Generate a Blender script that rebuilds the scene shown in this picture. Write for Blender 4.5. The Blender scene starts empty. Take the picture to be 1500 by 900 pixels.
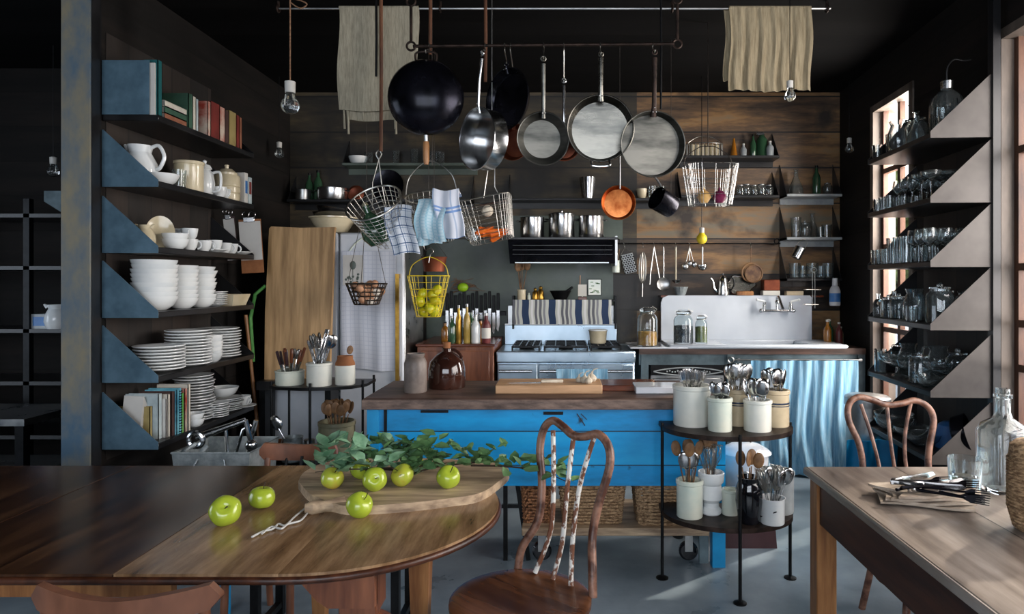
import bpy, math, random
from mathutils import Vector, Matrix, noise
random.seed(7)
PI = math.pi
sc = bpy.context.scene
col = sc.collection
EYE = 1.45
# ---------------------------------------------------------------- camera, light, exposure
cd = bpy.data.cameras.new('camera'); cam = bpy.data.objects.new('camera', cd); col.objects.link(cam)
cam.location = (0, 0, EYE); cam.rotation_euler = (PI/2, 0, 0)
cd.sensor_width = 36; cd.lens = 24; cd.shift_x = -0.05; cd.shift_y = -0.0253
cd.clip_start = .05; cd.clip_end = 200
sc.camera = cam
sc.view_settings.view_transform = 'Standard'; sc.view_settings.look = 'None'
sc.view_settings.gamma = 1; sc.view_settings.use_curve_mapping = False
sc.view_settings.exposure = 0.45
w = bpy.data.worlds.new('world'); sc.world = w; w.use_nodes = True
bg = w.node_tree.nodes['Background']; bg.inputs[0].default_value = (.85, .86, .95, 1); bg.inputs[1].default_value = 2.2

def area(name, loc, look, sx, sy, power, color):
    l = bpy.data.lights.new(name, 'AREA'); l.shape = 'RECTANGLE'; l.size = sx; l.size_y = sy
    l.energy = power; l.color = color
    o = bpy.data.objects.new(name, l); col.objects.link(o); o.location = loc
    o.rotation_euler = (Vector(look)-Vector(loc)).to_track_quat('-Z', 'Y').to_euler()
    return o
# daylight at the room's windows: the glazed wall behind the camera, the side windows; the left room's lamp is added
area('daylight_rear_glazing', (-.4, -2.9, 2.0), (-.4, 4, 1.0), 4.6, 2.0, 112, (.82, .91, 1.0))
area('daylight_near_window', (2.75, 1.9, 1.75), (0, 2.4, .7), 2.6, 1.9, 125, (1.0, .92, .85))
area('daylight_far_window', (2.62, 4.72, 1.8), (0, 4.7, 1.3), .62, 1.9, 110, (1.0, .92, .84))
area('added_left_room_light', (-5.6, 2.2, 1.5), (0, 4.2, .9), 2.2, 1.8, 14, (.55, .80, 1.0))  # added lamp for the left room, its source unseen
sun = bpy.data.lights.new('sun', 'SUN'); sun.energy = 3.5; sun.angle = .03; sun.color = (1, .9, .76)
so = bpy.data.objects.new('sun', sun); col.objects.link(so)
so.rotation_euler = Vector((-.95, -.72, -.70)).to_track_quat('-Z', 'Y').to_euler()

def C(h, a=1):
    h = h.lstrip('#'); v = [int(h[i:i+2], 16)/255 for i in (0, 2, 4)]
    return tuple((x/12.92 if x <= .04045 else ((x+.055)/1.055)**2.4) for x in v)+(a,)
def W(px, py, Y):                     # a place seen at (px, py) and standing Y metres away
    return Vector(((px-825)*Y/1000, Y, EYE-(py-412)*Y/1000))
def G(px, py, z):                     # a place seen at (px, py) lying at height z
    return W(px, py, (EYE-z)*1000/(py-412))
# ---------------------------------------------------------------- materials
MATS = {}
def mat(name, c1, c2=None, rough=.6, metal=0., scale=6., stretch=(1, 1, 1), bump=0., detail=4., lo=.35, hi=.65, trans=0., coat=0., ior=1.45, spec=None, rvar=0., alpha=1., sheen=0.):
    m = bpy.data.materials.new(name); m.use_nodes = True; n = m.node_tree.nodes; l = m.node_tree.links
    b = n['Principled BSDF']; b.inputs['Roughness'].default_value = rough; b.inputs['Metallic'].default_value = metal
    b.inputs['Base Color'].default_value = C(c1); b.inputs['IOR'].default_value = ior
    b.inputs['Transmission Weight'].default_value = trans; b.inputs['Coat Weight'].default_value = coat
    b.inputs['Alpha'].default_value = alpha
    if spec is not None: b.inputs['Specular IOR Level'].default_value = spec
    if c2 or bump or rvar:
        tc = n.new('ShaderNodeTexCoord'); mp = n.new('ShaderNodeMapping'); l.new(tc.outputs['Object'], mp.inputs[0])
        mp.inputs['Scale'].default_value = stretch
        t = n.new('ShaderNodeTexNoise'); t.inputs['Scale'].default_value = scale; t.inputs['Detail'].default_value = detail
        t.inputs['Roughness'].default_value = .62
        l.new(mp.outputs[0], t.inputs['Vector'])
        if c2:
            r = n.new('ShaderNodeValToRGB'); r.color_ramp.elements[0].position = lo; r.color_ramp.elements[1].position = hi
            r.color_ramp.elements[0].color = C(c1); r.color_ramp.elements[1].color = C(c2)
            l.new(t.outputs[0], r.inputs[0]); l.new(r.outputs[0], b.inputs['Base Color'])
        if bump:
            bp = n.new('ShaderNodeBump'); bp.inputs['Strength'].default_value = bump; bp.inputs['Distance'].default_value = .01
            l.new(t.outputs[0], bp.inputs['Height']); l.new(bp.outputs[0], b.inputs['Normal'])
        if rvar:
            mr = n.new('ShaderNodeMapRange'); mr.inputs[3].default_value = rough-rvar; mr.inputs[4].default_value = rough+rvar
            mr.inputs[1].default_value = .3; mr.inputs[2].default_value = .7
            l.new(t.outputs[0], mr.inputs[0]); l.new(mr.outputs[0], b.inputs['Roughness'])
    MATS[name] = m
    return m
def boards(name, cols, width, axis, grain, rough=.6, seam=.012, seamc='#0a0806', bump=.3, scale=3., metal=0., patch=None, patchlo=.55, pscale=2.2, off=0., var=.28, spec=.5, length=0, la=0):
    """boards side by side across `axis`, each with its own tone; grain = stretch of the noise"""
    m = bpy.data.materials.new(name); m.use_nodes = True; n = m.node_tree.nodes; l = m.node_tree.links
    b = n['Principled BSDF']; b.inputs['Roughness'].default_value = rough; b.inputs['Metallic'].default_value = metal; b.inputs['Specular IOR Level'].default_value = spec
    tc = n.new('ShaderNodeTexCoord'); sp = n.new('ShaderNodeSeparateXYZ'); l.new(tc.outputs['Object'], sp.inputs[0])
    def M(op, a, c=None):
        x = n.new('ShaderNodeMath'); x.operation = op
        for i, v in enumerate((a, c)):
            if v is None: continue
            if isinstance(v, (int, float)): x.inputs[i].default_value = v
            else: l.new(v, x.inputs[i])
        return x.outputs[0]
    u = M('DIVIDE', M('ADD', sp.outputs[axis], off), width); fl = M('FLOOR', u); fr = M('SUBTRACT', u, fl)
    wn = n.new('ShaderNodeTexWhiteNoise'); wn.noise_dimensions = '1D'; l.new(fl, wn.inputs['W'])
    mp = n.new('ShaderNodeMapping'); l.new(tc.outputs['Object'], mp.inputs[0]); mp.inputs['Scale'].default_value = grain
    cb = n.new('ShaderNodeCombineXYZ'); off = M('MULTIPLY', wn.outputs['Value'], 37.)
    for i in range(3): l.new(off, cb.inputs[i])
    ad = n.new('ShaderNodeVectorMath'); l.new(mp.outputs[0], ad.inputs[0]); l.new(cb.outputs[0], ad.inputs[1])
    t = n.new('ShaderNodeTexNoise'); t.inputs['Scale'].default_value = scale; t.inputs['Detail'].default_value = 7; t.inputs['Roughness'].default_value = .65
    l.new(ad.outputs[0], t.inputs['Vector'])
    tone = M('ADD', M('MULTIPLY', t.outputs[0], 1.0), M('MULTIPLY', M('SUBTRACT', wn.outputs['Value'], .5), var))
    r = n.new('ShaderNodeValToRGB'); e = r.color_ramp.elements
    while len(e) < len(cols): e.new(.5)
    for i, c in enumerate(cols): e[i].position = .3+.42*i/(len(cols)-1); e[i].color = C(c)
    l.new(tone, r.inputs[0]); out = r.outputs[0]
    def mix(f, a, c):
        x = n.new('ShaderNodeMix'); x.data_type = 'RGBA'; l.new(f, x.inputs[0]); l.new(a, x.inputs[6]); x.inputs[7].default_value = C(c); return x.outputs[2]
    if patch:
        t2 = n.new('ShaderNodeTexNoise'); t2.inputs['Scale'].default_value = pscale; t2.inputs['Detail'].default_value = 6; l.new(tc.outputs['Object'], t2.inputs['Vector'])
        mr = n.new('ShaderNodeMapRange'); mr.inputs[1].default_value = patchlo; mr.inputs[2].default_value = patchlo+.1; l.new(t2.outputs[0], mr.inputs[0])
        out = mix(mr.outputs[0], out, patch)
    s = M('LESS_THAN', fr, seam/width)
    if length:
        u2 = M('ADD', M('DIVIDE', sp.outputs[la], length), M('MULTIPLY', wn.outputs['Value'], 5.)); s = M('MAXIMUM', s, M('LESS_THAN', M('FRACT', u2), seam/length))
    out = mix(s, out, seamc); l.new(out, b.inputs['Base Color'])
    if bump:
        bp = n.new('ShaderNodeBump'); bp.inputs['Strength'].default_value = bump; bp.inputs['Distance'].default_value = .006
        l.new(M('SUBTRACT', t.outputs[0], M('MULTIPLY', s, 1.)), bp.inputs['Height']); l.new(bp.outputs[0], b.inputs['Normal'])
    MATS[name] = m
    return m
def stripes(name, base, bands, axis, period, rough=.85, other=None, operiod=.05, oband=None):
    """cloth with woven bands: bands = [(start, end, colour)] in fractions of the period"""
    m = bpy.data.materials.new(name); m.use_nodes = True; n = m.node_tree.nodes; l = m.node_tree.links
    b = n['Principled BSDF']; b.inputs['Roughness'].default_value = rough
    tc = n.new('ShaderNodeUVMap'); sp = n.new('ShaderNodeSeparateXYZ'); l.new(tc.outputs[0], sp.inputs[0])
    def M(op, a, c=None):
        x = n.new('ShaderNodeMath'); x.operation = op
        for i, v in enumerate((a, c)):
            if v is None: continue
            if isinstance(v, (int, float)): x.inputs[i].default_value = v
            else: l.new(v, x.inputs[i])
        return x.outputs[0]
    rgb = n.new('ShaderNodeRGB'); rgb.outputs[0].default_value = C(base); out = rgb.outputs[0]
    def add(ax, per, lo, hi, c, out):
        f = M('FRACT', M('DIVIDE', sp.outputs[ax], per)); k = M('MULTIPLY', M('GREATER_THAN', f, lo), M('LESS_THAN', f, hi))
        x = n.new('ShaderNodeMix'); x.data_type = 'RGBA'; l.new(k, x.inputs[0]); l.new(out, x.inputs[6]); x.inputs[7].default_value = C(c); return x.outputs[2]
    for lo, hi, c in bands: out = add(axis, period, lo, hi, c, out)
    for lo, hi, c in (oband or []): out = add(1-axis, operiod, lo, hi, c, out)
    l.new(out, b.inputs['Base Color']); MATS[name] = m
    return m
# ---------------------------------------------------------------- mesh builder
class MB:
    def __init__(s): s.v = []; s.f = []; s.m = []; s.uv = []; s.T = Matrix.Identity(4); s.mi = 0
    def at(s, loc=(0, 0, 0), rot=(0, 0, 0), sc=1):
        from mathutils import Euler
        s.T = Matrix.Translation(loc) @ Euler(rot).to_matrix().to_4x4() @ Matrix.Diagonal((sc, sc, sc, 1) if isinstance(sc, (int, float)) else (*sc, 1)); return s
    def add(s, vs, fs):
        b = len(s.v); s.v += [tuple(s.T @ Vector(p)) for p in vs]; s.f += [tuple(b+i for i in f) for f in fs]; s.m += [s.mi]*len(fs); return s
    def box(s, x0, x1, y0, y1, z0, z1, bev=0.):
        if bev:
            b = min(bev, abs(x1-x0)/2.01, abs(y1-y0)/2.01, abs(z1-z0)/2.01)
            o = [(x0+b, y0), (x1-b, y0), (x1, y0+b), (x1, y1-b), (x1-b, y1), (x0+b, y1), (x0, y1-b), (x0, y0+b)]
            i = [(x0+b, y0+b), (x1-b, y0+b), (x1-b, y0+b), (x1-b, y1-b), (x1-b, y1-b), (x0+b, y1-b), (x0+b, y1-b), (x0+b, y0+b)]
            vs = [(p[0], p[1], z0) for p in i]+[(p[0], p[1], z0+b) for p in o]+[(p[0], p[1], z1-b) for p in o]+[(p[0], p[1], z1) for p in i]
            fs = [tuple(range(7, -1, -1)), tuple(range(24, 32))]
            for r in range(3):
                for k in range(8): fs.append((r*8+k, r*8+(k+1) % 8, r*8+8+(k+1) % 8, r*8+8+k))
            return s.add(vs, fs)
        vs = [(x, y, z) for z in (z0, z1) for x, y in ((x0, y0), (x1, y0), (x1, y1), (x0, y1))]
        return s.add(vs, [(3, 2, 1, 0), (4, 5, 6, 7), (0, 1, 5, 4), (1, 2, 6, 5), (2, 3, 7, 6), (3, 0, 4, 7)])
    def bar(s, a, b, w, d=None):
        """a square bar from a to b"""
        a = Vector(a); b = Vector(b); d = d or w; t = (b-a).normalized(); u = t.cross(Vector((0, 0, 1)) if abs(t.z) < .95 else Vector((0, 1, 0))).normalized(); q = t.cross(u)
        vs = [p+u*i*w/2+q*j*d/2 for p in (a, b) for i, j in ((-1, -1), (1, -1), (1, 1), (-1, 1))]
        return s.add(vs, [(3, 2, 1, 0), (4, 5, 6, 7), (0, 1, 5, 4), (1, 2, 6, 5), (2, 3, 7, 6), (3, 0, 4, 7)])
    def lathe(s, prof, n=24, sx=1., sy=1., ribs=0, ribd=0.):
        vs = []; fs = []; rows = []
        for r, z in prof:
            if r < 1e-6: rows.append([len(vs)]); vs.append((0, 0, z)); continue
            rows.append(list(range(len(vs), len(vs)+n)))
            for k in range(n):
                a = 2*PI*k/n; rr = r*(1+ribd*math.cos(ribs*a)) if ribs else r
                vs.append((rr*math.cos(a)*sx, rr*math.sin(a)*sy, z))
        for A, B in zip(rows, rows[1:]):
            if len(A) == 1 and len(B) == 1: continue
            for k in range(n):
                k2 = (k+1) % n
                if len(A) == 1: fs.append((A[0], B[k2], B[k]))
                elif len(B) == 1: fs.append((A[k], A[k2], B[0]))
                else: fs.append((A[k], A[k2], B[k2], B[k]))
        return s.add(vs, fs)
    def tube(s, pts, r, n=8, closed=False, cap=True):
        pts = [Vector(p) for p in pts]; N = len(pts); rs = r if isinstance(r, (list, tuple)) else [r]*N
        vs = []; fs = []; u = None
        for i, p in enumerate(pts):
            if closed: t = (pts[(i+1) % N]-pts[i-1])
            else: t = pts[min(i+1, N-1)]-pts[max(i-1, 0)]
            t = t.normalized() if t.length > 1e-9 else Vector((0, 0, 1))
            if u is None: u = t.cross(Vector((0, 0, 1)) if abs(t.z) < .9 else Vector((1, 0, 0))).normalized()
            else:
                u = u-t*u.dot(t); u = u.normalized() if u.length > 1e-6 else t.orthogonal().normalized()
            q = t.cross(u)
            for k in range(n):
                a = 2*PI*k/n; vs.append(p+(u*math.cos(a)+q*math.sin(a))*rs[i])
        for i in range(N if closed else N-1):
            j = (i+1) % N
            for k in range(n): fs.append((i*n+k, i*n+(k+1) % n, j*n+(k+1) % n, j*n+k))
        if cap and not closed: fs += [tuple(range(n-1, -1, -1)), tuple(range((N-1)*n, N*n))]
        return s.add(vs, fs)
    def ring(s, c, R, r, n=24, m=6, ax='z', sy=1.):
        pts = []
        for k in range(n):
            a = 2*PI*k/n; x, y = R*math.cos(a), R*sy*math.sin(a)
            pts.append(Vector(c)+Vector({'z': (x, y, 0), 'y': (x, 0, y), 'x': (0, x, y)}[ax]))
        return s.tube(pts, r, m, closed=True)
    def prism(s, out, z0, z1):
        n = len(out); vs = [(x, y, z0) for x, y in out]+[(x, y, z1) for x, y in out]
        return s.add(vs, [tuple(range(n-1, -1, -1)), tuple(range(n, 2*n))]+[(k, (k+1) % n, n+(k+1) % n, n+k) for k in range(n)])
    def sheet(s, fn, nu, nv, th=.003, uvs=(1, 1)):
        """cloth: fn(u, v) -> point, given real thickness along its normal"""
        g = [[Vector(fn(i/nu, j/nv)) for j in range(nv+1)] for i in range(nu+1)]
        vs = []
        for sgn in (-.5, .5):
            for i in range(nu+1):
                for j in range(nv+1):
                    a = g[min(i+1, nu)][j]-g[max(i-1, 0)][j]; b = g[i][min(j+1, nv)]-g[i][max(j-1, 0)]
                    nn = a.cross(b); nn = nn.normalized() if nn.length > 1e-9 else Vector((0, 1, 0)); vs.append(g[i][j]+nn*th*sgn)
        R = nv+1; K = (nu+1)*R; fs = []; I = lambda i, j, k: k*K+i*R+j
        for i in range(nu):
            for j in range(nv):
                fs.append((I(i, j, 0), I(i, j+1, 0), I(i+1, j+1, 0), I(i+1, j, 0))); fs.append((I(i, j, 1), I(i+1, j, 1), I(i+1, j+1, 1), I(i, j+1, 1)))
        for i in range(nu):
            fs.append((I(i, 0, 0), I(i+1, 0, 0), I(i+1, 0, 1), I(i, 0, 1))); fs.append((I(i, nv, 0), I(i, nv, 1), I(i+1, nv, 1), I(i+1, nv, 0)))
        for j in range(nv):
            fs.append((I(0, j, 0), I(0, j, 1), I(0, j+1, 1), I(0, j+1, 0))); fs.append((I(nu, j, 0), I(nu, j+1, 0), I(nu, j+1, 1), I(nu, j, 1)))
        s.uv += [(len(s.v)+k*K+i*R+j, (i/nu*uvs[0], j/nv*uvs[1])) for k in range(2) for i in range(nu+1) for j in range(nv+1)]
        return s.add(vs, fs)
    def ball(s, c, r, n=16, m=10, sc=(1, 1, 1)):
        vs = []; fs = []; T = s.T; s.T = T @ Matrix.Translation(c) @ Matrix.Diagonal((*sc, 1))
        s.lathe([(r*math.sin(PI*k/m), -r*math.cos(PI*k/m)) for k in range(m+1)], n); s.T = T; return s
    def build(s, name, mt, parent=None, smooth=True, loc=None, rot=None, ang=38):
        me = bpy.data.meshes.new(name); me.from_pydata(s.v, [], s.f)
        for m_ in (mt if isinstance(mt, (list, tuple)) else [mt]): me.materials.append(MATS[m_] if isinstance(m_, str) else m_)
        if any(s.m): me.polygons.foreach_set('material_index', s.m)
        if s.uv:
            d = dict(s.uv); ul = me.uv_layers.new(name='UVMap')
            for lp in me.loops: ul.data[lp.index].uv = d.get(lp.vertex_index, (0, 0))
        if smooth:
            me.polygons.foreach_set('use_smooth', [True]*len(me.polygons)); me.set_sharp_from_angle(angle=math.radians(ang))
        me.update()
        o = bpy.data.objects.new(name, me); col.objects.link(o); o.parent = parent
        if loc is not None: o.location = loc
        if rot is not None: o.rotation_euler = rot
        return o
def tag(o, label=None, cat=None, group=None, kind=None):
    if label: o['label'] = label
    if cat: o['category'] = cat
    if group: o['group'] = group
    if kind: o['kind'] = kind
    return o
def thing(name, label, cat, loc=(0, 0, 0), rot=(0, 0, 0), group=None):
    o = bpy.data.objects.new(name, None); col.objects.link(o); o.empty_display_size = .05
    o.location = loc; o.rotation_euler = rot if isinstance(rot, tuple) else (0, 0, rot)
    return tag(o, label, cat, group)
def solo(mb, name, mt, label, cat, loc=None, rot=None, group=None, smooth=True):
    return tag(mb.build(name, mt, None, smooth, loc, rot), label, cat, group)
def dup(root, loc, rot=None, label=None, group=None, sc=None):
    r = root.copy(); col.objects.link(r); r.location = loc
    if rot is not None: r.rotation_euler = rot if isinstance(rot, tuple) else (0, 0, rot)
    if sc is not None: r.scale = (sc, sc, sc) if isinstance(sc, (int, float)) else sc
    if label: r['label'] = label
    if group: r['group'] = group
    for ch in KIDS.get(root.name, []):
        c = ch.copy(); col.objects.link(c); c.parent = r
        for g in KIDS.get(ch.name, []):
            d = g.copy(); col.objects.link(d); d.parent = c
    return r
KIDS = {}
def proto(root):                      # note a thing's parts so that dup can copy them
    for o in col.objects:
        if o.parent: KIDS.setdefault(o.parent.name, [])
        if o.parent and o not in KIDS[o.parent.name]: KIDS[o.parent.name].append(o)
    return root
class Kind:
    """one kind of thing: the first call places the thing itself, later calls place copies"""
    def __init__(s, make): s.make = make; s.o = None
    def __call__(s, label, loc, rot=0, group=None, sc=None):
        if s.o is None:
            s.o = s.make(); proto(s.o); o = s.o
            o.location = loc; o.rotation_euler = rot if isinstance(rot, tuple) else (0, 0, rot)
            o['label'] = label
            if sc is not None: o.scale = (sc, sc, sc) if isinstance(sc, (int, float)) else sc
            if group: o['group'] = group
            elif 'group' in o: del o['group']
            return o
        o = dup(s.o, loc, rot, label, group, sc if sc is not None else 1)
        if not group and 'group' in o: del o['group']
        return o
def rnd(a, b): return random.uniform(a, b)
def arc(c, r, a0, a1, n, ax='xz'):
    return [(c[0]+r*math.cos(a0+(a1-a0)*k/n), c[1], c[2]+r*math.sin(a0+(a1-a0)*k/n)) if ax == 'xz' else
            (c[0]+r*math.cos(a0+(a1-a0)*k/n), c[1]+r*math.sin(a0+(a1-a0)*k/n), c[2]) for k in range(n+1)]
def spline(pts, n=6):
    pts = [Vector(p) for p in pts]; out = []
    for i in range(len(pts)-1):
        p0 = pts[max(i-1, 0)]; p1 = pts[i]; p2 = pts[i+1]; p3 = pts[min(i+2, len(pts)-1)]
        for k in range(n):
            t = k/n; out.append(.5*((2*p1)+(p2-p0)*t+(2*p0-5*p1+4*p2-p3)*t*t+(3*p1-p0-3*p2+p3)*t**3))
    return out+[pts[-1]]
# ---------------------------------------------------------------- the palette
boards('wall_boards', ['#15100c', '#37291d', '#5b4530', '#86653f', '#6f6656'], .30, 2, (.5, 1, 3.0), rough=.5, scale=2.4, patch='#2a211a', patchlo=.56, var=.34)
boards('dark_wall_boards', ['#0c0a08', '#1e1a13', '#352d1f', '#51452f'], .30, 2, (.5, 1, 3.0), rough=.5, scale=2.4, patch='#12100d', patchlo=.56, var=.3)  # same boards as the right part, in darker tones
boards('dark_boards', ['#050404', '#0c0a09', '#15110f', '#1c1613'], .26, 2, (.5, .5, 4), rough=.75, scale=2.2, spec=.25)
boards('ceiling_boards', ['#030304', '#070708', '#0c0b0c'], .22, 1, (.4, 2, 1), rough=.9, scale=2.5, spec=.1)
boards('shelf_back_boards', ['#120e0c', '#1f1814', '#2c221c'], .2, 1, (1, 2, .4), rough=.7)
mat('slate', '#36413c', '#5c675f', rough=.42, scale=2.6, bump=.1, lo=.3, hi=.75, rvar=.12)
mat('concrete', '#55636d', '#8f9ca5', rough=.34, scale=2.2, detail=9, lo=.28, hi=.72, bump=.04, rvar=.1)
boards('table_wood', ['#1f110b', '#352013', '#4c3320', '#6a4a2e'], .62, 0, (6, .8, 1), rough=.2, seam=.006, seamc='#140a06', scale=2.2, bump=.02, var=.1, spec=.45, off=.11)
boards('table_wood_pale_lit', ['#4a3523', '#72563b', '#947556', '#aa8a68'], .62, 0, (6, .8, 1), rough=.2, seam=.0, seamc='#140a06', scale=2.2, bump=.02, var=.05, spec=.45)  # paler end piece, with the window's brightness also put into its colour
boards('pine_table', ['#554b45', '#756a61', '#8c8178', '#a29890'], .34, 0, (6, .7, 1), off=.33, var=.1, rough=.3, seam=.005, seamc='#120b07', scale=2.2, bump=.08)
mat('apron_wood', '#2c150b', '#4d2a18', rough=.4, scale=4, stretch=(6, .6, 6), bump=.08)
mat('red_wood', '#3e1b10', '#6e3a22', rough=.25, scale=4, stretch=(1, 1, 5), bump=.03)
mat('warm_wood', '#6e4526', '#9c6d42', rough=.4, scale=4, stretch=(6, 6, .6), bump=.05)
mat('mahogany', '#4f2a1b', '#825036', rough=.3, scale=3, stretch=(5, 5, .6), bump=.03)
mat('chair_wood', '#4a2d20', '#835640', rough=.35, scale=5, stretch=(1, 1, .5), bump=.05)
mat('seat_wood', '#3a2014', '#70482f', rough=.25, scale=3, stretch=(.6, 4, 1), bump=.02)
mat('bent_wood', '#4a2d22', '#8b6654', rough=.4, scale=14, lo=.42, hi=.6, bump=.1)
mat('worn_paint', '#6b4029', '#d6d3cc', rough=.5, scale=30, stretch=(1, 1, .7), lo=.47, hi=.53, bump=.3)
mat('board_wood', '#7a6552', '#c4ab8c', rough=.5, scale=3, stretch=(1.2, 8, 8), bump=.1)
mat('block_wood', '#8a6c48', '#bf9b6e', rough=.5, scale=2.2, stretch=(9, .7, 8), bump=.05)
mat('pale_wood', '#9a7654', '#c39b74', rough=.5, scale=3, stretch=(.8, 7, 7), bump=.05)
mat('spoon_wood', '#4a3020', '#8f6c48', rough=.55, scale=10)
mat('counter_wood', '#241814', '#6d5348', rough=.5, scale=5, stretch=(.5, 3, 3), bump=.3, lo=.3, hi=.75)
mat('edge_wood', '#3c302c', '#8a7468', rough=.6, scale=14, stretch=(.6, 1, 2), bump=.5, lo=.3, hi=.75)
boards('blue_paint', ['#0073a8', '#0089c8', '#0098d8', '#18a4de'], .172, 2, (.7, 1, 3), rough=.4, seam=.005, seamc='#03202f', scale=2.4, bump=.12, patch='#0c2c3c', patchlo=.66, pscale=17, var=.08)
mat('blue_chipped', '#0b7fb8', '#10222c', rough=.45, scale=26, lo=.64, hi=.67, bump=.1)
mat('blue_plain', '#0e75a8', '#1a90c8', rough=.4, scale=4, bump=.05)
mat('post_paint', '#3d566a', '#77705c', rough=.55, scale=2.6, lo=.40, hi=.6, stretch=(1.5, 1, .8), bump=.1, detail=8)
mat('post_worn', '#5a4c38', '#34444e', rough=.55, scale=4.5, lo=.42, hi=.58, bump=.12)
mat('bracket_daylight_tint', '#455f70', '#587486', rough=.42, scale=9, metal=.3, bump=.03)  # blue of the reflected daylight put into the steel's colour
mat('bracket_grey', '#35312f', '#4a4643', rough=.42, scale=3, metal=.3)
mat('shelf_black', '#111214', '#202022', rough=.32, scale=6)
mat('black_metal', '#0b0c0e', '#18191b', rough=.42, metal=.6, scale=20)
mat('iron', '#1d1613', '#3c2f29', rough=.5, metal=.7, scale=20)
mat('rope', '#5a4030', '#8c6a50', rough=.9, scale=80)
mat('wood_pole', '#3d2214', '#6b4228', rough=.6, scale=10, stretch=(1, 1, .3))
mat('steel', '#b4b6b8', '#d0d0d0', rough=.2, metal=1, scale=4, rvar=.06)
mat('steel_dull', '#8d9092', '#b4b4b2', rough=.32, metal=1, scale=5, rvar=.08)
mat('range_steel', '#9db0be', '#bacad6', rough=.3, metal=.85, scale=2, rvar=.08)
mat('aluminium', '#4c4d4a', '#7c7b75', rough=.36, metal=1, scale=3, rvar=.04, stretch=(1, 1, 4), bump=.02)
mat('pan_steel', '#4c4c49', '#7d7a72', rough=.27, metal=1, scale=3, rvar=.04, stretch=(1, 1, 4), bump=.02)
mat('galvanised', '#8b9496', '#b5bcbd', rough=.45, metal=.55, scale=18, bump=.1)
mat('carbon_steel', '#0b0c10', '#20202a', rough=.24, metal=.75, scale=5, rvar=.08)
mat('copper', '#9b4e25', '#d98850', rough=.3, metal=1, scale=12)
mat('copper_rust', '#5d2e20', '#8a4b33', rough=.45, metal=.7, scale=5)
mat('brass', '#8d6a2c', '#c29a4a', rough=.3, metal=1, scale=10)
mat('wire', '#a6a49e', '#c8c6c0', rough=.3, metal=1, scale=10)
mat('wire_dark', '#35312e', '#5b534d', rough=.4, metal=.8, scale=10)
mat('yellow_wire', '#c5a91c', '#e2c935', rough=.4, scale=10)
mat('china', '#cdd2d4', '#dfe1e0', rough=.14, scale=5, coat=.3)
mat('cream_china', '#b9ac8e', '#d0c4a8', rough=.2, scale=5, coat=.3)
mat('stoneware', '#c9cdc6', '#dddbd0', rough=.22, scale=5, coat=.3)
mat('pale_green_glaze', '#bac6bb', '#d3d4c5', rough=.18, scale=5, coat=.3)
mat('tan_glaze', '#b0a084', '#c9b899', rough=.25, scale=5, coat=.3)
mat('blue_band', '#1f2a3c', rough=.3)
mat('olive_crock', '#6c6a55', '#8d886e', rough=.3, scale=6)
mat('grey_stoneware', '#5c534e', '#7c716a', rough=.45, scale=8)
mat('brown_glaze', '#20100c', '#3a2018', rough=.12, scale=5, coat=.6)
mat('black_glaze', '#07080b', '#14161c', rough=.08, scale=5, coat=.6)
mat('enamel', '#c2c9d2', '#d9dbe0', rough=.14, scale=2.5, coat=.4)
mat('sink_enamel', '#b4bcc6', '#c8cfd7', rough=.2, scale=1.4, coat=.3, bump=.01)
mat('linen', '#8d8674', '#a8a08c', rough=.95, scale=40, stretch=(3, 1, .4), bump=.3)
mat('cheesecloth', '#857860', '#a3967b', rough=.95, scale=30, stretch=(3, 1, .3), bump=.5)
mat('blue_curtain', '#5a97bb', '#a9cbdd', rough=.9, scale=26, stretch=(3.5, 3.5, .15), bump=.3, lo=.3, hi=.75)
mat('white_towel', '#b4b7c0', '#c9ccd4', rough=.95, scale=30, bump=.2)
mat('napkin', '#8a7a6a', '#b7a898', rough=.9, scale=12, bump=.2)
stripes('check_towel', '#c8ced6', [(.0, .1, '#2f4f78'), (.3, .34, '#6f88a6')], 0, .05, operiod=.05, oband=[(.0, .1, '#2f4f78'), (.3, .34, '#6f88a6')])
stripes('blue_towel', '#b4cbd6', [(.0, .3, '#8fb8ca')], 0, .03, operiod=.016, oband=[(.0, .3, '#9cbfce')])
stripes('white_check', '#c4c9d4', [(.0, .08, '#9aa8be')], 0, .09, operiod=.16, oband=[(.0, .07, '#6f8fc0'), (.12, .19, '#6f8fc0')])
stripes('faint_check', '#c6cad4', [(.0, .12, '#b4bac8')], 0, .03, operiod=.03, oband=[(.0, .12, '#b6bcca')])
stripes('stripe_towel', '#b9bcb4', [(.0, .10, '#5d5f66'), (.16, .24, '#7d7f86'), (.36, .62, '#1f3454'), (.70, .78, '#d2d2d2'), (.84, .93, '#5d5f66')], 0, .215)
mat('apple_green', '#8a9f2a', '#afbd3c', rough=.22, scale=6, coat=.4, lo=.3, hi=.7)
mat('apple_blush', '#a3ae3a', '#b8763a', rough=.22, scale=9, coat=.4, lo=.45, hi=.8)
mat('lemon', '#9ba616', '#c8bb22', rough=.35, scale=10, bump=.2)
mat('bright_green', '#6d9a12', '#9dc823', rough=.4, scale=6)
mat('stem', '#33261a', rough=.8)
mat('leaf', '#2c5030', '#6f9460', rough=.42, scale=14, lo=.3, hi=.7)
mat('leaf_pale', '#547f5e', '#93b696', rough=.45, scale=14)
mat('carrot', '#c34a0e', '#e8731c', rough=.5, scale=12)
mat('onion', '#a87a3c', '#cda66a', rough=.35, scale=8)
mat('red_onion', '#4a1530', '#74284a', rough=.35, scale=8)
mat('garlic', '#b3a58f', '#d0c6b4', rough=.6, scale=14)
mat('egg_brown', '#8a5a3c', '#c49a7a', rough=.55, scale=9)
mat('egg_white', '#c9bfb2', '#ded6ca', rough=.5, scale=6)
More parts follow.
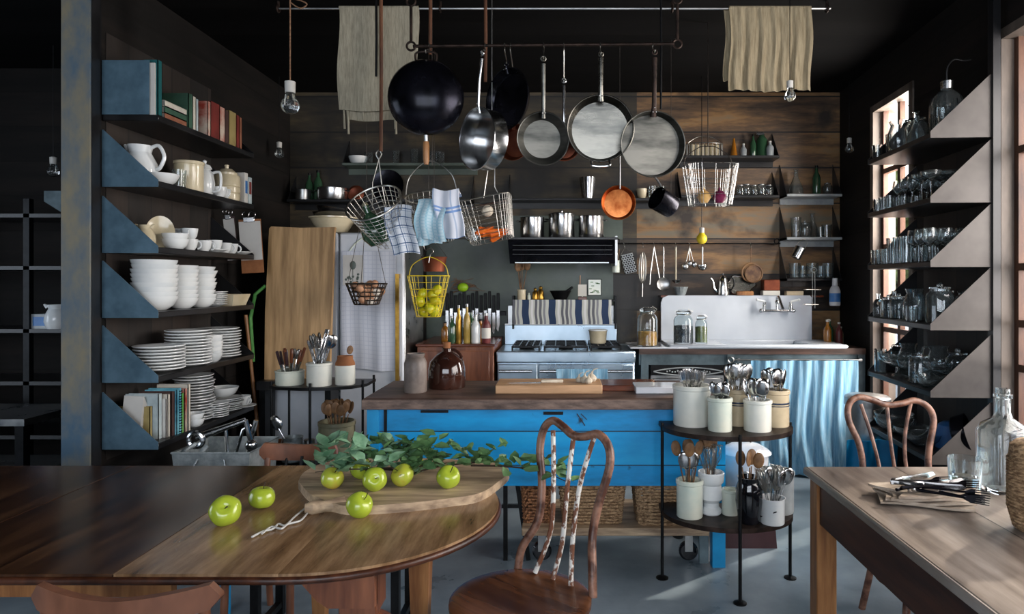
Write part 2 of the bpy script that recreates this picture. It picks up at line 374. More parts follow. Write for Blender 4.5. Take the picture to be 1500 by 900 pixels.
mat('wicker', '#75593f', '#bd9d78', rough=.75, scale=60, stretch=(1, 1, 2), bump=.8, lo=.4, hi=.6)
mat('wicker_dark', '#5f3d28', '#a87650', rough=.7, scale=60, bump=.8, lo=.4, hi=.6)
mat('paper', '#b4b2ae', '#c5c3be', rough=.8, scale=3)
mat('kraft', '#7a4a2a', '#93603a', rough=.8, scale=8)
mat('teal', '#0d4f52', rough=.5)
mat('maroon', '#2a171a', '#392024', rough=.5, scale=5)
mat('plastic_white', '#c6c8cc', rough=.4)
mat('plastic_blue', '#2c5f9a', '#3f78b4', rough=.35, scale=4)
mat('socket', '#b9b7b2', rough=.5)
mat('stone_grey', '#7f868a', '#a5aaab', rough=.3, scale=6)
mat('window_wood', '#38221a', '#5c3c2a', rough=.5, scale=6, stretch=(3, 3, .6))
mat('window_frame', '#4a423c', '#6a5f56', rough=.5, scale=5, stretch=(2, 2, .6))
mat('grey_board', '#3a4a50', '#5e7078', rough=.6, scale=5)
mat('green_glass', '#2c4a34', rough=.1, coat=.5)
mat('amber', '#7a4a12', '#a36a20', rough=.2, scale=6, coat=.5)
mat('pasta', '#a8741a', '#d59a2c', rough=.6, scale=30, bump=.6)
mat('bean_dark', '#28313a', '#4c5862', rough=.6, scale=50, bump=.8)
mat('bean_green', '#54601c', '#7c8a34', rough=.6, scale=50, bump=.8)
mat('jam', '#4a1a1c', '#6d3030', rough=.4, scale=8)
mat('oil', '#9a7f3a', '#b59a52', rough=.2, scale=8)
mat('label_white', '#c4c2ba', rough=.7)
mat('glass', '#eaf2f4', rough=.0, trans=.98, ior=1.45)
mat('clear_glass', '#f4f8f8', rough=.0, trans=.97, ior=1.45)
m_ = bpy.data.materials.new('window_glass'); m_.use_nodes = True; n_ = m_.node_tree; MATS['window_glass'] = m_   # thin pane: clear, with a weak reflection
n_.nodes.remove(n_.nodes['Principled BSDF']); t_ = n_.nodes.new('ShaderNodeBsdfTransparent'); g_ = n_.nodes.new('ShaderNodeBsdfGlossy'); g_.inputs['Roughness'].default_value = .02
x_ = n_.nodes.new('ShaderNodeMixShader'); x_.inputs[0].default_value = .06
n_.links.new(t_.outputs[0], x_.inputs[1]); n_.links.new(g_.outputs[0], x_.inputs[2]); n_.links.new(x_.outputs[0], n_.nodes['Material Output'].inputs['Surface'])
mat('foliage', '#2c3d1c', '#6b7a45', rough=.8, scale=6)
mat('siding', '#a08d80', '#c2b0a2', rough=.8, scale=6)
mat('water', '#eef6f8', rough=.0, trans=1., ior=1.33)
for i, (a, b_) in enumerate([('#b9b4a8', '#c8c4b8'), ('#5b1f1c', '#7a2c26'), ('#8a7a4c', '#a0905e'), ('#2c4a3c', '#3b5c4a'), ('#a03a2c', '#c8b8a8'), ('#7a4a34', '#93604a'),
                             ('#2f6f86', '#74b4c4'), ('#3d8a3a', '#69a85a'), ('#3a2622', '#4a3430'), ('#94a3a8', '#b4c0c2')]):
    mat('book_%d' % i, a, b_, rough=.55, scale=9)
# ================================================================ the setting
def struct(name, mb, m, smooth=False): return tag(mb.build(name, m, None, smooth), kind='structure')
CEIL = 3.04; WY = 5.75; LX = -2.30; BEV = .004
struct('floor', MB().box(-6, 3.2, -2.9, 6.2, -.1, 0), 'concrete')
struct('ceiling', MB().box(-6, 3.2, -2.9, 6.2, CEIL, CEIL+.1), 'ceiling_boards')
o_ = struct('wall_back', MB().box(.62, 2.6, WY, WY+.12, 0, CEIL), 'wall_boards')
struct('wall_back_left', MB().box(-2.6, .62, WY, WY+.12, 0, CEIL), 'dark_wall_boards')
struct('trim_slate', MB().box(-1.15, .42, WY-.012, WY, .0, 1.80).box(-.5, .5, WY-.012, WY, 1.80, 2.0), 'slate')
struct('wall_left', MB().box(LX-.12, LX, 3.4, WY, 0, CEIL), 'dark_boards')
struct('wall_left_room', MB().box(-6, LX-.12, 5.1, 5.2, 0, CEIL), 'dark_boards')
# far side wall left of the post, with an added opening for the lamp
struct('wall_far_left', MB().box(-5.62, -5.5, -2.9, 1.1, 0, CEIL).box(-5.62, -5.5, 3.3, 5.2, 0, CEIL).box(-5.62, -5.5, 1.1, 3.3, 0, .6).box(-5.62, -5.5, 1.1, 3.3, 2.4, CEIL), 'dark_boards')
struct('wall_rear', MB().box(-6, -2.7, -2.8, -2.65, 0, CEIL).box(1.9, 3.2, -2.8, -2.65, 0, CEIL).box(-2.7, 1.9, -2.8, -2.65, 0, .95).box(-2.7, 1.9, -2.8, -2.65, 2.95, CEIL), 'dark_boards')
def frame_mb(mb, x0, x1, y0, y1, z0, z1, nv, nh, t=.05, along='x'):
    for i in range(nv+1):
        f = i/nv
        if along == 'x': c = x0+(x1-x0)*f; mb.box(c-t/2, c+t/2, y0, y1, z0, z1)
        else: c = y0+(y1-y0)*f; mb.box(x0, x1, c-t/2, c+t/2, z0, z1)
    for i in range(nh+1):
        c = z0+(z1-z0)*i/nh
        mb.box(x0, x1, y0, y1, c-t/2, c+t/2)
    return mb
struct('window_3', frame_mb(MB(), -2.7, 1.9, -2.78, -2.7, .95, 2.95, 5, 2, .06), 'black_metal')
struct('added_left_window', frame_mb(MB(), -5.6, -5.54, 1.1, 3.3, .6, 2.4, 3, 2, .05, 'y'), 'black_metal')  # added frame in front of the left room's lamp
RW = math.atan(.055)
def rmb(): return MB().at((2.013, 0, 0), (0, 0, -RW))
def RL(x, y, z=0):                     # local place on the slanting right wall -> world
    return Vector((2.013+x*math.cos(RW)+y*math.sin(RW), -x*math.sin(RW)+y*math.cos(RW), z))
struct('wall_right', rmb().box(0, .14, -3, .25, 0, CEIL).box(0, .14, 3.47, 4.39, 0, CEIL).box(0, .14, 5.08, 5.9, 0, CEIL)
       .box(0, .14, .25, 3.47, 0, .55).box(0, .14, .25, 3.47, 2.71, CEIL).box(0, .14, 4.39, 5.08, 0, .55).box(0, .14, 4.39, 5.08, 2.74, CEIL), 'dark_boards')
# the windows: casing, sashes and panes
def window(name, y0, y1, z0, z1, bars, rails):
    f = rmb()
    for a, b_ in ((y0, y0+.055), (y1-.055, y1)): f.box(-.012, .15, a, b_, z0, z1)
    f.box(-.012, .15, y0, y1, z1-.05, z1).box(-.03, .15, y0-.02, y1+.02, z0-.03, z0+.02)
    o = struct(name, f, 'window_frame')
    s = rmb()
    n = bars
    for i in range(n+1):
        c = y0+.07+(y1-y0-.14)*i/n; s.box(.05, .085, c-.022, c+.022, z0, z1-.04)
    for z in rails: s.box(.05, .085, y0+.05, y1-.05, z-.018, z+.018)
    k = s.build('sash', 'window_wood', o, False)
    g = rmb().box(.064, .068, y0+.05, y1-.05, z0+.02, z1-.05).build('pane', 'window_glass', o, False)
    return o
window('window_1', .25, 3.47, .55, 2.71, 4, (1.02, 1.24, 1.52, 2.1))
window('window_2', 4.39, 5.08, .55, 2.74, 2, (1.1, 1.7, 2.25))
# what stands outside the windows
for i, (x, y, z, r) in enumerate([(6.5, 9.5, 1.6, 1.5), (5.4, 8.2, .8, 1.1), (7.5, 13.5, 2.2, 2.0), (5.2, 5.4, .5, .7), (4.6, 3.2, .45, .6)]):
    m_ = MB(); random.seed(30+i)
    for k in range(420):
        d = Vector((rnd(-1, 1), rnd(-1, 1), rnd(-1, 1))); d = d.normalized()*rnd(.55, 1)*r*.9
        if z+d.z*.95 < .03: continue
        m_.at((d.x, d.y, d.z*.95), (rnd(0, 6), rnd(0, 6), rnd(0, 6)), r*.16).add([(-1, 0, 0), (0, -.5, .1), (1, 0, 0), (0, .5, .1)], [(0, 1, 2, 3)])
    t = thing('garden_shrub', ['tall leafy shrub outside the far window', 'lower leafy shrub in front of the tall one outside the far window', 'distant leafy tree outside the far window', 'small shrub outside close to the wall between the windows', 'small shrub outside the big window by the right table'][i], 'shrub', (x, y, z))
    m_.build('foliage', 'foliage', t, False)
    MB().tube([(0, 0, -z), (.05, 0, -.3*z), (0, .04, 0)], [.06, .045, .03], 8).build('stem', 'stem', t)
boards('shed_boards', ['#8f8070', '#a89888', '#bfb0a0'], .12, 0, (3, 3, .4), rough=.8, seamc='#3c322a')
t = thing('garden_shed', 'beige board clad shed seen outside the big right window', 'shed', (5.3, 6.9, -.12))
MB().box(-1.0, 1.2, -.3, .8, 0, 2.5).build('shed_wall', 'shed_boards', t, False)
m_ = MB(); m_.add([(-1.15, -.45, 2.45), (1.35, -.45, 2.45), (1.35, .95, 2.45), (-1.15, .95, 2.45), (-1.15, .25, 2.95), (1.35, .25, 2.95)], [(3, 2, 1, 0), (0, 1, 5, 4), (2, 3, 4, 5), (0, 4, 3), (1, 2, 5)]); m_.build('roof', 'copper_rust', t, False)
struct('ground', MB().box(2.3, 30, -10, 40, -.3, -.12), 'concrete')
# ================================================================ timber post and wall shelves
t = thing('timber_post', 'tall weathered timber post with blue-grey paint at the end of the left shelves', 'post', (-2.358, 3.33, 0))
MB().box(-.074, .074, -.03, .03, 0, CEIL, .006).build('post_shaft', 'post_paint', t)
MB().box(.0745, .078, -.026, .03, 0, CEIL).build('shaded_side_strip', 'shelf_black', t, False)  # dark strip stands for the unlit side of the post
LS = [2.28, 1.95, 1.62, 1.297, .974, .641]
LF, LB, LN, LE = -2.016, -2.295, 3.4, 4.45
t = thing('wall_shelf', 'tall black wall shelf with steel triangle ends tinted daylight blue against the left wall', 'shelf', (LB, LN, 0))
for i, z in enumerate(LS):
    MB().box(0, LF-LB, 0, LE-LN, z-.03, z, .003).build('shelf_board', 'shelf_black', t, loc=(0, 0, 0))
    D = LF-LB
    if i == 0: MB().box(0, .235, -.004, 0, z, z+.27).build('end_panel', 'bracket_daylight_tint', t, False)
    else:
        m_ = MB().at((0, 0, 0), (PI/2, 0, 0)); m_.prism([(.0, z-.03), (D, z-.03), (D, z+.005), (.005, z+.255), (0, z+.255)], 0, .004)
        m_.build('bracket', 'bracket_daylight_tint', t, False)
    m_ = MB().at((0, LE-LN, 0), (PI/2, 0, 0)); m_.prism([(.0, z-.03), (D, z-.03), (D, z+.005), (0, z+.25)], 0, .004)
    m_.build('bracket', 'shelf_black', t, False)
MB().box(-.045, -.005, -.02, .03, 0, CEIL-.01).build('upright', 'shelf_black', t, False)
MB().box(-.004, -.001, .03, LE-LN, .55, 2.7).build('back_panel', 'shelf_back_boards', t, False)
RS = [2.195, 1.87, 1.549, 1.232, .896, .56]
t = thing('wall_shelf', 'tall black wall shelf with pale grey steel triangle ends beside the right windows', 'shelf', RL(0, 3.4, 0), (0, 0, -RW))
for i, z in enumerate(RS):
    MB().box(-.362, -.03, 0, .80, z-.028, z, .003).build('shelf_board', 'shelf_black', t)
    for yy, mm in ((0, 'bracket_grey'), (.80, 'shelf_black')):
        m_ = MB().at((0, yy, 0), (PI/2, 0, 0)); m_.prism([(-.365, z-.028), (-.07, z-.028), (-.07, z+.285), (-.075, z+.285), (-.365, z+.004)], 0, .004)
        m_.build('bracket', mm, t, False)
MB().box(-.07, -.034, -.02, .03, 0, CEIL-.01).build('upright', 'shelf_black', t, False)
MB().box(-.029, -.026, .03, .80, .5, 2.2).build('back_panel', 'shelf_back_boards', t, False)
# ================================================================ dining table on the left
TZ = .72
t = thing('dining_table', 'large dark polished wooden table with rounded end in the left foreground', 'table', (-.71, 2.20, 0))
R = .5
out = [(-3.6, -R), (0, -R)]+[(R*math.sin(a), -R*math.cos(a)) for a in [PI*k/28 for k in range(1, 28)]]+[(0, R), (-3.6, R)]
def grow(o, d): return [(x*(1 if x <= 0 else (R+d)/R), y*(R+d)/R) for x, y in o]
MB().prism([(-.41, -R), (0, -R)]+[(R*math.sin(a), -R*math.cos(a)) for a in [PI*k/28 for k in range(1, 28)]]+[(0, R), (-.41, R)], TZ-.012, TZ).build('table_top', 'table_wood_pale_lit', t)
for x0, x1 in ((-.99, -.413), (-1.57, -.993), (-2.15, -1.573), (-3.6, -2.153)): MB().box(x0, x1, -R, R, TZ-.012, TZ-.0005, .001).build('table_leaf', 'table_wood', t)
m_ = MB(); path = [Vector((x, y, TZ-.017)) for x, y in out]
m_.tube(path, .010, 10); m_.build('edge_moulding', 'apron_wood', t)
ap = [(-3.5, -.43), (-.1, -.43), (-.02, -.42)]
MB().box(-3.5, -.30, -.44, -.415, TZ-.085, TZ-.02).box(-3.5, -.62, .415, .44, TZ-.10, TZ-.02).box(-.64, -.62, -.43, .43, TZ-.1, TZ-.02).build('apron', 'warm_wood', t)
ms = MB().at((0, -.40, 0), (PI/2, 0, 0)); ms.prism([(-.04, TZ-.02), (-.02, TZ-.03), (.03, TZ-.055), (.07, TZ-.10), (.10, TZ-.12), (.22, TZ-.12), (.22, TZ-.02)], 0, .03); ms.build('apron', 'mahogany', t)
MB().box(.17, .20, -.37, .30, TZ-.11, TZ-.02).build('apron', 'mahogany', t)
def turned(x, y):
    m = MB().at((x, y, 0))
    m.box(-.05, .05, -.05, .05, TZ-.15, TZ-.02, .003)
    m.lathe([(.0, .0), (.03, .0), (.035, .04), (.024, .09), (.04, .3), (.045, .38), (.075, .45), (.088, .49), (.08, .53), (.045, .555), (.045, TZ-.15), (0, TZ-.15)], 20)
    return m
turned(.17, -.36).build('leg', 'mahogany', t); turned(-3.2, -.36).build('leg', 'mahogany', t)
def taper(x, y):
    m = MB().at((x, y, 0)); vs = []
    for z, h in ((0, .017), (TZ-.1, .035), (TZ-.02, .035)): vs += [(sx*h, sy*h, z) for sx, sy in ((-1, -1), (1, -1), (1, 1), (-1, 1))]
    fs = [(3, 2, 1, 0), (8, 9, 10, 11)]+[(r*4+k, r*4+(k+1) % 4, r*4+4+(k+1) % 4, r*4+4+k) for r in range(2) for k in range(4)]
    return m.add(vs, fs)
taper(.245, .03).build('leg', 'warm_wood', t); taper(-.2, .36).build('leg', 'warm_wood', t); taper(-3.2, .36).build('leg', 'warm_wood', t)
# ================================================================ pine table on the right
t = thing('pine_table', 'long pale scrubbed wooden table under the right window', 'table', (.93, 2.65, 0))
PZ = .73
MB().box(0, 1.08, -2.1, 0, PZ-.03, PZ, .006).build('table_top', 'pine_table', t)
MB().box(.03, .055, -2.05, -.03, PZ-.19, PZ-.03).box(.03, 1.05, -.055, -.03, PZ-.19, PZ-.03).build('apron', 'apron_wood', t)
for x, y in ((.02, -.095), (.98, -.095), (.02, -2.05), (.98, -2.05)):
    MB().box(x, x+.075, y, y+.075, 0, PZ-.03, .004).build('leg', 'warm_wood', t)
# ================================================================ island workbench
IY, IZ = 3.45, .86
t = thing('workbench_island', 'blue painted plank workbench with a thick dark wooden top in the middle of the kitchen', 'workbench', (0, IY, 0))
MB().box(-1.01, .80, -.02, .60, IZ-.055, IZ, .008).build('bench_top', ['counter_wood'], t)
m_ = MB().box(-1.012, .802, -.026, -.014, IZ-.056, IZ-.006, .003); m_.build('rough_edge', 'edge_wood', t)
MB().box(-.93, .82, 0, .03, .415, IZ-.057).box(-.93, -.90, .03, .56, .415, IZ-.057).box(.79, .82, .03, .56, .415, IZ-.057).build('plank_front', 'blue_paint', t)
MB().box(-.99, -.93, -.008, .05, .0, IZ-.057).build('leg', 'blue_plain', t); MB().box(-.99, -.93, .5, .56, .0, IZ-.057).build('leg', 'blue_plain', t)
MB().box(.755, .82, .0, .06, .0, .415).build('leg', 'blue_plain', t)
MB().box(.755, .82, .5, .56, .0, .415).build('leg', 'blue_plain', t)
m_ = MB().box(-.72, -.58, -.004, .0, IZ-.075, IZ-.062).box(-.10, .0, -.004, .0, IZ-.085, IZ-.07).box(-.905, -.89, -.006, .0, .46, IZ-.06); m_.build('dark_notch', 'black_metal', t)
m_ = MB().bar((.07, -.003, IZ-.08), (.11, -.003, IZ-.14), .004).bar((.09, -.003, IZ-.08), (.12, -.003, IZ-.11), .003); m_.build('scratch', 'stem', t)
# dark iron stand legs under the bench
t = thing('iron_trestle', 'dark iron trestle standing under the left part of the blue workbench', 'trestle', (-.30, IY+.1, 0))
for x, dx in ((0, 0), (.06, .06)): MB().bar((x, 0, .41), (x+dx, 0, 0), .022).build('leg', 'black_metal', t)
MB().bar((-.02, 0, .28), (.11, 0, .28), .018).build('crossbar', 'black_metal', t)
# wheeled dolly and wicker baskets
t = thing('wheeled_dolly', 'low wooden board on black casters under the blue workbench', 'dolly', (.26, IY+.22, 0))
MB().box(-.47, .48, -.22, .25, .16, .2, .004).build('deck', 'board_wood', t)
MB().box(.43, .475, -.215, -.19, .02, .16).build('end_post', 'grey_board', t)
for x in (-.37, .39):
    for y in (-.12, .17):
        c = MB().at((x, y, .052)); c.at((x, y-.016, .05), (-PI/2, 0, 0)).lathe([(0, 0), (.04, 0), (.05, .008), (.05, .024), (.04, .032), (0, .032)], 20)
        k = c.build('caster', 'black_glaze', t)
        MB().box(x-.02, x+.02, y-.022, y-.018, .05, .15).box(x-.02, x+.02, y+.018, y+.022, .05, .15).box(x-.03, x+.03, y-.03, y+.03, .15, .158).build('caster_fork', 'steel_dull', k)
def basket_wick(w1, d1, h, label, loc, mm, w0=None):
    t = thing('wicker_basket', label, 'basket', loc); w0 = w0 or w1*.88
    m = MB(); rows = 13; n = 44
    def rr(wx, dy, k):
        a = 2*PI*k/n; c, s = math.cos(a), math.sin(a); e = .28
        return (math.copysign(abs(c)**e, c)*wx/2, math.copysign(abs(s)**e, s)*dy/2)
    for r in range(rows):
        f = r/(rows-1); wx = w0+(w1-w0)*f; dy = d1*(.9+.1*f)
        pts = []
        for k in range(n):
            x, y = rr(wx, dy, k); o = .003*(1 if (k+r) % 2 else -1); q = 1+2*o/wx
            pts.append((x*q, y*q, .008+(h-.016)*f))
        m.tube(pts, .0075 if r < rows-1 else .011, 5, closed=True)
    m.build('weave', mm, t)
    s = MB()
    for k in range(0, n, 2):
        x0, y0 = rr(w0, d1*.9, k); x1, y1 = rr(w1, d1, k); s.tube([(x0, y0, 0), (x1, y1, h)], .004, 4)
    s.box(-w0*.45, w0*.45, -d1*.4, d1*.4, 0, .012)
    s.build('stakes', mm, t)
    return t
basket_wick(.16, .26, .215, 'narrow reddish wicker basket at the left end of the dolly', (-.135, IY+.19, .2), 'wicker_dark')
basket_wick(.34, .3, .215, 'wide pale wicker basket in the middle of the dolly with a white cloth inside', (.15, IY+.19, .2), 'wicker')
basket_wick(.33, .3, .225, 'pale wicker basket at the right end of the dolly', (.535, IY+.17, .2), 'wicker')
solo(MB().sheet(lambda u, v: (.05+.14*u+.01*math.sin(9*v), IY+.15+.16*v, .365+.03*math.sin(3*u+2)*math.sin(5*v)), 8, 8, .006), 'cloth', 'white_towel', 'crumpled white cloth lying in the middle wicker basket', 'cloth')
t = thing('metal_crate', 'dark maroon metal crate on the floor right of the blue workbench', 'crate', (1.01, 3.84, 0))
m_ = MB(); vs = [(-.145, -.14, 0), (.15, -.14, 0), (.15, .14, 0), (-.145, .14, 0), (-.13, -.12, .243), (.135, -.12, .243), (.135, .12, .243), (-.13, .12, .243)]
m_.add(vs, [(3, 2, 1, 0), (4, 5, 6, 7), (0, 1, 5, 4), (1, 2, 6, 5), (2, 3, 7, 6), (3, 0, 4, 7)]); m_.build('crate_body', 'maroon', t)
MB().box(-.135, .14, -.125, .125, .232, .246).build('rim', 'black_metal', t)
# ================================================================ half-round wire rack
t = thing('half_round_rack', 'black two tier half round metal rack in front of the workbench right end', 'rack', (.795, 3.33, 0))
def half(Rx, Ry, z0, z1): return MB().prism([(Rx*math.cos(a), Ry*math.sin(a)) for a in [-PI*k/28 for k in range(29)]]+[(-Rx, .10), (Rx, .10)][::1], z0, z1)
for z in (.748, .335):
    mm = MB(); o_ = [(.315*math.cos(PI*k/28), -.26*math.sin(PI*k/28)) for k in range(29)]+[(-.315, .10), (.315, .10)]
    mm.prism(o_, z-.022, z); mm.build('tier', 'iron', t)
for x, y in ((-.312, 0), (.312, 0), (.0, -.262)):
    m_ = MB().tube([(x, y, .0), (x, y, .76)], .008, 10); lg = m_.build('leg', 'black_metal', t)
    MB().at((x, y, 0)).lathe([(0, 0), (.03, 0), (.03, .005), (.012, .012), (0, .012)], 16).build('foot', 'black_metal', lg)
# ================================================================ bent metal / wood chairs
def bent_chair(label, loc, rz, mw='bent_wood', spin='worn_paint', sz=.45, bw=.33, top=.53, r=.225):
    t = thing('bentwood_chair', label, 'chair', loc, rz)
    MB().at((0, 0, sz-.03)).lathe([(0, 0), (r-.03, 0), (r, .01), (r, .025), (r-.012, .03), (r-.05, .024), (0, .018)], 36).build('seat', 'seat_wood', t)
    MB().at((0, 0, sz-.05)).ring((0, 0, 0), r-.03, .012, 32, 8).build('seat_hoop', mw, t)
    # back: hoop in a leaning plane at y = +r*.75
    def bp(s, h): return Vector((s*bw, r*.72+h*.20+(.02 if h > .1 else 0), sz+h))
    hp = [(-.5, -.01), (-.48, .07), (-.36, .17), (-.37, .30), (-.46, .42), (-.44, .50), (-.33, .535), (-.18, .52), (-.02, .495), (.14, .50), (.30, .515), (.44, .48), (.48, .41), (.40, .28), (.37, .17), (.46, .07), (.5, -.01)]
    k_ = top/.535
    MB().tube(spline([bp(s, h*k_) for s, h in hp], 5), .0145, 12).build('back_hoop', mw, t)
    for a in ([(-.31, .50), (-.22, .33), (-.17, .15), (-.26, 0)], [(-.02, .49), (-.02, .3), (.0, .12), (-.02, 0)], [(.25, .505), (.14, .33), (.13, .15), (.22, 0)]):
        MB().tube(spline([bp(s, h*k_) for s, h in a], 5), .0085, 8).build('back_spindle', spin, t)
    for i, (a, b_) in enumerate(((PI*.25, 1), (PI*.75, 1), (-PI*.25, 1), (-PI*.75, 1))):
        x, y = math.cos(a), math.sin(a)
        MB().tube(spline([(x*(r-.04), y*(r-.04), sz-.03), (x*(r-.02), y*(r-.02), .25), (x*(r+.03), y*(r+.03), 0)], 5), [.015]*11, 10).build('leg', mw, t)
    MB().ring((0, 0, .2), r-.035, .008, 32, 8).build('leg_ring', mw, t)
    return t
bent_chair('worn bentwood chair with a round seat and chipped spindles beside the rounded table end', (-.135, 2.16, 0), -math.radians(40), top=.50)
bent_chair('bentwood chair with a brown hooped back behind the far edge of the pine table', (1.50, 2.86, 0), math.radians(3), spin='bent_wood', sz=.45, bw=.42, top=.47, r=.21)
def rail_chair(label, loc, rz, w, zt, hh):
    t = thing('wooden_chair', label, 'chair', loc, rz)
    m = MB(); N = 22
    vs = []; fs = []
    for i in range(N+1):
        f = i/N*2-1; x = f*w/2; y = -.05*(1-f*f); e = min(1, (1-abs(f))/.10); c = math.sqrt(max(0, 1-(1-e)**2)) if e < 1 else 1
        zt_ = zt-.022*(1-abs(f)**1.5)+(-.03*(1-c)); zb = zt-hh+.018*abs(f)**2+.02*(1-c)
        for yy in (-.011, .011): vs += [(x, y+yy, zb), (x, y+yy, zt_)]
    for i in range(N):
        a = i*4; b_ = a+4
        fs += [(a, b_, b_+1, a+1), (a+2, a+3, b_+3, b_+2), (a+1, b_+1, b_+3, a+3), (a, a+2, b_+2, b_)]
    fs += [(0, 1, 3, 2), (N*4, N*4+2, N*4+3, N*4+1)]
    m.add(vs, fs); m.build('crest_rail', 'chair_wood', t)
    for s in (-1, 1):
        MB().tube([(s*w*.42, -.012, zt-hh+.02), (s*w*.40, .03, .45), (s*w*.42, -.04, 0)], [.013, .016, .014], 10).build('back_post', 'chair_wood', t)
        MB().tube([(s*w*.36, .40, .44), (s*w*.38, .42, 0)], .015, 10).build('leg', 'chair_wood', t)
    for k in (-1, 0, 1): MB().tube([(k*w*.2, -.04, zt-hh+.02), (k*w*.19, .04, .45)], .007, 8).build('back_spindle', 'black_metal', t)
    MB().box(-w*.45, w*.45, 0, .43, .425, .455, .012).build('seat', 'black_glaze', t)
    return t
rail_chair('wooden chair with a broad curved crest rail in front of the left table', (-1.0, 1.57, 0), 0, .43, .762, .075)
rail_chair('wooden chair whose curved crest rail shows behind the left table near the galvanised tub', (-1.17, 3.02, 0), PI, .34, .735, .09)
# dark iron bench frame under the left table
t = thing('iron_stand', 'open black iron stand on the floor under the left table', 'stand', (-.95, 2.85, 0))
for x in (-.28, .28):
    for y in (-.12, .12): MB().bar((x, y, 0), (x, y, .40), .032).build('leg', 'black_metal', t)
    MB().bar((x, -.12, .05), (x, .12, .05), .025).build('side_bar', 'black_metal', t)
for z_ in (.05, .39): MB().bar((-.28, -.12, z_), (.28, -.12, z_), .028).build('crossbar', 'black_metal', t)
t = thing('blue_plank', 'narrow blue painted plank standing under the left table beside the iron bench', 'plank', (-1.46, 2.95, 0))
MB().box(-.02, .02, -.01, .01, 0, .62, .002).build('plank_body', 'blue_plain', t)
# ================================================================ kitchen run along the back wall
# fridge with leaning cutting board
t = thing('refrigerator', 'pale steel refrigerator in the back left corner behind the big board', 'refrigerator', (-1.58, 5.1, 0))
MB().box(-.46, .46, -.26, .38, .05, 1.80, .015).build('cabinet', 'steel_dull', t)
d = MB().box(.005, .46, -.30, -.262, .12, 1.79, .012).build('door', 'enamel', t)
MB().box(.41, .435, -.345, -.325, .75, 1.5).box(.41, .435, -.33, -.3, .75, .78).box(.41, .435, -.33, -.3, 1.47, 1.5).build('handle', 'brass', d)
MB().box(-.46, -.005, -.30, -.262, .12, 1.79, .012).build('door', 'enamel', t)
m_ = MB(); m_.tube(arc((.28, -.303, 1.55), .23, PI*.5, PI*1.0, 12), .006, 6)
m_.build('door_trim', 'pale_green_glaze', d)
t = thing('magnet_picture', 'small botanical picture stuck on the refrigerator door', 'picture', (-1.46, 4.745, 1.53))
MB().box(-.07, .07, -.004, 0, -.11, .10).build('card', 'paper', t)
m_ = MB().ball((.0, -.006, .03), .022, 10, 6, (1, .1, 1.4)).tube([(0, -.006, .0), (.0, -.006, -.08)], .002, 5)
for k in range(10): m_.ball((rnd(-.05, .05), -.006, rnd(-.09, -.02)), .009, 6, 4, (1, .2, 1))
m_.build('plant_print', 'slate', t)
m_ = MB(); m_.prism([(-.225, 0), (.215, .0), (.23, 1.0), (.235, 1.04), (.0, 1.035), (-.20, 1.045), (-.215, 1.03), (-.23, .45)], 0, .035)
o = m_.build('cutting_board', 'block_wood', None, True, (-1.80, 4.66, .78), (PI/2-.05, 0, 0)); tag(o, 'tall upright wooden board leaning on the left refrigerator door', 'board')
# the tall board stands on a trestle box
t = thing('side_bench', 'dark low bench under the tall leaning board', 'bench', (-1.80, 4.66, 0))
MB().box(-.25, .25, -.1, .10, .72, .78).build('bench_top', 'shelf_black', t)
for x in (-.22, .22): MB().box(x-.02, x+.02, -.08, .08, 0, .72).build('leg', 'black_metal', t)
def cloth(label, name, mt, x0, x1, Y, z0, z1, amp=.012, n=6, th=.003, hem=0, uv=None, cat='towel', depth=None, seed=1):
    rs = random.Random(seed); ph = [rs.uniform(0, 6) for _ in range(4)]
    w_ = x1-x0; h_ = z1-z0
    def fn(u, v):
        a = amp*(.3+.7*v)
        x = x0+w_*u+.006*math.sin(7*v+ph[0])*v
        y = Y+a*math.sin(n*2*PI*u+ph[1]+.8*v)+a*.5*math.sin(n*3.7*u+ph[2]+2*v)
        z = z1-h_*v-hem*v*math.sin(5*u+ph[3])
        return (x, y, z)
    m = MB().sheet(fn, max(16, n*8), 22, th, uv or (w_, h_))
    return solo(m, name, mt, label, cat)
cloth('long white checked cloth hanging over the right refrigerator door', 'hanging_cloth', 'faint_check', -1.545, -1.17, 4.765, .83, 1.66, .008, 3, hem=.01, cat='cloth', seed=3)
# wooden cabinet with knives
t = thing('wooden_cabinet', 'reddish wooden cabinet beside the range with bottles on top', 'cabinet', (-.78, 5.35, 0))
MB().box(-.29, .27, -.35, .36, 0, .97, .005).build('cabinet_body', 'mahogany', t)
MB().box(-.30, .28, -.36, .37, .97, .99, .004).build('cabinet_top', 'red_wood', t)
MB().box(-.26, .24, -.362, -.35, .55, .94, .004).build('door', 'mahogany', t)
# the range
t = thing('kitchen_range', 'wide stainless steel gas range with tall back panel', 'range', (.02, 5.05, 0))
MB().box(-.51, .51, .02, .66, .1, .90, .004).build('body', 'range_steel', t)
MB().box(-.515, .515, -.01, .62, .90, .93, .006).box(-.515, .515, -.012, .02, .845, .93, .01).build('cooktop', 'range_steel', t)
dd = MB().box(-.50, -.21, -.015, .018, .2, .835, .005).build('oven_door', 'range_steel', t)
hb = lambda x0, x1: MB().tube([(x0, -.055, .79), (x1, -.055, .79)], .012, 12).tube([(x0+.03, -.055, .79), (x0+.03, -.01, .79)], .007, 8).tube([(x1-.03, -.055, .79), (x1-.03, -.01, .79)], .007, 8)
hb(-.49, -.25).build('handle', 'steel', dd)
dd = MB().box(-.20, .50, -.015, .018, .2, .835, .005).build('oven_door', 'range_steel', t)
hb(-.19, .49).build('handle', 'steel', dd); MB().box(-.05, .38, -.018, -.014, .35, .68, .003).build('oven_window', 'black_glaze', dd)
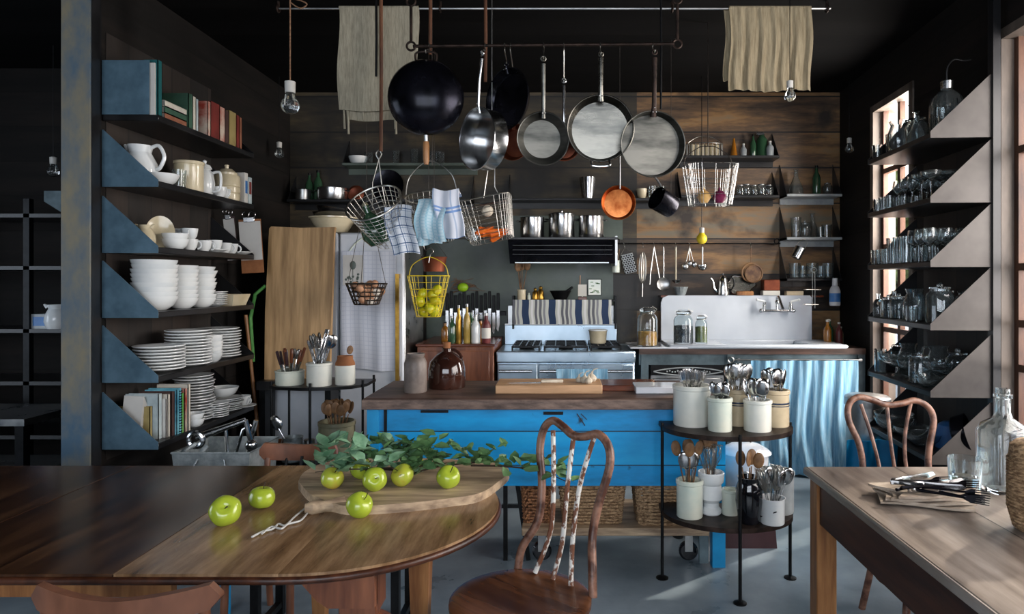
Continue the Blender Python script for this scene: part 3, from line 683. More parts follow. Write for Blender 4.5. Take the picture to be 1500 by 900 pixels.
for cx, ww in ((-.30, .2), (-.0, .32), (.30, .22)):
    m_ = MB().at((cx, .3, .93))
    h_ = .035
    for k in range(5): m_.box(-ww/2+ww*k/4-.004, -ww/2+ww*k/4+.004, -.25, .25, h_-.012, h_)
    for y in (-.25, -.08, .08, .25): m_.box(-ww/2, ww/2, y-.005, y+.005, h_-.014, h_)
    for x in (-ww/2, ww/2):
        for y in (-.25, .25): m_.box(x-.006, x+.006, y-.006, y+.006, 0, h_)
    m_.ring((0, -.12, .012), .05, .01, 16, 6).ring((0, .13, .012), .05, .01, 16, 6)
    m_.build('burner_grate', 'black_metal', t)
MB().box(-.50, .42, .55, .60, .93, 1.09, .004).build('back_panel', 'range_steel', t)
MB().box(-.48, .40, .60, .62, 1.09, 1.25, .004).box(-.50, .42, .56, .64, 1.085, 1.10).build('riser', 'steel_dull', t)
MB().box(-.42, .40, .50, .66, 1.285, 1.297).build('warming_shelf', 'black_metal', t)
for x in (-.435, .40): MB().box(x, x+.014, .50, .66, 1.06, 1.33).build('shelf_end', 'black_metal', t)
cloth('striped grey and navy towel hanging from the shelf above the range', 'towel', 'stripe_towel', -.41, .39, 5.53, 1.10, 1.299, .004, 3, uv=(.80, .2), seed=4)
cloth('plain blue towel hanging on the wide oven door handle', 'towel', 'blue_curtain', -.05, .325, 4.972, .70, .81, .006, 4, seed=5)
# hood
t = thing('range_hood', 'black metal range hood on the back wall', 'hood', (-.01, 5.5, 0))
m_ = MB(); m_.add([(-.40, -.25, 1.585), (.41, -.25, 1.585), (.41, .24, 1.585), (-.40, .24, 1.585), (-.42, -.2, 1.77), (.41, -.2, 1.77), (.41, .24, 1.77), (-.42, .24, 1.77)], [(3, 2, 1, 0), (4, 5, 6, 7), (0, 1, 5, 4), (1, 2, 6, 5), (2, 3, 7, 6), (3, 0, 4, 7)])
m_.build('hood_body', 'black_glaze', t, False)
MB().box(-.43, .43, -.24, .24, 1.77, 1.79, .003).build('hood_shelf', 'shelf_black', t)
MB().box(-.36, .36, -.258, -.25, 1.588, 1.596).build('light_strip', 'steel_dull', t, False)
MB().box(.412, .43, -.22, .24, 1.57, 1.80).build('side_strip', 'steel_dull', t, False)
for k in range(4): MB().box(-.38, .39, -.235+.004*k, -.228+.004*k, 1.62+.035*k, 1.624+.035*k).build('grille_bar', 'shelf_black', t, False)
# sink counter
SY, SZ = 5.12, .95
t = thing('sink_counter', 'long dark wooden counter carrying the white sink', 'counter', (0, SY, 0))
MB().box(.57, 1.21, 0, .6, SZ-.05, SZ-.005).box(1.88, 2.27, 0, .6, SZ-.05, SZ-.005).box(1.21, 1.88, 0, .035, SZ-.05, SZ-.005).box(1.21, 1.88, .41, .6, SZ-.05, SZ-.005).build('counter_top', 'counter_wood', t)
MB().box(.57, 2.27, .01, .05, SZ-.13, SZ-.05).build('front_rail', 'grey_board', t)
for x in (.585, 1.23, 2.21): MB().box(x, x+.055, .0, .06, 0, SZ-.05).build('leg', 'grey_board', t)
for x in (.585, 2.21): MB().box(x, x+.055, .5, .56, 0, SZ-.05).build('leg', 'grey_board', t)
solo(MB().box(.50, .93, SY-.03, SY+.4, SZ-.005, SZ+.006, .003), 'marble_slab', 'enamel', 'thin white marble slab on the counter left of the sink', 'slab')
t = thing('enamel_sink', 'long white enamel farmhouse sink with high back on the counter', 'sink', (1.42, SY, SZ-.005))
m_ = MB(); X0, X1 = -.63, .71
m_.box(X0, X1, -.03, .04, 0, .028, .01).box(X0, X1, .40, .46, 0, .028, .008).box(X0, -.2, .04, .40, 0, .028, .006).box(.45, X1, .04, .40, 0, .028, .006)
m_.build('basin_rim', 'sink_enamel', t)
m_ = MB(); pts = [(-.62, .02), (-.62, .33), (-.605, .37), (-.56, .388), (.595, .388), (.61, .37), (.61, .02)]
m_.at((0, .50, 0), (PI/2, 0, 0)).prism(pts, 0, .045); m_.build('splash_back', 'sink_enamel', t)
MB().box(-.2, .45, .04, .40, -.18, -.17).box(-.2, -.19, .04, .4, -.18, .02).box(.44, .45, .04, .4, -.18, .02).box(-.2, .45, .04, .05, -.18, .02).box(-.2, .45, .39, .4, -.18, .02).build('basin', 'sink_enamel', t)
fa = thing('faucet', 'chrome two handle tap mounted on the white sink back', 'faucet', (1.73, SY+.45, 1.21))
MB().tube([(-.13, -.05, 0), (.13, -.05, 0)], .011, 10).tube([(-.11, 0, 0), (-.11, -.05, 0)], .012, 10).tube([(.11, 0, 0), (.11, -.05, 0)], .012, 10).ball((-.13, -.05, 0), .018).ball((.13, -.05, 0), .018).build('bridge', 'steel', fa)
MB().tube(spline([(0, -.05, 0), (0, -.05, .09), (0, -.09, .11), (0, -.17, .04), (0, -.19, .02)], 5), .011, 10).ball((0, -.055, .07), .02).build('spout', 'steel', fa)
for s in (-1, 1):
    k = MB().tube([(s*.11, -.05, 0), (s*.105, -.06, .07)], [.018, .012], 10).build('valve', 'steel', fa)
    MB().tube([(s*.105, -.06, .075), (s*.165, -.075, .09)], [.009, .008], 8).ball((s*.168, -.075, .09), .011).build('lever', 'china', k)
# dishwasher with pattern and curtain
t = thing('dishwasher', 'stainless dishwasher under the counter with a black scroll panel on top', 'dishwasher', (.94, SY+.0, 0))
MB().box(-.28, .27, .03, .5, .05, .81).build('body', 'steel_dull', t); MB().box(-.27, .26, .02, .035, .1, .72, .005).build('door', 'copper' if 0 else 'steel_dull', t)
MB().box(-.28, .27, .015, .03, .74, .82).build('top_panel', 'black_metal', t)
m_ = MB()
for s in (1, -1): m_.tube([(x*.26, .01, .77+s*.03*math.cos(x*PI/2)**.8 if abs(x) < 1 else .77) for x in [k/14-1 for k in range(29)]], .005, 6)
for k in range(17): m_.ball((-.16+.02*k, .01, .77+.006*math.sin(k*1.9)), .007, 6, 4)
m_.build('scroll_ornament', 'stone_grey', t)
t = thing('curtain_rod', 'thin steel rod with a ring end under the sink counter', 'rod', (0, SY-.03, .862))
MB().tube([(1.27, 0, 0), (2.23, 0, 0)], .006, 8).ring((1.25, 0, 0), .02, .005, 16, 6, 'y').build('rod_bar', 'steel_dull', t); MB().box(2.21, 2.23, 0, .035, -.01, .01).box(1.3, 1.32, 0, .035, -.01, .01).build('rod_bracket', 'steel_dull', t)
def cur(u, v):
    x = 1.395+.80*u+.02*math.sin(6*v+3*u)*v
    a = .009*(1-.3*v)+.022*v*v
    y = SY-.045+a*math.sin(34*u+2*math.sin(3*v))+.4*a*math.sin(81*u+4*v)-.03*v*v
    return (x, y, .858-.845*v)
solo(MB().sheet(cur, 150, 20, .003), 'sink_curtain', 'blue_curtain', 'pale blue gathered curtain hanging under the sink counter', 'curtain')
# trash can
t = thing('trash_can', 'round stainless trash can with a lid between the curtain and the window wall', 'trash can', (2.085, 4.68, 0))
MB().lathe([(0, 0), (.135, 0), (.138, .02), (.138, .60), (0, .60)], 32).build('can_body', 'steel_dull', t)
MB().lathe([(0, .60), (.148, .60), (.15, .615), (.148, .655), (.13, .668), (0, .672)], 32).build('lid', 'steel_dull', t)
solo(MB().sheet(lambda u, v: (1.87+.33*u, 4.50+.02*math.sin(12*u)+.03*v, .40-.36*v), 30, 8, .004), 'blue_cloth', 'blue_plain', 'dark blue cloth hanging in front of the trash can', 'cloth')
# shelves on the back wall
def wshelf(label, x0, x1, z, d=.20, mt='shelf_black', br=(0, 1), bt='shelf_black', up=.22):
    t = thing('back_shelf', label, 'shelf', (x0, WY, z))
    MB().box(0, x1-x0, -d, 0, -.022, 0, .003).build('shelf_board', mt, t)
    MB().box(0, x1-x0, -.02, 0, -.07, -.022).build('cleat', mt, t)
    for s in br:
        x = 0 if s == 0 else (x1-x0-.004)
        m = MB(); m.add([(x+e, 0, -.022) for e in (0, .004)]+[(x+e, -d, -.022) for e in (0, .004)]+[(x+e, 0, up) for e in (0, .004)], [(0, 2, 4), (1, 5, 3), (0, 1, 3, 2), (2, 3, 5, 4), (0, 4, 5, 1)])
        m.build('bracket', bt, t, False)
    return t
def zb(py): return EYE-(py-412)*5.6/1000
wshelf('upper grey-green shelf on the back wall behind the wok', -1.80, -.72, zb(240), .2, 'slate')
wshelf('lower left back wall shelf holding steel bowls above the refrigerator', -2.25, -.75, zb(293), .2)
wshelf('long dark back wall shelf above the range hood', -.45, .95, zb(291), .2)
wshelf('upper dark shelf on the back wall behind the right hanging basket', .98, 1.76, zb(229), .2)
wshelf('lower dark shelf on the back wall behind the right hanging basket', .96, 1.76, zb(287), .2)
CX0, CX1 = 1.82, 2.27
wshelf('top shelf of the small corner shelves on the back wall', CX0, CX1, zb(285), .2, 'stone_grey', up=.27)
wshelf('middle shelf of the small corner shelves on the back wall', CX0, CX1, zb(348), .2, 'stone_grey', up=.27)
wshelf('bottom shelf of the small corner shelves on the back wall', CX0, CX1, zb(408), .2, up=.27)
# utensil rail
RY = 5.66; RZ = EYE+.055*5.66
t = thing('utensil_rail', 'long thin black rail on the back wall carrying kitchen tools', 'rail', (0, RY, RZ))
MB().tube([(.42, 0, 0), (1.80, 0, 0)], .006, 8).build('rail_bar', 'black_metal', t)
for x in (.45, 1.77): MB().tube([(x, 0, 0), (x, WY-RY, 0)], .007, 8).ring((x, .0, .02), .02, .005, 14, 6, 'y').build('rail_mount', 'black_metal', t)
# plain brown pipe/ceiling rods and hanging racks
t = thing('pan_rack', 'iron rod with eye ends carrying the row of pans', 'pan rack', (0, 3.5, 2.655))
MB().tube([(-.77, 0, 0), (.57, .0, .012)], .008, 10).ring((-.78, 0, 0), .022, .006, 18, 6, 'y').ring((.585, 0, .012), .022, .006, 18, 6, 'y').build('rod', 'iron', t)
for x, z in ((-.78, .02), (.585, .03)):
    k = MB().tube([(x, 0, z), (x, 0, z+.19)], .008, 8).ring((x, 0, z+.21), .022, .006, 18, 6, 'y').build('hanger', 'iron', t)
    MB().tube([(x, 0, z+.23), (x, 0, CEIL-2.655)], .005, 8).build('hanger_link', 'iron', k)
t = thing('towel_rod', 'thin ceiling rod carrying the linen cloths', 'rod', (0, 3.88, 3.0))
MB().tube([(-1.62, 0, 0), (1.52, 0, .0)], .007, 8).build('rod', 'steel_dull', t)
for x in (-1.62, -.70, .62, 1.50): MB().tube([(x, 0, -.01), (x, 0, .04)], .009, 8).ring((x, 0, 0), .02, .005, 14, 6, 'x').build('rod_bracket', 'iron', t)
def hung(label, mt, px0, px1, pyb, Y, n, fr, seed, tassel=0):
    x0, x1 = (px0-825)*Y/1000, (px1-825)*Y/1000; zb_ = EYE-(pyb-412)*Y/1000
    t = thing('hanging_cloth', label, 'cloth', (0, Y, 0))
    rs = random.Random(seed); ph = [rs.uniform(0, 6) for _ in range(4)]
    def fn(u, v, y0=0, zb__=zb_, w0=x0, w1=x1):
        a = fr*(.4+.6*v); x = w0+(w1-w0)*u+.008*math.sin(6*v+ph[0]); y = y0+a*math.sin(n*6.28*u+ph[1]+v)+.5*a*math.sin(n*11*u+ph[2]-v)
        return (x, y, 3.0+(zb__-3.0)*v+.006*math.sin(9*u+ph[3])*v)
    MB().sheet(lambda u, v: fn(u, v, -.012), 70, 14, .003).build('front_fold', mt, t)
    wd = (x1-x0)
    MB().sheet(lambda u, v: fn(u, v, .014, zb_-.05 if tassel else zb_+.06, x0+wd*(.08 if tassel else -.05), x1-wd*(.12 if tassel else .3)), 70, 14, .003).build('back_fold', mt, t)
    m = MB()
    m.tube([(x0, 0, 3.003), (x1, 0, 3.003)], .012, 10)
    m.build('fold_over', mt, t)
    if tassel:
        for f, l in ((.06, .1), (.11, .13), (.52, .12), (.7, .10), (.71, .13), (.3, .05), (.9, .05)):
            MB().tube([(x0+wd*f, 0, zb_+.01), (x0+wd*f+.004, .0, zb_-l)], .006, 6).build('tassel', mt, t)
hung('plain cream linen cloth with loose tassels hanging left of the wok', 'linen', 497, 613, 163, 3.88, 2, .004, 1, 1)
hung('creased open weave cloth hanging at the upper right', 'cheesecloth', 1068, 1188, 134, 3.88, 7, .010, 2, 0)
# ================================================================ kinds of small things
def shell(prof, th=.004, base=.006):
    """outer profile bottom to top -> closed wall with an inside"""
    inn = [(max(r-th, .001), max(z, base)) for r, z in prof[::-1]]
    return [(0, prof[0][1])]+prof+inn+[(0, base)]
def lk(name, prof, mt, cat, n=24, **k):
    """a kind of thing that is one turned body"""
    return Kind(lambda: tag(MB().lathe(prof, n, **k).build(name, mt), 'x', cat))
plate = lk('dinner_plate', [(0, .003), (.05, 0), (.058, .002), (.09, .010), (.122, .016), (.127, .020), (.126, .024), (.12, .025), (.09, .018), (.06, .009), (0, .008)], 'china', 'plate', 30)
creamplate = lk('dinner_plate', [(0, .004), (.05, 0), (.055, .002), (.09, .012), (.115, .018), (.116, .021), (.09, .016), (.06, .007), (0, .006)], 'cream_china', 'plate', 28)
bowl = lk('soup_bowl', shell([(.035, 0), (.045, .003), (.07, .022), (.085, .05), (.088, .06)], .004), 'china', 'bowl', 28)
bowl_s = lk('small_bowl', shell([(.03, 0), (.038, .003), (.055, .02), (.064, .045), (.066, .055)], .004), 'china', 'bowl', 28)
basin = lk('mixing_bowl', shell([(.09, 0), (.1, .004), (.14, .06), (.165, .105), (.178, .108), (.178, .118)], .006), 'cream_china', 'bowl', 32)
steelbowl = lk('steel_bowl', shell([(.05, 0), (.09, .02), (.13, .06), (.15, .1), (.156, .102)], .003), 'steel', 'bowl', 32)
saucer = lk('saucer', [(0, .003), (.03, 0), (.034, .002), (.06, .01), (.075, .015), (.075, .018), (.05, .01), (0, .005)], 'china', 'saucer', 24)
def handle_ring(mb, r, z, R=.022, t=.005, sy=1.):
    return mb.tube([(r-.004+R*1.0*math.sin(a)*.9, 0, z+R*sy*math.cos(a)) for a in [PI*k/10 for k in range(11)]], t, 8)
def mk_cup(mt, r=.042, h=.06):
    def f():
        t = thing('tea_cup', 'x', 'cup')
        MB().lathe(shell([(r*.55, 0), (r*.6, .003), (r*.85, h*.35), (r*.97, h*.8), (r, h)], .003), 24).build('cup_body', mt, t)
        handle_ring(MB(), r, h*.5, h*.33, .0045).build('handle', mt, t)
        return t
    return f
cup = Kind(mk_cup('china')); mug = Kind(mk_cup('cream_china', .045, .085))
def mk_jug(mt, r=.06, h=.15):
    def f():
        t = thing('jug', 'x', 'jug')
        MB().lathe(shell([(r*.75, 0), (r*.8, .004), (r, h*.3), (r*.95, h*.55), (r*.62, h*.82), (r*.72, h)], .004), 28).build('jug_body', mt, t)
        MB().tube([(-r*.65, 0, h*.9), (-r*.95, 0, h*1.02)], [.016, .006], 10).build('spout', mt, t)
        MB().tube(spline([(r*.62, 0, h*.93), (r*1.15, 0, h*1.0), (r*1.5, 0, h*.72), (r*1.2, 0, h*.42), (r*.92, 0, h*.4)], 5), .008, 8).build('handle', mt, t)
        return t
    return f
jug = Kind(mk_jug('cream_china')); whitejug = Kind(mk_jug('china', .07, .17))
def crock_prof(r, h, th=.007, lip=.004):
    return shell([(r*.96, 0), (r, .005), (r, h*.88), (r+lip, h*.9), (r+lip, h-.003), (r, h)], th, .008)
def crock(label, loc, r, h, mt, stripe=None, group=None, name='crock', cat='crock'):
    t = thing(name, label, cat, loc)
    MB().lathe(crock_prof(r, h), 36).build('crock_body', mt, t)
    if stripe: MB().lathe([(r+.0006, z) for z in (0,)] and [(r+.0008, h*stripe), (r+.0012, h*stripe+.001), (r+.0012, h*stripe+.008), (r+.0008, h*stripe+.009)], 36).lathe([(r+.0008, h*stripe-.010), (r+.0012, h*stripe-.009), (r+.0012, h*stripe-.006), (r+.0008, h*stripe-.005)], 36).build('blue_stripe', 'blue_band', t)
    return t
# glassware
gk = lambda name, prof, cat, n=20, **k: lk(name, prof, 'glass', cat, n, **k)
tumbler = gk('glass_tumbler', shell([(.028, 0), (.03, .002), (.034, .09)], .002, .008), 'glass')
tallglass = gk('tall_glass', shell([(.026, 0), (.028, .002), (.033, .13)], .002, .008), 'glass')
wine = gk('wine_glass', [(0, 0), (.034, 0), (.034, .002), (.006, .006), (.0035, .02), (.0035, .08), (.012, .09), (.034, .115), (.037, .135), (.030, .175), (.0285, .175), (.035, .135), (.031, .115), (.008, .093), (0, .092)], 'glass', 18)
coupe = gk('coupe_glass', [(0, 0), (.034, 0), (.034, .002), (.006, .006), (.0035, .02), (.0035, .09), (.012, .10), (.044, .12), (.048, .14), (.0465, .14), (.041, .122), (.008, .104), (0, .103)], 'glass', 18)
carafe = gk('glass_flask', shell([(.05, 0), (.055, .004), (.045, .06), (.016, .13), (.014, .18), (.02, .185)], .002, .006), 'flask', 20)
def mk_jar(r=.05, h=.14, ribs=0, lid='glass', name='glass_jar', fill=None, fh=.5):
    def f():
        t = thing(name, 'x', 'jar')
        p = shell([(r*.92, 0), (r, .006), (r, h*.72), (r*.93, h*.80), (r*.7, h*.87), (r*.7, h*.94)], .003, .007)
        MB().lathe(p, 36 if ribs else 24, ribs=ribs, ribd=.035).build('jar_body', 'glass', t)
        l_ = MB().lathe([(0, h*.93), (r*.76, h*.93), (r*.78, h*.95), (r*.76, h*.985), (r*.3, h), (0, h)], 24)
        if lid == 'glass': l_.ball((0, 0, h*1.03), r*.22, 12, 8)
        l_.build('lid', lid, t)
        if fill: MB().lathe([(0, .009), (r*.9, .009), (r*.9, h*fh), (r*.5, h*fh+.004), (0, h*fh)], 24).build('contents', fill, t)
        return t
    return f
jar = Kind(mk_jar()); ribjar = Kind(mk_jar(.07, .2, 14)); smalljar = Kind(mk_jar(.035, .085, 0, 'steel_dull'))
def mk_pitcher():
    t = thing('glass_pitcher', 'x', 'pitcher')
    MB().lathe(shell([(.045, 0), (.05, .004), (.062, .05), (.058, .1), (.04, .15), (.05, .175)], .003), 28, ribs=12, ribd=.02).build('pitcher_body', 'glass', t)
    MB().tube(spline([(.045, 0, .16), (.085, 0, .16), (.095, 0, .11), (.06, 0, .06)], 5), .006, 8).build('handle', 'glass', t)
    return t
pitcher = Kind(mk_pitcher)
stemcake = gk('footed_glass_bowl', [(0, 0), (.045, 0), (.045, .003), (.01, .012), (.008, .035), (.03, .045), (.07, .07), (.08, .10), (.077, .10), (.066, .072), (.028, .049), (0, .047)], 'bowl', 24, ribs=0)
def bottle_k(name, mt, capm, r=.03, h=.2, liq=None, lab=None):
    def f():
        t = thing(name, 'x', 'bottle')
        MB().lathe([(0, .0), (r*.95, 0), (r, .005), (r, h*.58), (r*.8, h*.68), (r*.38, h*.78), (r*.36, h*.94), (0, h*.94)], 20).build('bottle_body', mt, t)
        MB().lathe([(0, h*.92), (r*.42, h*.92), (r*.42, h), (0, h)], 14).build('cap', capm, t)
        if lab: MB().lathe([(r+.0008, h*.15), (r+.001, h*.5)], 20).build('label', lab, t)
        return t
    return Kind(f)
# cutlery stands head up in crocks: origin at the tip of the handle
def mk_spoon(mt='steel', L=.19, w_=.022, name='spoon', hm=None):
    def f():
        t = thing(name, 'x', 'spoon')
        MB().tube([(0, 0, 0), (0, .002, L*.35), (0, 0, L*.72)], [.006, .004, .003], 8).build('handle', hm or mt, t)
        m = MB().at((0, .004, L*.86)); m.ball((0, 0, 0), w_, 14, 8, (1, .28, 1.45)); m.build('spoon_bowl', mt, t)
        return t
    return f
def mk_fork(mt='steel', L=.20, hm=None):
    def f():
        t = thing('fork', 'x', 'fork')
        MB().tube([(0, 0, 0), (0, .002, L*.35), (0, 0, L*.68)], [.006, .004, .003], 8).build('handle', hm or mt, t)
        m = MB(); m.prism([(-.004, 0), (.004, 0), (.012, .02), (.012, .03), (-.012, .03), (-.012, .02)], -.001, .001)
        m2 = MB().at((0, 0, L*.66), (PI/2, 0, 0)); m2.prism([(-.003, 0), (.003, 0), (.012, .018), (.012, .028), (-.012, .028), (-.012, .018)], -.0012, .0012)
        for x in (-.0105, -.0035, .0035, .0105): m2.prism([(x-.0018, .026), (x+.0018, .026), (x+.001, .068), (x-.001, .068)], -.0012, .0012)
        m2.build('tines', mt, t)
        return t
    return f
def mk_knife(mt='steel', L=.22, hm=None):
    def f():
        t = thing('knife', 'x', 'knife')
        MB().box(-.009, .009, -.005, .005, 0, L*.45, .003).build('handle', hm or mt, t)
        m2 = MB().at((0, 0, L*.44), (PI/2, 0, 0)); m2.prism([(-.009, 0), (.009, 0), (.011, L*.35), (.002, L*.56), (-.009, L*.5)], -.0009, .0009); m2.build('blade', mt, t)
        return t
    return f
spoon = Kind(mk_spoon()); fork = Kind(mk_fork()); knife = Kind(mk_knife()); bigspoon = Kind(mk_spoon('steel', .24, .03, 'serving_spoon'))
woodspoon = Kind(mk_spoon('spoon_wood', .30, .026, 'wooden_spoon')); darkknife = Kind(mk_knife('steel', .26, 'black_metal')); redknife = Kind(mk_knife('steel', .17, 'mahogany'))
def mk_handleup(hm, L=.19):
    def f():
        t = thing('knife', 'x', 'knife')
        MB().box(-.009, .009, -.006, .006, L*.55, L, .004).build('handle', hm, t); MB().box(-.008, .008, -.0008, .0008, 0, L*.56).build('blade', 'steel', t)
        return t
    return f
redup = Kind(mk_handleup('maroon')); woodup = Kind(mk_handleup('mahogany', .2))
def mk_whisk():
    t = thing('whisk', 'x', 'whisk')
    MB().tube([(0, 0, 0), (0, 0, .13)], .006, 8).build('handle', 'steel', t)
    m = MB()
    for k in range(5):
        a = PI*k/5; m.tube([(math.cos(a)*.028*math.sin(PI*f)**.8*(1 if f < .5 else -1) if 0 < f < 1 else 0, math.sin(a)*.028*math.sin(PI*f)**.8*(1 if f < .5 else -1) if 0 < f < 1 else 0, .13+.11*math.sin(PI*f)) for f in [j/16 for j in range(17)]], .0012, 5)
    for k in range(4):
        a = PI*k/4; m.tube([(math.cos(a)*.026*math.cos(b), math.sin(a)*.026*math.cos(b), .18+.06*math.sin(b)) for b in [PI*j/12 for j in range(13)]]+[(-math.cos(a)*.004, -math.sin(a)*.004, .13)], .0012, 5)
        m.tube([(math.cos(a)*.026, math.sin(a)*.026, .18), (math.cos(a)*.004, math.sin(a)*.004, .13)], .0012, 5)
    m.build('wire_loops', 'wire', t)
    return t
whisk = Kind(mk_whisk)
def bunch(kinds, n, loc, r, h, what, where, L=.2, drop=.0, seed=0, tilt=.45):
    """n pieces standing in a crock of inner radius r whose floor is at loc; they lean out to its rim"""
    rs = random.Random(seed)
    for i in range(n):
        k, nm = kinds[i % len(kinds)]
        a = 2.4*i+rs.uniform(-.25, .25)+seed; q = math.sqrt((i+.5)/n)*.92
        th = min(tilt*q, math.atan2(r*.8*q, h))
        rr = r*q*.9
        base = Vector(loc)+Vector((math.cos(a)*(rr-h*math.tan(th))*.9, math.sin(a)*(rr-h*math.tan(th))*.9, .012+drop+rs.uniform(0, .012)))
        # lean outwards along angle a, then spin about own axis
        Rm = (Matrix.Rotation(a, 4, 'Z') @ Matrix.Rotation(th, 4, 'Y') @ Matrix.Rotation(rs.uniform(-1, 1), 4, 'Z')) @ Matrix.Rotation(-a, 4, 'Z')
        k('%s standing in %s' % (nm, where), base, tuple(Rm.to_euler()), '%s in %s' % (what, where))
def gp(px, py, z): return G(px, py, z)
def sp(px, Y, z): return Vector(((px-825)*Y/1000, Y, z))
# ================================================================ left wall shelf: top, books
def book(name_, label, x0, x1, y, d, z, h, mt, group=None, lean=0, page=1):
    """upright book: spine faces +x (the aisle); y = its near face, d its thickness"""
    t = thing('book', label, 'book', (x0, y, z), (lean, 0, 0), group)
    w_ = x1-x0
    MB().box(0, w_, 0, .003, 0, h).box(0, w_, d-.003, d, 0, h).box(w_-.004, w_, 0, d, 0, h).build('cover', mt, t, False)
    MB().box(.004, w_-.004, .003, d-.003, .003, h-.004).build('pages', 'paper', t, False)
    return t
z = LS[0]
book('', 'tall teal and white book at the near end of the top left shelf', -2.10, -2.03, 3.42, .035, z, .28, 'teal')
t = thing('book', 'tall white book between the steel end panel and the teal book on the top shelf', 'book', (-2.28, 3.41, z)); MB().box(0, .24, 0, .008, 0, .262).build('cover', 'paper', t)
for i, (nm, mt) in enumerate((('kraft brown flat book at the bottom of the lying pile on the top left shelf', 'book_5'), ('dark green flat book in the middle of the lying pile on the top left shelf', 'book_3'), ('pale cream flat book on top of the lying pile on the top left shelf', 'book_0'))):
    t = thing('book', nm, 'book', (-2.25, 3.49, z+.033*i)); MB().box(0, .215, 0, .20, 0, .003).box(0, .215, 0, .2, .029, .032).box(.211, .215, 0, .2, 0, .032).build('cover', mt, t, False); MB().box(.003, .208, .003, .197, .003, .029).build('pages', 'paper', t, False)
y = 3.70
for d, h, mt, nm in ((.04, .19, 'book_3', 'dark green upright book next to the lying pile on the top left shelf'), (.03, .185, 'book_0', 'cream book beside the dark green upright book on the top left shelf'), (.025, .18, 'book_9', 'pale grey thin book before the gap on the top left shelf')):
    book('', nm, -2.22, -2.03, y, d, z, h, mt); y += d+.002
y = 3.90
for d, h, mt, nm in ((.03, .2, 'book_4', 'red and white picture book, nearest of the far row on the top left shelf'), (.10, .21, 'book_1', 'thick red book with white pattern in the far row on the top left shelf'), (.06, .205, 'book_4', 'wide red and cream book in the far row on the top left shelf'), (.045, .2, 'book_8', 'dark brown book in the far row on the top left shelf'), (.09, .21, 'book_2', 'thick olive cream book near the far end of the top left shelf'), (.04, .205, 'book_1', 'dark red book close to the far end of the top left shelf'), (.03, .2, 'book_5', 'brown book at the very far end of the top left shelf')):
    book('', nm, -2.24, -2.03, y, d, z, h, mt); y += d+.003
# shelf two: jug and cream ware
z = LS[1]
whitejug('cream jug with a loop handle behind the top end bracket of the left shelf', (-2.20, 3.55, z), 0, sc=1.2)
bowl('white bowl beside the cream jug on the second left shelf', (-2.11, 3.58, z), 0)
tumbler('squat clear glass next to the big cream crock on the second left shelf', (-2.07, 3.68, z), 0, sc=1.1)
crock('tall plain cream crock in the middle of the second left shelf', (-2.10, 3.83, z), .075, .17, 'cream_china')
def mk_teapot():
    t = thing('teapot', 'x', 'teapot')
    MB().lathe([(0, 0), (.035, 0), (.05, .02), (.055, .07), (.045, .13), (.03, .15), (.04, .155), (.03, .175), (.008, .185), (.012, .2), (0, .21)], 24).build('pot_body', 'china', t)
    MB().tube(spline([(.045, 0, .13), (.09, 0, .13), (.09, 0, .04), (.05, 0, .02)], 5), .008, 8).build('handle', 'china', t)
    return t
tp = mk_teapot(); tp['label'] = 'tall white coffee pot with a knobbed lid on the second left shelf'; tp.location = (-2.09, 3.98, z)
cup('white cup in front of the tall coffee pot on the second left shelf', (-2.05, 4.07, z), .4)
cup('white cup stacked beside the lidded jar on the second left shelf', (-2.07, 4.16, z), 1.4)
bowl_s('small cream bowl behind the cups on the second left shelf', (-2.18, 4.10, z))
t = thing('storage_jar', 'large ribbed cream jar with a knobbed lid on the second left shelf', 'jar', (-2.09, 4.24, z))
MB().lathe([(0, 0), (.072, 0), (.075, .01), (.078, .04), (.074, .045), (.078, .05), (.078, .08), (.074, .085), (.078, .09), (.078, .14), (.072, .155), (0, .155)], 30).build('jar_body', 'cream_china', t)
MB().lathe([(0, .155), (.06, .155), (.062, .17), (.035, .195), (.01, .2), (.014, .22), (0, .23)], 28).build('lid', 'cream_china', t)
for i, (y, mt, h, nm) in enumerate(((4.33, 'paper', .19, 'white box with a blue label beside the lidded jar on the second left shelf'), (4.385, 'book_9', .17, 'pale box with a red label at the far end of the second left shelf'))):
    t = thing('packet', nm, 'packet', (-2.13, y, z)); MB().box(0, .11, 0, .045, 0, h, .002).build('box_body', mt, t)
    MB().box(.1098, .111, .008, .037, .06, .14).build('colour_label', ['plastic_blue', 'book_1'][i], t)
# shelf three: cups
z = LS[2]
o = creamplate('oval cream plate standing on edge on the third left shelf', (-2.16, 3.66, z+.085), (PI/2-.2, 0, .5), sc=(.6, .8, 1))
jug('cream gravy jug behind the second end bracket of the left shelf', (-2.16, 3.53, z), PI, sc=.8)
bowl_s('lower of the two white bowls nearest the bracket on the third left shelf', (-2.08, 3.66, z)); bowl_s('upper of the two white bowls nearest the bracket on the third left shelf', (-2.08, 3.66, z+.03))
cps = [(-2.08, 3.80, 0, 'white cup next to the two bowls on the third left shelf'), (-2.08, 3.80, .06, 'white cup stacked on top of the first cup on the third left shelf'), (-2.17, 3.84, 0, 'white cup in the back row of the third left shelf'), (-2.17, 3.84, .06, 'topmost white cup of the back row on the third left shelf'),
       (-2.07, 3.93, 0, 'white cup in the middle of the front row on the third left shelf'), (-2.06, 4.03, .008, 'white cup on a saucer with its handle to the aisle on the third left shelf'), (-2.07, 4.17, 0, 'patterned white cup toward the far end of the third left shelf'), (-2.15, 4.14, 0, 'white cup behind the patterned cup on the third left shelf'), (-2.08, 4.27, 0, 'farthest white cup on the third left shelf')]
for i, (x, y, dz, nm) in enumerate(cps): cup(nm, (x, y, z+dz), -1.2 if i % 2 else .3, sc=1.05)
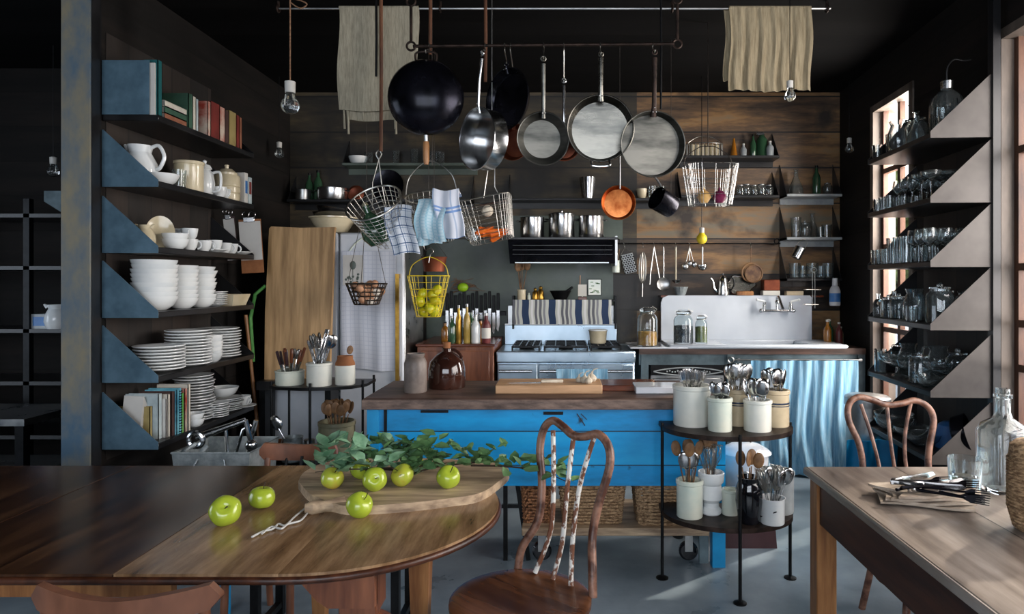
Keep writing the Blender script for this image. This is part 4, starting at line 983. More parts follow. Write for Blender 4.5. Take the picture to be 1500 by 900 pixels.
saucer('white saucer under the cup in the front row of the third left shelf', (-2.06, 4.03, z)); saucer('lone white saucer at the far end of the third left shelf', (-2.07, 4.38, z))
# shelf four: bowl stacks
def stack(kind, n, x, y, z, dz, word, where, jit=.003, rot=0, sc=None, seed=0):
    rs = random.Random(seed+n)
    for i in range(n):
        nm = ('lowest' if i == 0 else 'topmost') if i in (0, n-1) else None
        lab = '%s %s of %s' % (nm, word, where) if nm else '%s inside %s' % (word, where)
        o = kind(lab, (x+rs.uniform(-jit, jit), y+rs.uniform(-jit, jit), z+dz*i), (rs.uniform(-.008, .008), rs.uniform(-.008, .008), rs.uniform(0, 6)), where, sc)
z = LS[3]
stack(bowl, 9, -2.13, 3.56, z, .0235, 'white soup bowl', 'the nearest bowl stack on the fourth left shelf', sc=1.25)
stack(bowl, 9, -2.115, 3.78, z, .0225, 'white soup bowl', 'the middle bowl stack on the fourth left shelf', sc=1.0)
stack(bowl, 9, -2.11, 3.975, z, .0225, 'white soup bowl', 'the third bowl stack on the fourth left shelf', sc=.95, jit=.006)
stack(saucer, 7, -2.11, 4.13, z, .012, 'thin white saucer', 'the saucer pile on the fourth left shelf')
t = thing('loaf_dish', 'cream rectangular dish at the far end of the fourth left shelf', 'dish', (-2.10, 4.32, z))
m_ = MB(); m_.add([(-.05, -.09, 0), (.05, -.09, 0), (.05, .09, 0), (-.05, .09, 0), (-.07, -.115, .07), (.07, -.115, .07), (.07, .115, .07), (-.07, .115, .07), (-.062, -.107, .07), (.062, -.107, .07), (.062, .107, .07), (-.062, .107, .07), (-.045, -.085, .008), (.045, -.085, .008), (.045, .085, .008), (-.045, .085, .008)],
    [(3, 2, 1, 0)]+[(r*4+k, r*4+(k+1) % 4, r*4+4+(k+1) % 4, r*4+4+k) for r in range(3) for k in range(4)]+[(12, 13, 14, 15)]); m_.build('dish_body', 'cream_china', t)
# shelf five: plates
z = LS[4]
stack(plate, 8, -2.13, 3.60, z, .0165, 'white dinner plate', 'the nearest plate stack on the fifth left shelf', sc=.98)
stack(plate, 12, -2.10, 3.83, z, .0165, 'white dinner plate', 'the tall middle plate stack on the fifth left shelf', sc=.95)
stack(bowl_s, 7, -2.065, 4.00, z, .018, 'small white bowl', 'the small bowl stack on the fifth left shelf')
stack(plate, 11, -2.125, 4.22, z, .0165, 'white dinner plate', 'the far plate stack on the fifth left shelf', sc=.98, jit=.008)
# shelf six: books, plates, cups
z = LS[5]
t = thing('paper_pile', 'loose white papers leaning behind the lowest left end bracket', 'papers', (-2.24, 3.44, z)); 
m_ = MB()
for k in range(7): m_.at((.0, .006*k, 0), (-.10, .06, 0)).box(0, .10, 0, .003, 0, .23-.008*k)
m_.build('sheets', 'paper', t)
y = 3.47
for d, h, mt, nm, x1 in ((.02, .17, 'book_2', 'mustard yellow book behind the lowest left end bracket', -2.10), (.03, .23, 'book_9', 'pale blue grey book on the bottom left shelf', -2.07), (.012, .2, 'paper', 'thin white pamphlet among the books of the bottom left shelf', -2.05), (.02, .22, 'book_0', 'cream book among the books of the bottom left shelf', -2.05), (.03, .23, 'book_8', 'dark brown book among the books of the bottom left shelf', -2.045), (.02, .235, 'book_6', 'pale blue book beside the black spiral one on the bottom left shelf', -2.035)):
    book('', nm, x1-.17, x1, y, d, z, h, mt); y += d+.003
t = thing('spiral_notebook', 'tall notebook with a black spiral binding on the bottom left shelf', 'notebook', (-2.20, y, z))
MB().box(0, .165, 0, .016, 0, .24).build('pages', 'book_6', t)
m_ = MB()
for k in range(16): m_.ring((.165, .008, .012+.0142*k), .009, .0022, 10, 5, 'z')
m_.build('spiral', 'black_metal', t); y += .02
for d, h, mt, nm, x1 in ((.022, .21, 'book_7', 'bright green book beside the spiral notebook', -2.035), (.02, .23, 'book_4', 'pale red patterned book next to the green book on the bottom left shelf', -2.03), (.022, .25, 'book_0', 'tall cream board at the end of the book row on the bottom left shelf', -2.025)):
    book('', nm, x1-.17, x1, y, d, z, h, mt); y += d+.003
stack(plate, 16, -2.14, 3.96, z, .0165, 'white dinner plate', 'the tall leaning plate stack on the bottom left shelf', sc=.84, jit=.007)
stack(bowl_s, 2, -2.055, 3.79, z, .03, 'small white bowl', 'the bowl pair in front of the bottom shelf plates', sc=.85)
stack(plate, 7, -2.07, 4.06, z, .0125, 'white side plate', 'the lower side plate pile on the bottom left shelf', sc=.62, jit=.006)
stack(saucer, 7, -2.09, 4.24, z, .011, 'white saucer', 'the saucer pile at the far end of the bottom left shelf', sc=1.25, jit=.008)
o = bowl('wide white bowl resting on the saucer pile of the bottom left shelf', (-2.10, 4.22, z+.095))
cup('white cup at the far end of the bottom left shelf', (-2.04, 4.36, z+.018), -.3); saucer('white saucer under the last cup of the bottom left shelf', (-2.04, 4.36, z))
# clipboards hanging at the shelf end
def clipboard(label, px0, px1, py0, py1, Y, mt, tail, rz):
    a = W(px0, py0, Y); b_ = W(px1, py1, Y); w_ = b_.x-a.x; h_ = a.z-b_.z
    t = thing('clipboard', label, 'clipboard', (a.x, Y, b_.z), (0, rz, .15))
    MB().box(0, w_, 0, .005, -tail, h_, .001).build('board', mt, t)
    m_ = MB()
    for k in range(6): m_.box(.003, w_-.003, -.0035-.0012*k, -.0025-.0012*k, .002*k, h_-.015)
    m_.build('paper_sheets', 'paper', t, False)
    MB().box(w_*.25, w_*.75, -.022, .0, h_-.02, h_+.012, .003).ring((w_*.35, -.012, h_+.03), .02, .003, 14, 6, 'y').ring((w_*.65, -.012, h_+.03), .02, .003, 14, 6, 'y').build('clip', 'steel', t)
    return t
clipboard('narrow clipboard with white papers hanging at the far end of the left shelf', 333, 349, 318, 382, 4.50, 'maroon', .0, -.1)
clipboard('wider clipboard with typed papers and a brown board beside the left shelf', 353, 384, 322, 382, 4.48, 'kraft', .085, -.06)
t = thing('broom', 'broom with a pale wooden handle leaning behind the far end of the left shelf', 'broom', (-2.14, 4.62, 0), (-.02, .0, 0))
MB().tube([(.11, 0, .1), (-.02, 0, 1.22)], .012, 10).build('handle', 'warm_wood', t); MB().tube([(.025, .02, .9), (-.0, .03, 1.2), (.03, .03, 1.36), (.1, .03, 1.42)], .012, 8).build('green_cord', 'bright_green' if 0 else 'book_7', t)
m_ = MB()
for k in range(40): m_.tube([(.11+rnd(-.03, .03), rnd(-.015, .015), .12), (.115+rnd(-.09, .09), rnd(-.03, .03), 0)], .003, 4)
m_.build('bristles', 'warm_wood', t)
# galvanised tub with metal gear
t = thing('galvanised_tub', 'square galvanised tub on a dark box below the left shelf', 'tub', (-1.72, 3.50, .34))
def open_box(w0, d0, w1, d1, h, th=.006):
    m = MB(); vs = []
    for w_, d_, z_ in ((w0, d0, 0), (w1, d1, h), (w1-2*th, d1-2*th, h), (w0-2*th, d0-2*th, th)): vs += [(sx*w_/2, sy*d_/2, z_) for sx, sy in ((-1, -1), (1, -1), (1, 1), (-1, 1))]
    return m.add(vs, [(3, 2, 1, 0)]+[(r*4+k, r*4+(k+1) % 4, r*4+4+(k+1) % 4, r*4+4+k) for r in range(3) for k in range(4)]+[(12, 13, 14, 15)])
open_box(.34, .30, .38, .34, .27).build('tub_body', 'galvanised', t)
m_ = MB(); m_.tube([(-.19, -.17, .27), (.19, -.17, .27), (.19, .17, .27), (-.19, .17, .27)], .006, 8, closed=True); m_.build('rolled_rim', 'galvanised', t)
MB().tube(spline([(-.06, -.175, .24), (-.08, -.21, .16), (.0, -.22, .10), (.09, -.21, .17), (.07, -.175, .24)], 5), .005, 8).build('loop_handle', 'steel_dull', t)
tag(MB().box(-.17, .17, -.16, .16, 0, .335, .01).build('dark_box', 'maroon', None, True, (-1.72, 3.50, 0)), 'plain dark box carrying the galvanised tub', 'box')
t = thing('meat_grinder', 'shiny hand cranked metal grinder lying in the galvanised tub', 'grinder', (-1.72, 3.5, .60))
MB().tube([(-.13, -.05, .06), (.10, -.02, .14)], [.018, .014], 12).build('barrel', 'steel', t); MB().ring((-.13, -.06, .05), .035, .014, 18, 8, 'y').build('collar', 'steel', t)
MB().tube(spline([(-.13, -.06, .03), (-.16, -.1, .0), (-.10, -.12, -.02), (-.05, -.1, .03)], 5), .012, 8).build('clamp', 'galvanised', t)
MB().tube([(.10, -.02, .14), (.12, 0, .02)], .012, 8).ball((.12, 0, .01), .03).build('crank', 'steel', t)
MB().tube([(.0, .02, -.15), (.06, .04, .08), (.10, .04, .10)], .008, 8).tube([(.04, .08, -.15), (.11, .08, .12)], .012, 8).tube([(-.02, .05, -.2), (-.04, .06, .09)], .01, 8).build('spare_parts', 'steel', t)
# ================================================================ corner stand left of the workbench
t = thing('corner_stand', 'black metal two tier stand with a curved front left of the blue workbench', 'stand', (-1.46, 4.10, 0))
for z_ in (.835, .40):
    MB().prism([(-.27, .2), (-.27, -.08), (-.2, -.14), (-.05, -.17), (.1, -.16), (.22, -.10), (.28, 0), (.28, .2)], z_-.018, z_).build('tier', 'black_metal', t)
for x, y in ((-.262, -.07), (.0, -.165), (.265, -.03), (-.262, .19), (.27, .19)): MB().tube([(x, y, 0), (x, y, .86)], .008, 8).build('leg', 'black_metal', t)
z = .835
crock('low pale green oval crock on the corner stand', (-1.63, 4.07, z), .082, .085, 'pale_green_glaze')
crock('tall white crock in the middle of the corner stand top', (-1.44, 4.03, z), .072, .135, 'stoneware')
t = thing('stoneware_jar', 'small two tone brown and cream jar at the right of the corner stand top', 'jar', (-1.30, 4.07, z))
MB().lathe([(.055, 0), (.058, .005), (.058, .115)], 30).lathe([(0, 0), (.055, 0)], 30).build('lower_body', 'stoneware', t); MB().lathe(shell([(.058, .115), (.056, .13), (.045, .15), (.045, .17)], .006, .115), 30).build('brown_shoulder', 'kraft', t)
bunch([(redup, 'knife with a dark handle up'), (woodup, 'knife with a red wooden handle up'), (spoon, 'small spoon')], 14, (-1.63, 4.07, z), .07, .085, 'cutlery', 'the low pale green crock', seed=1, tilt=.35)
bunch([(bigspoon, 'large steel spoon'), (fork, 'steel fork'), (knife, 'steel knife')], 16, (-1.44, 4.03, z), .065, .135, 'cutlery', 'the tall white crock of the corner stand', seed=2, drop=.04)
t = thing('kitchen_tongs', 'long perforated steel tongs sticking up from the tall white crock of the corner stand', 'tongs', (-1.47, 4.0, z+.02), (0, .28, 0))
MB().box(-.012, -.004, -.008, .008, 0, .31, .002).box(.004, .012, -.008, .008, 0, .31, .002).box(-.012, .012, -.009, .009, .30, .325, .003).build('arms', 'steel', t)
woodspoon('short wooden spoon standing in the two tone jar', (-1.30, 4.07, z+.02), (0, .15, .3), sc=.72)
z = .40
crock('large olive grey crock on the lower tier of the corner stand', (-1.345, 4.06, z), .105, .22, 'olive_crock')
bunch([(woodspoon, 'wooden spoon with a dark head')], 15, (-1.345, 4.06, z), .095, .22, 'wooden spoons', 'the large olive grey crock', seed=3, drop=.03)
t = thing('milk_can', 'small galvanised pail on the lower tier of the corner stand', 'pail', (-1.58, 3.99, z))
MB().lathe(shell([(.06, 0), (.065, .01), (.065, .09), (.05, .12), (.058, .14)], .004), 28).build('can_body', 'galvanised', t); MB().tube(spline([(-.06, 0, .13), (-.05, -.05, .08), (0, -.075, .06), (.05, -.05, .08), (.06, 0, .13)], 5), .003, 6).build('bail_handle', 'steel_dull', t)
bigspoon('steel ladle leaning out of the small galvanised pail', (-1.57, 3.99, z+.02), (0, -.5, 0), sc=1.1)
tag(MB().lathe(shell([(.03, 0), (.045, .09), (.05, .095), (.05, .11)], .005), 24).build('clay_pot', 'kraft', None, True, (-1.68, 4.02, z)), 'small terracotta pot at the left of the lower tier of the corner stand', 'pot')
tag(MB().lathe([(0, 0), (.03, 0), (.02, .02), (.04, .06), (.03, .1), (.03, .13), (.0, .13)], 20).build('steel_vase', 'steel_dull', None, True, (-1.475, 3.965, z)), 'small steel vase between the pail and the olive crock', 'vase')
# ================================================================ on the workbench
z = IZ
t = thing('stoneware_jar', 'tall narrow grey brown stoneware jar on the left of the workbench top', 'jar', gp(605, 577, z)+Vector((0, .06, 0)))
MB().lathe(shell([(.056, 0), (.06, .006), (.06, .155), (.05, .18), (.045, .185), (.05, .20), (.05, .205)], .006), 32).build('jar_body', 'grey_stoneware', t)
t = thing('brown_jug', 'big glossy brown jug with a ribbed loop handle on the workbench', 'jug', gp(650, 572, z)+Vector((0, .10, 0)))
MB().lathe([(0, 0), (.098, 0), (.102, .006), (.102, .10), (.092, .145), (.06, .18), (.028, .20), (.024, .215), (.03, .22), (.0, .22)], 36).build('jug_body', 'brown_glaze', t)
MB().lathe([(0, .22), (.02, .22), (.022, .25), (0, .255)], 16).build('stopper', 'kraft', t)
m_ = MB(); m_.tube([(.025+.05*math.sin(a)+.012*k, 0, .21-.05*(1-math.cos(a))*1.05) for k, a in ((j*.1, PI*j/12) for j in range(13))], [.009 if j % 2 else .0065 for j in range(13)], 8); m_.build('handle', 'brown_glaze', t)
tag(MB().box(-.29, .27, -.13, .12, 0, .045, .003).build('butcher_block', ['pale_wood'], None, True, (-.065, 3.70, z)), 'long pale wooden butcher block board in the middle of the workbench', 'board')
tag(MB().box(-.20, .22, -.1, .14, 0, .03, .003).build('cutting_board', 'red_wood', None, True, (.30, 3.76, z)), 'dark reddish cutting board partly behind the pale butcher block', 'board')
tag(MB().box(-.12, .12, -.09, .09, 0, .035, .004).build('marble_slab', 'enamel', None, True, (.50, 3.66, z)), 'thick pale marble slab with a brown edge near the large cutlery crock', 'slab')
t = thing('chef_knife', 'long pale handled knife lying on the butcher block', 'knife', (-.16, 3.65, z+.046), (0, 0, .05)); MB().at((0, 0, 0)).prism([(-.13, -.008), (.04, -.014), (.04, .012), (-.05, .012)], 0, .002).build('blade', 'steel', t); MB().box(.04, .16, -.009, .01, 0, .016, .004).build('handle', 'garlic', t)
for i, (x, y, s) in enumerate(((.115, 3.66, 1), (.155, 3.70, 1.1), (.085, 3.68, .8), (.135, 3.63, .9))):
    t = thing('garlic_bulb', ['garlic bulb lying just right of the knife handle', 'largest garlic bulb at the right end of the butcher block', 'smallest garlic bulb touching the knife handle', 'front garlic bulb near the edge of the butcher block'][i], 'garlic', (x, y, z+.045)); t.scale = (s, s, s)
    MB().lathe([(0, 0), (.016, .002), (.024, .014), (.018, .028), (.006, .038), (.004, .05), (0, .052)], 20, ribs=7, ribd=.07).build('bulb', 'garlic', t); 
    MB().tube([(0, 0, .045), (.01, .0, .06), (.03, 0, .065)], [.004, .003, .002], 6).build('stalk', 'garlic', t)
# ================================================================ crocks on the half round rack
z = .748
CR = [('tallest white crock full of forks on the left of the rack top tier', (.63, 3.345), .090, .195, 'stoneware', None), ('narrow pale cream crock in front on the rack top tier', (.738, 3.215), .056, .155, 'pale_green_glaze', None),
      ('cream crock with a dark blue stripe behind the narrow pale crock', (.855, 3.35), .066, .175, 'tan_glaze', .62), ('plain white crock on the right front of the rack top tier', (.915, 3.215), .064, .145, 'stoneware', None), ('tan crock with a dark blue stripe at the right end of the rack top tier', (1.035, 3.32), .062, .175, 'tan_glaze', .62)]
for nm, (x, y), r, h, mt, st in CR: crock(nm, (x, y, z), r, h, mt, st)
bunch([(fork, 'steel fork with its tines up')], 28, (.63, 3.345, z), .08, .195, 'forks', 'the tallest white crock', seed=4, drop=.05)
bunch([(spoon, 'small steel spoon')], 14, (.738, 3.215, z), .048, .155, 'spoons', 'the narrow pale cream crock', seed=5, drop=.01)
bunch([(fork, 'steel fork'), (bigspoon, 'large steel spoon')], 15, (.855, 3.35, z), .058, .175, 'cutlery', 'the striped cream crock', seed=6, drop=.035)
bunch([(bigspoon, 'large round steel spoon')], 9, (.915, 3.215, z), .056, .145, 'large spoons', 'the plain white crock at right front', seed=7, drop=-.02)
bunch([(knife, 'steel knife'), (bigspoon, 'dark steel serving spoon')], 12, (1.035, 3.32, z), .054, .175, 'cutlery', 'the tan striped crock', seed=8, drop=.015)
z = .335
crock('pale green crock of wooden spoons at the left of the rack lower tier', (.60, 3.24, z), .062, .175, 'pale_green_glaze')
bunch([(woodspoon, 'wooden spoon'), (bigspoon, 'steel ladle')], 9, (.60, 3.24, z), .056, .175, 'spoons', 'the pale green crock', seed=9, drop=.05)
t = thing('footed_crock', 'white footed mortar shaped crock on the rack lower tier', 'crock', (.71, 3.28, z))
MB().lathe(shell([(.045, 0), (.05, .006), (.05, .02), (.038, .035), (.038, .055), (.056, .075), (.052, .11), (.048, .14), (.06, .155), (.064, .195), (.06, .2)], .006), 32).build('crock_body', 'china', t)
bunch([(woodspoon, 'wooden spoon with a pale handle'), (whisk, 'small wire whisk')], 6, (.71, 3.28, z+.05), .045, .15, 'tools', 'the white footed crock', seed=10, drop=.02)
crock('small pale crock half hidden behind the black pitcher', (.80, 3.27, z), .04, .12, 'pale_green_glaze')
t = thing('black_pitcher', 'glossy black pitcher jar on the rack lower tier', 'pitcher', (.86, 3.16, z))
MB().lathe(shell([(.045, 0), (.05, .006), (.062, .1), (.06, .16), (.048, .19), (.054, .21)], .006), 32).build('pitcher_body', 'black_glaze', t)
bunch([(woodspoon, 'pale wooden spoon handle')], 4, (.86, 3.16, z), .045, .2, 'wooden spoons', 'the black pitcher', seed=11, drop=.02)
t = thing('small_pail', 'small white enamel pail with a wire handle on the rack lower tier', 'pail', (.965, 3.15, z))
MB().lathe(shell([(.052, 0), (.055, .005), (.056, .112), (.06, .118)], .004), 30).build('pail_body', 'china', t); MB().tube([(-.058, -.01, .03), (.0, -.062, .07)], .003, 6).build('wire_handle', 'black_metal', t)
bunch([(whisk, 'steel wire whisk'), (whisk, 'steel wire whisk'), (bigspoon, 'steel spoon')], 9, (.965, 3.15, z), .045, .1, 'whisks', 'the small white pail', seed=12, tilt=.35)
crock('large plain grey crock at the right of the rack lower tier', (1.04, 3.31, z), .075, .20, 'stone_grey')
t = thing('stock_pot', 'big white enamel stock pot with a lid standing behind the rack', 'pot', (1.025, 3.84, .248)); t.scale = (1, 1, .87)
MB().lathe(shell([(.118, 0), (.125, .01), (.125, .27), (.13, .275)], .004), 40).build('pot_body', 'enamel', t)
MB().lathe([(0, .335), (.02, .333), (.08, .318), (.12, .292), (.138, .275), (.142, .277), (.138, .285), (.118, .303), (.08, .327), (0, .345)], 40).build('lid', 'enamel', t)
MB().tube(spline([(-.03, 0, .335), (-.02, 0, .352), (.02, 0, .352), (.03, 0, .335)], 4), .005, 8).build('lid_handle', 'black_metal', t)
MB().ring((-.03, -.128, .17), .018, .004, 14, 6, 'y').tube([(-.02, -.13, .17), (.06, -.13, .09)], .004, 6).build('bail', 'steel_dull', t)
# ================================================================ board, apples and branch on the dining table
bt = .028; z = TZ
pts = [gp(x, y, z+bt) for x, y in [(437, 705), (452, 722), (475, 733), (490, 738), (520, 742), (600, 737), (660, 730), (702, 723), (730, 706), (746, 690), (735, 681), (712, 676), (640, 672), (560, 670), (485, 676), (448, 690)]]
cx = sum(p.x for p in pts)/len(pts); cy = sum(p.y for p in pts)/len(pts)
sm = spline(pts+[pts[0]], 4)[:-1]; sm = [p for i, p in enumerate(sm)]
m_ = MB(); m_.prism([(p.x-cx+.003*math.sin(9*i), p.y-cy) for i, p in enumerate(sm)][::-1] if 0 else [(p.x-cx, p.y-cy) for p in sm], 0, bt)
t = thing('bread_board', 'big rough wooden bread board with a handle and cord on the left table', 'board', (cx, cy, z))
m_.build('board_slab', 'board_wood', t, ang=50)
h0, h1 = gp(505, 736, z+.02), gp(447, 744, z+.02)
MB().tube([(h0.x-cx, h0.y-cy, .015), ((h0.x+h1.x)/2-cx, (h0.y+h1.y)/2-cy, .016), (h1.x+.02-cx, h1.y-cy+.004, .018), (h1.x-cx, h1.y-cy, .018)], [.027, .018, .022, .014], 12).build('board_handle', 'board_wood', t)
cp = [gp(x, y, z+.006) for x, y in [(447, 745), (432, 757), (418, 770), (408, 768), (400, 775), (385, 779), (369, 787)]]
cq = [gp(x, y, z+.006) for x, y in [(452, 750), (440, 763), (422, 768), (412, 775), (398, 772), (384, 782)]]
MB().tube([(p.x-cx, p.y-cy, p.z-z) for p in spline(cp, 4)], .003, 6).tube([(p.x-cx, p.y-cy, p.z-z) for p in spline(cq, 4)], .003, 6).build('cord', 'paper', t)
def mk_apple(skin='apple_green'):
    t = thing('apple', 'x', 'apple')
    pr = [(0, .010)]+[(.0405*(math.sin(a)**.85)*(1+.05*math.cos(a)), .036-.036*math.cos(a)*(1-.18*math.exp(-((PI-a)/.5)**2))+.004*math.exp(-(a/.4)**2)) for a in [PI*k/14 for k in range(1, 14)]]+[(0, .058)]
    MB().lathe(pr, 28, ribs=5, ribd=.018).build('apple_skin', skin, t); MB().tube([(0, 0, .055), (.002, .0, .07), (.006, .002, .082)], [.0014, .0014, .002], 6).build('stem', 'stem', t)
    return t
apple = Kind(mk_apple); blush = Kind(lambda: mk_apple('apple_blush'))
for px, py, zz, s, rot, nm in ((330, 769, 0, 1.12, (.9, .6, 0), 'large green apple with a brown scar lying alone on the table, farthest left'), (382, 745, 0, 1.0, (.05, .1, 1), 'green apple standing on the table with its stem up, second from the left'), (527, 758, 0, 1.02, (.5, -.6, 2), 'green apple on the table touching the front edge of the bread board'),
    (487, 716, bt, .95, (.4, .3, .5), 'leftmost green apple on the bread board with a red blush'), (529, 701, bt, .99, (.9, .3, 1), 'green apple on the bread board nestled among the leaves'), (549, 719, bt, 1.0, (1.2, .3, .2), 'green apple at the centre front of the bread board'), (589, 712, bt, .98, (-.5, .6, 3), 'green apple with a blush just right of the centre one on the bread board'), (657, 715, bt, 1.0, (.6, -.3, 1), 'bright green apple at the right of the bread board by itself'), (609, 694, bt, .8, (.4, .3, 4), 'small green apple half hidden in leaves at the back of the bread board')):
    p = gp(px, py, z+zz); o = (blush if 'blush' in nm else apple)(nm, (p.x, p.y, z+zz+(.0 if abs(rot[0]) < .2 else .004)), rot, None, s)
    if abs(rot[0]) >= .2:
        e = o.rotation_euler.to_matrix(); c = e @ Vector((0, 0, .036*s)); o.location = Vector((p.x, p.y, z+zz+.038*s))-c
def leafpts(L, w_): return [(0, 0, 0), (w_*.5, L*.3, .004), (w_*.42, L*.65, .0), (0, L, -.006), (-w_*.42, L*.65, 0), (-w_*.5, L*.3, .004), (0, L*.35, -.004), (0, L*.68, -.005)]
LFc = [(0, 1, 6), (1, 2, 7, 6), (2, 3, 7), (3, 4, 7), (4, 5, 6, 7), (5, 0, 6)]
def branch(label, path, nl, seed, L=.06, mt='leaf', sp_=.035, up=.02):
    rs = random.Random(seed); path = spline(path, 6); o0 = path[0]
    t = thing('apple_branch', label, 'branch', tuple(o0))
    MB().tube([p-o0 for p in path], [.004-.0025*i/len(path) for i in range(len(path))], 6).build('twig', 'stem', t)
    m = MB()
    for k in range(nl):
        f = (k+.5)/nl; p = path[min(int(f*(len(path)-1)), len(path)-1)]-o0
        q = Vector((rs.uniform(-sp_, sp_), rs.uniform(-sp_, sp_), rs.uniform(0, up)))
        s = rs.uniform(.7, 1.2); m.at(p+q, (rs.uniform(-.2, 1.0), rs.uniform(-.7, .7), rs.uniform(0, 6.28))); m.add(leafpts(L*s, L*.62*s), LFc)
        m.add([(v[0], v[1], v[2]-.0012) for v in leafpts(L*s, L*.62*s)], [f_[::-1] for f_ in LFc])
    m.build('leaves', mt, t); return t
g = lambda x, y, h: gp(x, y, TZ+bt+h)
branch('pale leafed branch at the left back of the bread board', [g(600, 690, .02), g(560, 688, .05), g(500, 688, .06), g(462, 692, .02)], 85, 1, .066, 'leaf_pale', .05, .10)
branch('green apple branch spreading behind the apples in the middle of the bread board', [g(520, 690, .03), g(570, 686, .05), g(610, 684, .05), g(660, 678, .05)], 95, 2, .056, 'leaf', .045, .095)
branch('thin leafy branch reaching over the right back of the bread board', [g(590, 700, .02), g(640, 684, .03), (g(700, 678, .045)), g(740, 676, .04)], 44, 3, .05, 'leaf', .03, .06)
branch('branch with drooping leaves hanging beyond the right end of the bread board', [g(690, 682, .04), g(745, 684, .04), g(790, 690, .02), g(828, 705, -.02)], 34, 4, .062, 'leaf', .045, .03)
# ================================================================ on the pine table
z = PZ
p = gp(1413, 720, z); t = thing('water_glass', 'short clear water glass half full near the far end of the pine table', 'glass', tuple(p))
MB().lathe(shell([(.046, 0), (.048, .003), (.054, .115)], .003, .010), 32).build('glass_body', 'glass', t); MB().lathe([(0, .011), (.0445, .011), (.0475, .055), (0, .055)], 32).build('water', 'water', t)
p = gp(1469, 718, z); t = thing('glass_bottle', 'tall clear square shouldered glass bottle on the pine table', 'bottle', tuple(p))
m_ = MB(); 
def sq(r, z_, e=.35, n=32): return [(math.copysign(abs(math.cos(2*PI*k/n))**e, math.cos(2*PI*k/n))*r, math.copysign(abs(math.sin(2*PI*k/n))**e, math.sin(2*PI*k/n))*r, z_) for k in range(n)]
rows = [(.062, 0, .35), (.066, .008, .35), (.066, .20, .35), (.058, .225, .5), (.03, .25, 1), (.024, .27, 1), (.024, .315, 1), (.029, .318, 1), (.029, .33, 1), (.022, .332, 1), (.022, .35, 1), (.019, .35, 1), (.019, .27, 1), (.026, .247, 1), (.054, .22, .5), (.062, .198, .35), (.061, .014, .35)]
vs = []; [vs.extend(sq(*r)) for r in rows]; n = 32; L_ = len(rows)
fs = [(r*n+k, r*n+(k+1) % n, (r+1)*n+(k+1) % n, (r+1)*n+k) for r in range(L_-1) for k in range(n)]+[tuple(range(n-1, -1, -1)), tuple(range((L_-1)*n, L_*n))]
m_.add(vs, fs); m_.build('bottle_body', 'glass', t)
p = gp(1503, 783, z)+Vector((.055, .0, 0)); t = thing('wicker_bottle', 'rounded wicker covered bottle at the right edge of the pine table', 'bottle', (p.x, p.y+.02, z))
MB().lathe(shell([(.055, 0), (.066, .02), (.078, .06), (.08, .12), (.078, .2), (.074, .245), (.06, .258), (.03, .262)], .006), 40, ribs=20, ribd=.02).build('wicker_cover', 'wicker', t)
m_ = MB()
for k in range(26): m_.ring((0, 0, .012+.0092*k), (.066+.015*min(1, k/6)) if k < 22 else .079-.003*(k-21), .0035, 40, 5)
m_.build('weave_rings', 'wicker', t); MB().lathe(shell([(.02, .25), (.018, .30), (.024, .305), (.024, .32)], .003, .25), 20).build('glass_neck', 'glass', t)
nap = [('lowest linen napkin of the pile on the pine table', 0), ('second folded linen napkin from the bottom of the pile on the pine table', .009), ('third folded linen napkin from the bottom of the pile on the pine table', .018), ('topmost linen napkin of the pile under the forks on the pine table', .027)]
pc = gp(1358, 737, z)
for i, (nm, dz) in enumerate(nap):
    o = MB().sheet(lambda u, v: (-.135+.27*u+.01*i*math.sin(5*v), -.075+.15*v+.02*u+.01*math.sin(6*u+i), .005+.004*math.sin(7*u+2*i)*math.sin(4*v+i)), 20, 14, .007).build('napkin', 'napkin', None, True, (pc.x+.008*i-.01, pc.y+.006*i, z+.003+dz), (0, 0, -.35+.12*i)); tag(o, nm, 'napkin')
blackfork = Kind(mk_fork('carbon_steel', .2)); rs = random.Random(5)
for i in range(14):
    k = (blackfork, 'fork') if i % 3 else (knife, 'knife')
    k[0]('steel %s lying flat in the heap on the napkins of the pine table' % k[1], (pc.x-.06+rs.uniform(-.05, .03), pc.y+rs.uniform(-.04, .05), z+.042+.0017*i), (0, PI/2+rs.uniform(-.04, .04), rs.uniform(-.75, .5)), 'heap of cutlery on the napkins')
